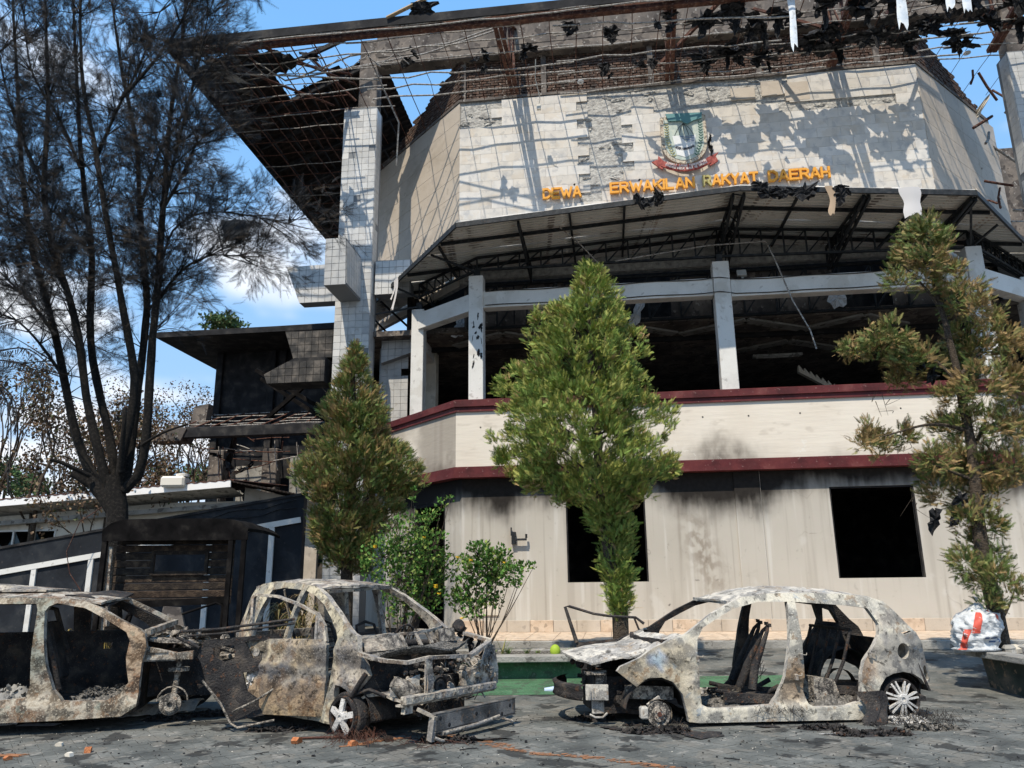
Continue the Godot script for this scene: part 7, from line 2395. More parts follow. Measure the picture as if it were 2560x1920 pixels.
func shrubs() -> void:
	var leaf := leaf_mesh(.07, .024)
	var kinds := [
		["flowering_shrub", "leafy green shrub with yellow flowers seen through the brown car's windows", 13.9, [1000, 1560], [[960, 1390, 52], [1000, 1345, 55], [1050, 1315, 45], [1030, 1390, 60], [1080, 1370, 48], [1060, 1430, 60], [1110, 1420, 40], [1000, 1450, 60], [930, 1420, 30], [1080, 1290, 22], [1105, 1262, 16], [1125, 1250, 10], [905, 1385, 20], [1010, 1500, 60], [1070, 1490, 50], [1030, 1250, 6], [1035, 1225, 5]], 3400],
		["flowering_shrub", "smaller airy green shrub with yellow flowers against the cream wall", 13.8, [1205, 1570], [[1195, 1385, 34], [1225, 1420, 44], [1250, 1400, 36], [1180, 1430, 34], [1280, 1430, 28], [1165, 1470, 34], [1240, 1455, 30], [1210, 1365, 14], [1310, 1418, 16], [1335, 1415, 8], [1150, 1500, 30], [1290, 1460, 14], [1160, 1400, 16], [1185, 1520, 30], [1215, 1490, 26], [1240, 1500, 20]], 2300]]
	for q in kinds:
		var base := at(q[3][0], q[3][1], q[2])
		base.y = .35
		var t := thing(q[0], q[1], "shrub", base)
		var mb := MB.new()
		var xs := []
		var cols := PackedColorArray()
		var total := 0.0
		for l in q[4]: total += l[2] * l[2]
		for l in q[4]:
			var c := at(l[0], l[1], q[2] + R(-.35, .35)) - base
			limb(mb, [Vector3(R(-.1, .1), 0, R(-.1, .1)), c * .5 + jit(.08), c], .012, .004, 5)
			var r: float = l[2] / FOCAL * q[2]
			for k in maxi(14, int(q[5] * l[2] * l[2] / total)):
				var d := jit(1.0).normalized()
				var p := c + d * r * pow(rng.randf(), .4)
				if k % 6 == 0: limb(mb, [c, p], .004, .002, 3)
				xs.append(Transform3D(facing(d * .6 + jit(.6) + Vector3(0, .4, 0), R(0, TAU)).scaled(Vector3.ONE * R(.7, 1.35)), p))
				cols.append((L(.085, .19, .035) if rng.randf() < .7 else L(.2, .26, .06)) * R(.55, 1.2))
		part(t, "stems", mb, M.bark)
		multi(t, "foliage", leaf, M.leaf, xs, cols).set_meta("kind", "stuff")
		var fl := [[1145, 1395], [1262, 1408], [1178, 1402], [938, 1370], [1090, 1470], [1098, 1486], [1155, 1548]] if q[2] < 13.85 else [[1090, 1465], [938, 1366], [1060, 1345]]
		for f in fl:
			var fm := MB.new()
			var c := at(f[0], f[1], q[2] - .3) - base
			for k in 9:
				var a := TAU * k / 9.0
				var d := Vector3(cos(a), .5, sin(a)).normalized() * R(.035, .05)
				fm.tri(c, c + d.rotated(Vector3.UP, .3), c + d.rotated(Vector3.UP, -.3) + Vector3(0, .01, 0))
				fm.tri(c + Vector3(0, .012, 0), c + d.rotated(Vector3.RIGHT, .7) * .8, c + d.rotated(Vector3.RIGHT, 1.0) * .8)
			part(t, "flower", fm, M.petal)
	# clumps of strap leaves
	var clump := func(called: String, label: String, base: Vector3, n: int, len_: float, cols_: Array, droop: float, stem: float, group := ""):
		var t := thing(called, label, "plant", base, 0.0, group)
		var mb := MB.new()
		for k in n:
			mb.col = cols_[rng.randi() % cols_.size()] * R(.7, 1.2)
			var a := R(0, TAU)
			var o := Vector3(cos(a), 0, sin(a))
			var side := Vector3(-sin(a), 0, cos(a)) * R(.008, .016) * len_ / .5
			var l := len_ * R(.6, 1.15)
			var p := Vector3(R(-.03, .03), stem * R(.3, 1), R(-.03, .03))
			var prev := p
			for s in 5:
				var f := (s + 1) / 5.0
				var nx := p + o * l * f * .55 + Vector3(0, l * (f * .95 - droop * f * f), 0)
				var w0 := side * (1.0 - s / 5.0); var w1 := side * (1.0 - f)
				mb.quad(prev - w0, prev + w0, nx + w1, nx - w1)
				prev = nx
		part(t, "leaves", mb, M.leaf)
		if stem > .2:
			var sm := MB.new()
			limb(sm, [Vector3.ZERO, Vector3(.02, stem, 0)], .03, .02, 6)
			part(t, "stem", sm, M.bark)
	var dryc := [L(.24, .17, .08), L(.3, .22, .1), L(.12, .11, .04)]
	for q in [[700, 1500, 13.4, .95], [760, 1500, 13.6, 1.1], [800, 1500, 13.2, .9], [735, 1520, 12.9, .8]]:
		var b := at(q[0], q[1], q[2])
		b.y = .25
		clump.call("strap_plant", "dry yellowing strap-leaved plant behind the brown car", b, 120, .62, dryc, 1.15, q[3], "dry strap-leaved plants")
	for q in [[175, 1560, 12.2, .8], [235, 1560, 12.4, .8], [255, 1580, 12.2, .7]]:
		var b := at(q[0], q[1], q[2])
		b.y = .1
		clump.call("strap_plant", "withered golden plant seen through the rusty van's windows", b, 110, .5, [L(.34, .25, .07), L(.22, .16, .05)], 1.5, q[3], "withered plants behind the van")
	var gr := [L(.1, .2, .04), L(.14, .22, .06), L(.2, .18, .07)]
	for q in [[1258, 1640, .4, 9, .1], [1270, 1640, .22, 40, .5], [1318, 1640, .2, 34, .6], [1345, 1640, .16, 26, .7], [1420, 1640, .25, 30, .8], [1236, 1640, .2, 40, .7], [1480, 1620, .14, 20, .4]]:
		var b := at(q[0], q[1], 13.35)
		b.y = .44
		clump.call("border_plant", "tall upright green blades in the kerbed flower bed" if q[2] > .35 else "low green grassy plant in the kerbed flower bed", b, q[3], q[2], gr, q[4], .0, "" if q[2] > .35 else "low plants in the flower bed")

func vegetation() -> void:
	M.petal = flat(L(.75, .48, .03), .6)
	conifers()
	big_tree()
	background_trees()
	shrubs()

# ------------------------------------------------------------------ ground and site
func gy(z: float) -> float:
	return .28 * smoothstep(0.0, 1.0, (-z - 10.6) / 6.0)

func site() -> void:
	var dust := [[641, 0.012, .62, .06, L(.16, .15, .13), .7], [642, 0.03, .74, .03, L(.26, .245, .22), .6], [643, 0.01, .68, .05, L(.015, .015, .015), .8]]
	var pave := blotch(512, 640, 0.008, [[0.0, L(.05, .052, .05)], [0.45, L(.1, .104, .097)], [0.7, L(.135, .138, .128)], [1.0, L(.19, .187, .17)]], dust, .2)
	M.paver = []
	for k in 4:
		var m := relief(tri(pave, 4.2, .85, true, Color.WHITE * [1.0, .93, 1.05, .97][k]), M.b2, .5)
		M.paver.append(m)
	var g := MB.new()
	var rows := []
	for i in 61:
		var z := 6.0 - i * .5 if i < 50 else -19.0 - (i - 50) * 8.0
		var row := PackedVector3Array()
		for j in 25:
			row.append(Vector3((j - 12) * 5.0, gy(z) - .012, z))
		rows.append(row)
	g.surf(rows)
	g.quad(Vector3(-500, -.05, 80), Vector3(500, -.05, 80), Vector3(500, -.05, -700), Vector3(-500, -.05, -700))
	var ground := struct("ground", g, M.paver[1])
	# herringbone pavers
	var unit := .108
	var turn := Basis(Vector3.UP, .62)
	var cells := []
	for i in range(-90, 90):
		for j in range(-130, 60):
			var c := posmod(i - j, 4)
			if c != 0 and c != 3: continue
			var p := turn * Vector3((i + (1.0 if c == 0 else .5)) * unit, 0, (j + (.5 if c == 0 else 1.0)) * unit)
			p.z -= 8.2
			if p.z > -6.2 or p.z < -11.0 or absf(p.x) > -p.z * .72 + .1: continue
			cells.append([p.z, p, c])
	cells.sort_custom(func(a, b): return a[0] > b[0])
	var one := MB.new()
	one.cbox(Vector3(0, -.02, 0), Vector3(unit * 2 - .0035, .045, unit - .0035), .003)
	var mesh := one.mesh()
	var pav := Node3D.new()
	pav.name = "paving"
	add_child(pav)
	pav.set_meta("kind", "structure")
	var rest := MB.new()
	for k in cells.size():
		var b := turn * Basis(Vector3.UP, 0.0 if cells[k][2] == 0 else PI / 2) * Basis.from_euler(Vector3(R(-.006, .006), 0, R(-.006, .006)))
		var p: Vector3 = cells[k][1] + Vector3(0, R(-.003, .002), 0)
		if k < 300:
			var o := part(pav, "paver", mesh, M.paver[rng.randi() % 4])
			o.transform = Transform3D(b, p)
		else:
			rest.box(p + Vector3(0, -.02, 0), Vector3(unit * 2 - .004, .04, unit - .004), b)
	var ro := part(pav, "far_pavers", rest, M.paver[0])
	ro.set_meta("kind", "stuff")
	walkway()
	planters()
	ramp()
	low_building()
	burnt_wing()
	litter()

func walkway() -> void:
	var w := Node3D.new()
	w.name = "walkway"
	add_child(w)
	w.set_meta("kind", "structure")
	w.transform = Transform3D(Basis(Vector3.UP, deg_to_rad(YAW)), SITE)
	var mb := MB.new()
	mb.box(Vector3(5.6, .19, 3.0), Vector3(20, .38, 2.6)); mb.cbox(Vector3(5.6, .2, 4.36), Vector3(20, .4, .12), .015)
	part(w, "kerb", mb, M.concrete)
	var t := MB.new()
	t.cbox(Vector3.ZERO, Vector3(.592, .024, .592), .004)
	var mesh := t.mesh()
	for i in 28:
		for j in 4:
			var o := part(w, "floor_tile", mesh, M.floor_tile)
			o.position = Vector3(-2.6 + i * .6, .392 + R(-.001, .001), 2.2 + j * .6 - .28)

func planters() -> void:
	# low bed edged by a green kerb wall, and the green-painted strip of ground before it
	var p := thing("flower_bed", "low flower bed edged by a dark green kerb wall with a grey ledge", "planter", Vector3(0, 0, 0))
	var mb := MB.new()
	mb.box(Vector3(.35, .2, -13.55), Vector3(2.9, .42, 1.1))
	part(p, "wall", mb, M.green)
	mb = MB.new()
	for q in [[Vector3(.35, .4, -12.98), Vector3(3.05, .1, .34)], [Vector3(.35, .4, -14.1), Vector3(3.05, .1, .34)]]: mb.cbox(q[0], q[1], .012)
	part(p, "ledge", mb, M.concrete)
	mb = MB.new()
	var rows := []
	var nz := noise(651, 2.0, 4)
	for i in 13:
		var row := PackedVector3Array()
		for j in 25: row.append(Vector3(-1.1 + j * .12, .43 + .05 * nz.get_noise_2d(j * .5, i * .5), -13.12 - i * .072))
		rows.append(row)
	mb.surf(rows)
	part(p, "soil", mb, M.ash)
	mb = MB.new()
	rows = []
	for i in 9:
		var row := PackedVector3Array()
		var z := -11.75 - i * .16
		for j in 3: row.append(Vector3(-1.2 + j * 3.0, gy(z) - .006, z))
		rows.append(row)
	mb.surf(rows)
	struct("green_strip", mb, M.green)
	# square concrete planter on the right
	p = thing("concrete_planter", "square dark green planter with a wide concrete slab rim under the gaunt conifer", "planter", Vector3(7.75, 0, -11.2))
	mb = MB.new()
	mb.prism(V2([-.72, 0, .72, 0, .86, .47, -.86, .47]), Transform3D(Basis(Vector3(0, 0, 1), Vector3.UP, Vector3(-1, 0, 0)), Vector3(.86, 0, 0)), 1.72)
	part(p, "body", mb, tri(blotch(256, 661, .012, [[0, L(.02, .03, .025)], [.5, L(.05, .06, .05)], [1, L(.16, .13, .1)]], [[662, .03, .7, .04, L(.3, .2, .13), .6]]), 1.4, .85))
	mb = MB.new()
	for q in [[Vector3(0, .5, 1.0), Vector3(2.2, .09, .3)], [Vector3(0, .5, -1.0), Vector3(2.2, .09, .3)], [Vector3(.95, .5, 0), Vector3(.3, .09, 1.7)], [Vector3(-.95, .5, 0), Vector3(.3, .09, 1.7)]]: mb.cbox(q[0], q[1], .012)
	part(p, "rim", mb, M.concrete)
	mb = MB.new()
	mb.box(Vector3(0, .46, 0), Vector3(1.7, .06, 1.7))
	for k in 16: scrap(mb, Vector3(R(-.6, .8), .52, R(-.7, .7)), Vector3(R(.06, .16), R(-.02, .05), 0), Vector3(0, R(0, .06), R(.06, .14)), .04)
	part(p, "soil", mb, M.ash)
	for k in 5:
		var st := MB.new()
		var c := at(2520 + k * 14, 1600 + R(-6, 4), 11.6)
		c.y = .56
		for i in 2: disc(st, Vector3(0, i * .02, 0), Vector3(R(-.2, .2), 1, R(-.2, .2)), [[-.05, 0.0], [-.05, R(.06, .1)], [.01, R(.08, .11)], [.05, R(.04, .07)], [.05, 0.0]], 7)
		solo("rubble_stone", st, M.cream if k % 2 else M.concrete, "pale broken stone lying at the foot of the gaunt conifer", "stone", c, R(0, 3), "stones in the planter")
	sack()

func sack() -> void:
	var c := at(2440, 1616, 11.75)
	c.y = .545
	var s := thing("rubbish_sack", "bulging white plastic sack with red stripes on the planter rim", "sack", c)
	var nz := noise(671, 1.3, 4)
	var wr := noise(672, 4.0, 4)
	var rows := []
	for i in 27:
		var t := i / 26.0
		var row := PackedVector3Array()
		var r := .34 * pow(sin(minf(1.0, t * 1.04 + .04) * PI * .62 + .55), .7) if t < .8 else lerpf(.2, .03, (t - .8) / .2)
		if t < .06: r = lerpf(.3, .34, t / .06)
		for j in 37:
			var a := TAU * j / 36.0
			var k := 1.0 + .22 * nz.get_noise_3d(cos(a) * 1.5, t * 3.0, sin(a) * 1.5) + .1 * wr.get_noise_3d(cos(a), t * 2.0, sin(a))
			if i == 0: k = .9
			row.append(Vector3(cos(a) * r * k + .1 * t, t * .66 * (1.0 + (0.0 if i == 0 else .04 * wr.get_noise_2d(a * 3.0, t * 6.0))), sin(a) * r * k * .8))
		rows.append(row)
	var mb := MB.new()
	mb.surf(rows, false, true)
	part(s, "bag", mb, relief(tri(blotch(256, 673, .02, [[0, L(.36, .38, .4)], [.5, L(.54, .56, .575)], [1, L(.62, .64, .65)]], []), .6, .45, false), M.b1, .8))
	# printed red stripes and blue print, following the bag
	var band := func(j0: float, dj: float, i0: int, i1: int, w: float, m: Material, nm: String):
		var b := MB.new()
		var out := []
		for i in range(i0, i1 + 1):
			var row := PackedVector3Array()
			for k in 4:
				var jj := j0 + dj * (i - i0) + w * k / 3.0
				var ja := int(floor(jj)) % 36
				var p: Vector3 = rows[i][ja].lerp(rows[i][ja + 1], jj - floor(jj))
				var ctr := Vector3(.1 * i / 26.0, p.y, 0)
				row.append(p + (p - ctr).normalized() * .005)
			out.append(row)
		b.surf(out)
		part(s, nm, b, m)
	var red := flat(L(.55, .09, .06), .5)
	band.call(14.0, -.14, 1, 12, 2.0, red, "red_stripe")
	band.call(10.6, -.06, 10, 21, 1.8, red, "red_stripe")
	band.call(4.0, .3, 17, 22, 1.6, red, "red_stripe")
	var blue := flat(L(.06, .1, .2), .5)
	for q in [[6.5, 5, 6, 1.6], [6.2, 7, 8, 2.0], [8.6, 7, 8, 1.0], [5.0, 5, 7, .8]]: band.call(q[0], 0.0, q[1], q[2], q[3], blue, "blue_print")
	mb = MB.new()
	var top := Vector3(.1, .66, 0)
	for k in 5:
		var d := jit(1.0)
		mb.tri(top, top + Vector3(d.x * .05, .1, d.z * .05), top + Vector3(d.z * .06, .07, -d.x * .05))
	part(s, "tied_neck", mb, M.pvc)

func ramp() -> void:
	var r := thing("ramp_wall", "black-painted ramp wall with white rails sloping up behind the cars", "wall", SITE, deg_to_rad(YAW))
	var yt := func(s): return 2.51 + (s + 12.53) * .1465
	var mb := MB.new()
	mb.prism(V2([-22, 0, -4.7, 0, -4.7, yt.call(-4.7), -22, yt.call(-22.0)]), Transform3D(Basis.IDENTITY, Vector3(0, 0, 2.8)), .2)
	part(r, "wall", mb, M.dark_wall)
	mb = MB.new()
	mb.bar(Vector3(-22, yt.call(-22.0) + .03, 2.9), Vector3(-4.7, yt.call(-4.7) + .03, 2.9), .26, .06)
	part(r, "coping", mb, M.soot)
	mb = MB.new()
	mb.bar(Vector3(-22, yt.call(-22.0) - .58, 3.03), Vector3(-4.75, yt.call(-4.75) - .58, 3.03), .05, .13)
	part(r, "rail", mb, M.white)
	for s in [-16.2, -14.0, -11.5, -10.02, -7.0, -5.45, -12.9]:
		mb = MB.new()
		var t: float = yt.call(s) - .64
		mb.box(Vector3(s, t * .5, 3.025), Vector3(.13, t, .045))
		part(r, "rail_post", mb, M.white)
	for k in 2:
		mb = MB.new()
		var path := PackedVector3Array()
		for i in 12:
			var s := -9.5 + i * .42
			path.append(Vector3(s, yt.call(s) - .12 - k * .16 + .05 * sin(i * 1.9 + k), 3.02))
		mb.tube(path, .01, 4)
		part(r, "loose_wire", mb, M.char)
	mb = MB.new()
	mb.tube(PackedVector3Array([Vector3(-9.4, 3.6, 3.4), Vector3(-10.1, 3.1, 3.5), Vector3(-10.35, 2.4, 3.5), Vector3(-10.2, 1.9, 3.5), Vector3(-9.9, 1.5, 3.45)]), .012, 4)
	part(r, "loose_wire", mb, M.rust)

func low_building() -> void:
	var b := thing("low_building", "low cream building with a white roof fascia and broken windows", "building", SITE, deg_to_rad(YAW))
	var fy := func(s): return 4.22 + (s + 17.0) * .054
	var wall := MB.new()
	pierced(wall, -24.0, -8.4, 0.0, 4.2, -2.9, .2, [[-18.6, 2.55, -15.6, 3.42], [-14.05, 2.55, -12.0, 3.42]])
	part(b, "wall", wall, M.cream)
	for w in [[-18.6, -15.6], [-14.05, -12.0]]:
		var f := MB.new()
		for x in [w[0], (w[0] + w[1]) * .5, w[1], w[0] + (w[1] - w[0]) * .75]: f.box(Vector3(x, 2.985, -2.92), Vector3(.06, .86, .08))
		f.box(Vector3((w[0] + w[1]) * .5, 3.4, -2.92), Vector3(w[1] - w[0], .05, .08)); f.box(Vector3((w[0] + w[1]) * .5, 2.57, -2.92), Vector3(w[1] - w[0], .05, .08))
		var win := part(b, "window", f, M.white)
		for k in 4:
			var g := MB.new()
			var x0: float = lerpf(w[0], w[1], k / 4.0) + .04
			var x1: float = lerpf(w[0], w[1], (k + 1) / 4.0) - .04
			g.prism(V2([x0, 2.6, x1, 2.6, x1, 3.0 + R(-.2, .3), lerpf(x0, x1, .7), 2.9 + R(-.1, .3), lerpf(x0, x1, .4), 3.2 + R(-.3, .15), x0, 3.36]), Transform3D(Basis.IDENTITY, Vector3(0, 0, -2.93)), .006)
			part(win, "broken_pane", g, M.window_glass)
	var room := MB.new()
	room.box(Vector3(-16, 2.1, -4.8), Vector3(15.5, 4.2, .1)); room.box(Vector3(-16, .05, -3.9), Vector3(15.5, .1, 1.7)); room.box(Vector3(-8.5, 2.1, -4.0), Vector3(.1, 4.2, 1.7))
	part(b, "room", room, M.soot)
	var fa := MB.new()
	fa.bar(Vector3(-24, fy.call(-24.0), -1.9), Vector3(-9.1, fy.call(-9.1), -1.9), .06, .22)
	part(b, "fascia", fa, flat(L(.8, .79, .78), .6))
	var so := MB.new()
	so.quad(Vector3(-24, fy.call(-24.0) - .1, -1.9), Vector3(-9.1, fy.call(-9.1) - .1, -1.9), Vector3(-9.1, fy.call(-9.1) - .3, -2.9), Vector3(-24, fy.call(-24.0) - .3, -2.9))
	so.bar(Vector3(-24, fy.call(-24.0) - .55, -2.72), Vector3(-8.4, fy.call(-8.4) - .58, -2.72), .3, .14)
	part(b, "soffit", so, M.concrete)
	var ro := MB.new()
	skin(ro, func(u, v):
		var s := lerpf(-24.0, -9.0, u)
		return Vector3(s, fy.call(s) + .12 + v * .3 + .02 * sin(u * 300.0), lerpf(-1.86, -6.0, v)), 150, 2, Vector3(0, -.03, 0))
	part(b, "roof", ro, M.rust)
	ro = MB.new()
	skin(ro, func(u, v):
		var s := lerpf(-9.0, -6.4, u)
		return Vector3(s, 4.7 - u * .55 + .015 * sin(u * 130.0), lerpf(-1.7, -5.0, v)), 60, 2, Vector3(0, -.03, 0))
	part(b, "lean_to_roof", ro, M.clay)
	var lw := MB.new()
	lw.prism(V2([-9.0, 0, -6.5, 0, -6.5, 4.05, -9.0, 4.6]), Transform3D(Basis.IDENTITY, Vector3(0, 0, -2.8)), .15)
	part(b, "lean_to_wall", lw, M.beige)
	# white rainwater tank on the roof
	var c := at(445, 1212, 24.2)
	var t := thing("water_tank", "small white plastic tank sitting on the low building's roof", "tank", c)
	var mb := MB.new()
	mb.cbox(Vector3(-.1, .08, 0), Vector3(.75, .34, .5), .06)
	part(t, "body", mb, flat(L(.7, .66, .58), .6))
	mb = MB.new()
	disc(mb, Vector3(.12, .25, 0), Vector3.UP, [[0.0, .2], [.08, .2], [.1, .12], [.1, 0.0]], 16)
	part(t, "lid", mb, flat(L(.74, .7, .63), .6))

func burnt_wing() -> void:
	var w := thing("burnt_wing", "soot-black flat-roofed wing with a bare canopy grid, left of the tiled pillar", "building", SITE, deg_to_rad(YAW))
	var mb := MB.new()
	mb.prism(V2([-14.8, 6.0, -6.5, 6.0, -6.5, 14, -14.8, 14]), Transform3D(Basis(Vector3.RIGHT, Vector3(0, 0, -1), Vector3.UP), Vector3(0, 11.0, 0)), .22)
	part(w, "roof_slab", mb, M.soot)
	mb = MB.new()
	mb.prism(V2([-14.4, 6.5, -6.5, 6.3, -6.5, 14, -14.4, 14]), Transform3D(Basis(Vector3.RIGHT, Vector3(0, 0, -1), Vector3.UP), Vector3(0, 11.22, 0)), .14)
	part(w, "roof_upstand", mb, M.concrete_burnt)
	mb = MB.new()
	mb.box(Vector3(-9.9, 5.5, -8.6), Vector3(7.2, 11.0, .3)); mb.box(Vector3(-13.4, 5.5, -10.6), Vector3(.3, 11.0, 4.0))
	part(w, "wall", mb, M.soot)
	for s in [-13.3, -11.0, -10.55, -8.6]:
		mb = MB.new()
		mb.cbox(Vector3(s, 8.9, -8.4), Vector3(.28, 4.2, .2), .02)
		part(w, "pier", mb, M.soot)
	# bare steel canopy, sloping out
	for sec in [[-13.3, -10.0], [-9.6, -6.6]]:
		for i in 6:
			mb = MB.new()
			var f := i / 5.0
			rod(mb, Vector3(lerpf(sec[0], sec[1], f), 8.35, -8.3), Vector3(lerpf(sec[0], sec[1], f), 7.25, -5.6), .03, .03)
			part(w, "canopy_rafter", mb, M.rust)
		for i in 5:
			mb = MB.new()
			var f := i / 4.0
			rod(mb, Vector3(sec[0], lerpf(8.3, 7.25, f), lerpf(-8.2, -5.6, f)), Vector3(sec[1], lerpf(8.3, 7.25, f) + R(-.05, .05), lerpf(-8.2, -5.6, f)), .022, .04)
			part(w, "canopy_purlin", mb, M.rod)
	mb = MB.new()
	mb.cbox(Vector3(-10.0, 7.05, -5.6), Vector3(6.8, .4, .3), .03)
	part(w, "canopy_beam", mb, M.soot)
	mb = MB.new()
	mb.prism(V2([-14.2, 6.75, -13.0, 6.75, -12.8, 7.2, -13.4, 7.4]), Transform3D(Basis.IDENTITY, Vector3(0, 0, -6.2)), .8)
	mb.prism(V2([-13.6, 7.5, -13.0, 7.5, -12.9, 8.5, -13.5, 8.4]), Transform3D(Basis.IDENTITY, Vector3(0, 0, -7.4)), .4)
	part(w, "beam_end", mb, M.concrete_burnt)
	# inclined steel in front of the wall by the pillar
	for q in [[Vector3(-8.4, 8.2, -1.6), Vector3(-5.4, 6.4, -1.0)], [Vector3(-8.2, 7.9, -1.6), Vector3(-5.4, 6.1, -1.0)], [Vector3(-6.0, 8.0, -1.2), Vector3(-7.8, 6.6, -1.4)]]:
		mb = MB.new()
		mb.bar(q[0], q[1], .1, .12)
		part(w, "steel_brace", mb, M.jet)
	# lower storey: piers, pale patches of wall, dangling rods
	for s in [-12.6, -10.4, -8.2]:
		mb = MB.new()
		mb.cbox(Vector3(s, 3.3, -7.6), Vector3(.6, 6.8, .5), .03)
		part(w, "column", mb, M.concrete_burnt)
	for q in [[-11.6, 5.2, 1.1, 1.9], [-9.3, 5.4, 1.2, 2.2], [-7.4, 5.0, .8, 1.8]]:
		mb = MB.new()
		mb.box(Vector3(q[0], q[1], -8.2), Vector3(q[2], q[3], .1))
		part(w, "bare_wall_patch", mb, M.concrete)
	for k in 34:
		mb = MB.new()
		var p := Vector3(R(-13.2, -6.8), R(6.2, 6.9), R(-7.6, -5.8))
		if k < 14: rod(mb, p, p + Vector3(R(-.3, .3), R(-2.6, -1.0), R(-.2, .2)), .018, .05, 4)
		else: rod(mb, p, p + Vector3(R(-2.2, 2.2), R(-.5, .3), R(-.5, .5)), .02, .06, 4)
		part(w, "hanging_rod", mb, M.rust if k % 3 else M.rod)
	for k in 12:
		mb = MB.new()
		scrap(mb, Vector3(R(-12.6, -7.0), R(4.2, 6.7), R(-7.4, -6.0)), jit(.35), jit(.35), .08)
		part(w, "burnt_rag", mb, M.char if k % 4 else M.cream)

func litter() -> void:
	M.dust_orange = flat(L(.3, .14, .07), .95)
	# a torn bumper cover lying in front of the van
	var t := thing("bumper_cover", "torn cream and black bumper cover lying on the ground beside the van", "car part", on_ground(380, 1790))
	var mb := MB.new()
	var nz := noise(681, 3.0, 3)
	skin(mb, func(u, v): return Vector3(lerpf(-.42, .52, u), .02 + .1 * sin(v * 2.2) + .05 * u + .02 * nz.get_noise_2d(u * 3, v * 3), lerpf(.16, -.12, v) - .2 * u * u), 16, 6, Vector3(0, -.012, 0))
	part(t, "cover", mb, M.car_a)
	mb = MB.new()
	scrap(mb, Vector3(-.32, .14, -.05), Vector3(.22, .02, 0), Vector3(-.04, .12, -.05), .03)
	part(t, "torn_end", mb, M.scorch)
	mb = MB.new()
	mb.quad(Vector3(-.24, .012, .07), Vector3(.2, .01, .05), Vector3(.24, .016, -.06), Vector3(-.2, .02, -.04)); mb.quad(Vector3(-.24, .008, .07), Vector3(.2, .006, .05), Vector3(.24, .012, -.06), Vector3(-.2, .016, -.04))
	solo("paper_sheet", mb, flat(L(.8, .8, .84), .7), "clean white paper sheet lying in front of the rusty van", "paper", on_ground(98, 1814))
	mb = MB.new()
	mb.prism(V2([-.14, 0, .12, 0, .14, .1, .02, .16, -.1, .08]), Transform3D(Basis(Vector3.UP, .4), Vector3(0, 0, -.05)), .1)
	solo("plastic_chunk", mb, M.alloy, "pale broken chunk lying by the van's sill", "debris", on_ground(10, 1812))
	for q in [[755, 1857, .055, 0, "broken orange brick lump left of the brown car's front wheel"], [880, 1864, .045, 0, "broken orange brick lump right beside the brown car's front wheel"], [975, 1853, .05, 1, "sooty brown brick lump just under the brown car's front end"], [1062, 1855, .06, 1, "sooty brown brick lump below the fallen bumper beam's stay"], [215, 1882, .045, 0, "broken orange brick lump before the rusty van"], [166, 1893, .035, 2, "small flat pale stone next to an orange brick lump"], [150, 1866, .035, 2, "small pale stone nearest the white paper sheet"], [28, 1900, .035, 0, "broken orange brick lump on the orange dust line"]]:
		var b := MB.new()
		b.prism(V2([-q[2], 0, q[2] * .8, 0, q[2] * 1.1, q[2] * .6, q[2] * .3, q[2] * 1.1, -q[2] * .8, q[2] * .9]), Transform3D(Basis(Vector3.UP, R(0, 3)), Vector3(0, 0, -q[2] * .5)), q[2] * 1.3)
		solo("brick_lump", b, [M.brick_orange, M.clay, M.cream][q[3]], q[4], "rubble", on_ground(q[0], q[1]), R(0, 3), "brick lumps and stones on the paving")
	# flat rubber mats and plates by the grey hatchback
	for q in [[1750, 1838, .3, .1, "broad flat charred rubber flap before the hatchback's front doorway"], [1590, 1812, .16, .06, "flat charred rubber flap beside the hatchback's bare brake disc"], [1530, 1822, .12, .06, "small charred rubber flap under the hatchback's bumper bracket"], [1920, 1818, .1, .05, "small charred rubber flap below the hatchback's middle pillar"]]:
		mb = MB.new()
		scrap(mb, Vector3(0, .012, 0), Vector3(q[2], 0, .01), Vector3(.02, 0, q[3] * 1.6), .006)
		solo("rubber_flap", mb, M.scorch, q[4], "debris", on_ground(q[0], q[1]), 0.0, "charred flaps beside the hatchback")
	mb = MB.new()
	scrap(mb, Vector3(0, .012, 0), Vector3(.12, 0, 0), Vector3(0, .01, .04), .006)
	solo("plastic_shard", mb, flat(L(.75, .74, .72), .6), "white plastic shard near the hatchback's rear wheel", "debris", on_ground(2085, 1836))
	mb = MB.new()
	scrap(mb, Vector3(0, .02, 0), Vector3(.26, .01, 0), Vector3(0, .02, .035), .012)
	solo("trim_strip", mb, M.scorch, "curved black trim strip lying before the brown car's bumper", "debris", on_ground(1195, 1853))
	mb = MB.new()
	mb.tube(PackedVector3Array([Vector3(-.42, .015, .02), Vector3(0, .02, 0), Vector3(.4, .03, -.06)]), .013, 5)
	solo("iron_rod", mb, M.rust, "thin rusty rod lying by the brown car's front wheel", "debris", on_ground(830, 1848))
	# lime ball and plastic cup by the flower bed
	var ball := SphereMesh.new()
	ball.radius = .085
	ball.height = .2
	ball.radial_segments = 24
	ball.rings = 12
	solo("lime_ball", ball, flat(L(.3, .42, .04), .6), "lime green ball lying on the flower bed", "ball", at(1388, 1627, 13.15))
	mb = MB.new()
	disc(mb, Vector3.ZERO, Vector3(1, .1, .2), [[-.07, .0], [-.07, .035], [.07, .045], [.07, .0]], 14)
	solo("plastic_cup", mb, flat(L(.45, .55, .72), .3), "crushed clear blue plastic cup at the foot of the green wall", "cup", on_ground(1374, 1733) + Vector3(0, .045, 0))
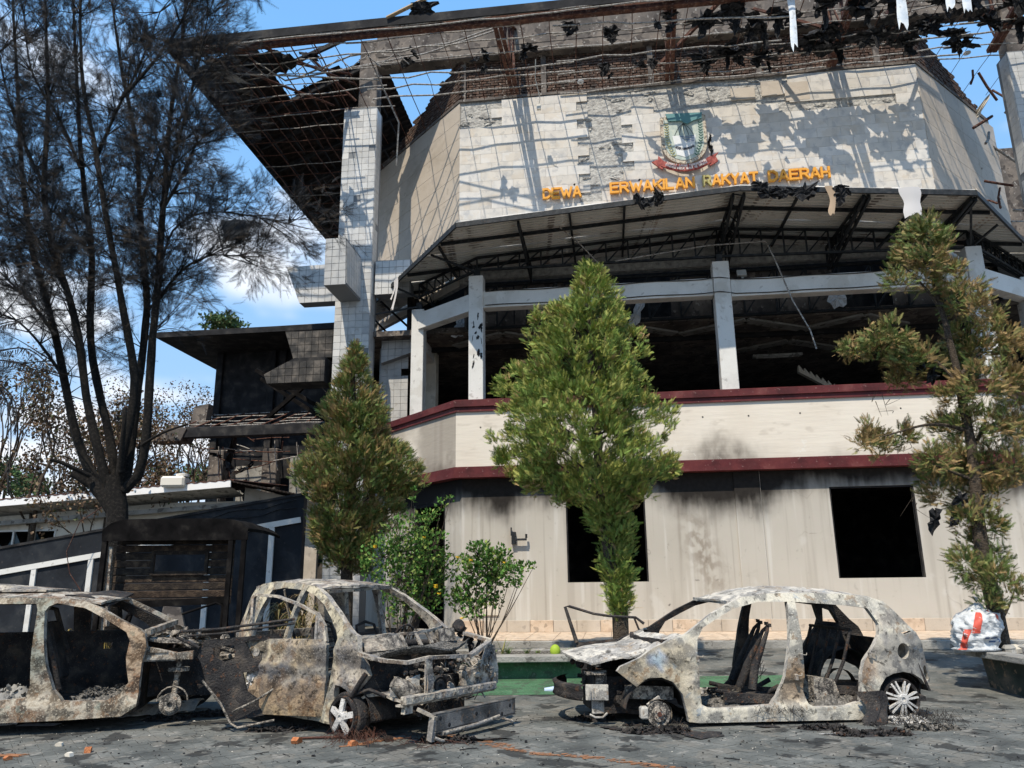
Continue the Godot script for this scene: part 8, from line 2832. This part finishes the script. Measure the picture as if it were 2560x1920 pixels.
	# washed-out brick dust lines drawn across the paving
	for q in [[[860, 1868], [950, 1852], [1010, 1845]], [[1100, 1838], [1180, 1848], [1280, 1866]], [[1210, 1862], [1340, 1885], [1440, 1890], [1580, 1908], [1700, 1922]], [[0, 1888], [30, 1890], [50, 1889]]]:
		mb = MB.new()
		for k in q.size() - 1:
			var a := on_ground(q[k][0], q[k][1]); var b := on_ground(q[k + 1][0], q[k + 1][1])
			for i in 40:
				var p := a.lerp(b, rng.randf()) + Vector3(R(-.06, .06), .0055 + R(0, .001), R(-.05, .05))
				scrap(mb, p, Vector3(R(.01, .045), 0, R(-.008, .008)), Vector3(0, 0, R(.004, .014)), .0)
		var o := solo("brick_dust", mb, M.dust_orange, "faint orange line of brick dust across the dark paving", "dust")
		o.set_meta("kind", "stuff")
	# drifts of ash round the wrecks
	for q in [[1120, 1852, .35, .16, .03], [700, 1825, .4, .15, .03], [420, 1800, .3, .12, .05], [1640, 1830, .4, .14, .03], [2180, 1835, .45, .16, .035], [2330, 1822, .3, .14, .04], [520, 1790, .25, .12, .06], [2060, 1822, .3, .1, .02], [1480, 1800, .3, .14, .03]]:
		var hp := solo("ash_drift", heap(Vector3.ZERO, q[2], q[3], q[4], 700 + int(q[0])), M.ash if int(q[0]) % 20 else M.scorch, "drift of grey ash and charred crumbs beside the wrecks", "ash", on_ground(q[0], q[1]) + Vector3(0, -.004, 0))
		hp.set_meta("kind", "stuff")
	# uncountable grit, char and paper bits
	for kind in 3:
		mb = MB.new()
		for k in [900, 900, 240][kind]:
			var p := Vector3.ZERO
			p.z = -R(6.3, 10.6)
			p.x = R(-.68, .68) * -p.z
			p.y = .004
			var s: float = R(.003, .009) * ([1.0, 1.2, .8][kind])
			if rng.randf() < .03: s *= 2.2
			mb.prism(V2([-s, 0, s * R(.6, 1), 0, s, s * .6, -s * .3, s * R(.6, 1.1)]), Transform3D(Basis(Vector3.UP, R(0, 6.2)), p), s * R(.8, 1.6))
		var g := solo("grit", mb, [M.ash, M.char, M.cream][kind], ["grey ash and grit scattered over the paving", "black charred crumbs scattered over the paving", "tiny pale chips scattered over the paving"][kind], "debris")
		g.set_meta("kind", "stuff")
	mb = MB.new()
	for k in 26:
		var p := on_ground(R(300, 2500), R(1815, 1912))
		var d := Vector3(R(-1, 1), 0, R(-.6, .6)).normalized() * R(.05, .2)
		mb.tube(PackedVector3Array([p + Vector3(0, .006, 0), p + d * .5 + Vector3(0, .012, .01), p + d + Vector3(0, .006, 0)]), R(.003, .006), 4)
	var tw := solo("charred_twigs", mb, M.char, "charred twigs strewn over the paving", "debris")
	tw.set_meta("kind", "stuff")

func _ready() -> void:
	rng.seed = 20240
	surroundings()
	make_materials()
	M.brick_orange = relief(tri(blotch(256, 691, .03, [[0, L(.25, .08, .03)], [.5, L(.42, .15, .06)], [1, L(.5, .25, .13)]], []), .5, .9), M.b2, .6)
	M.window_glass = flat(L(.03, .05, .06), .1)
	building()
	site()
	cars()
	vegetation()
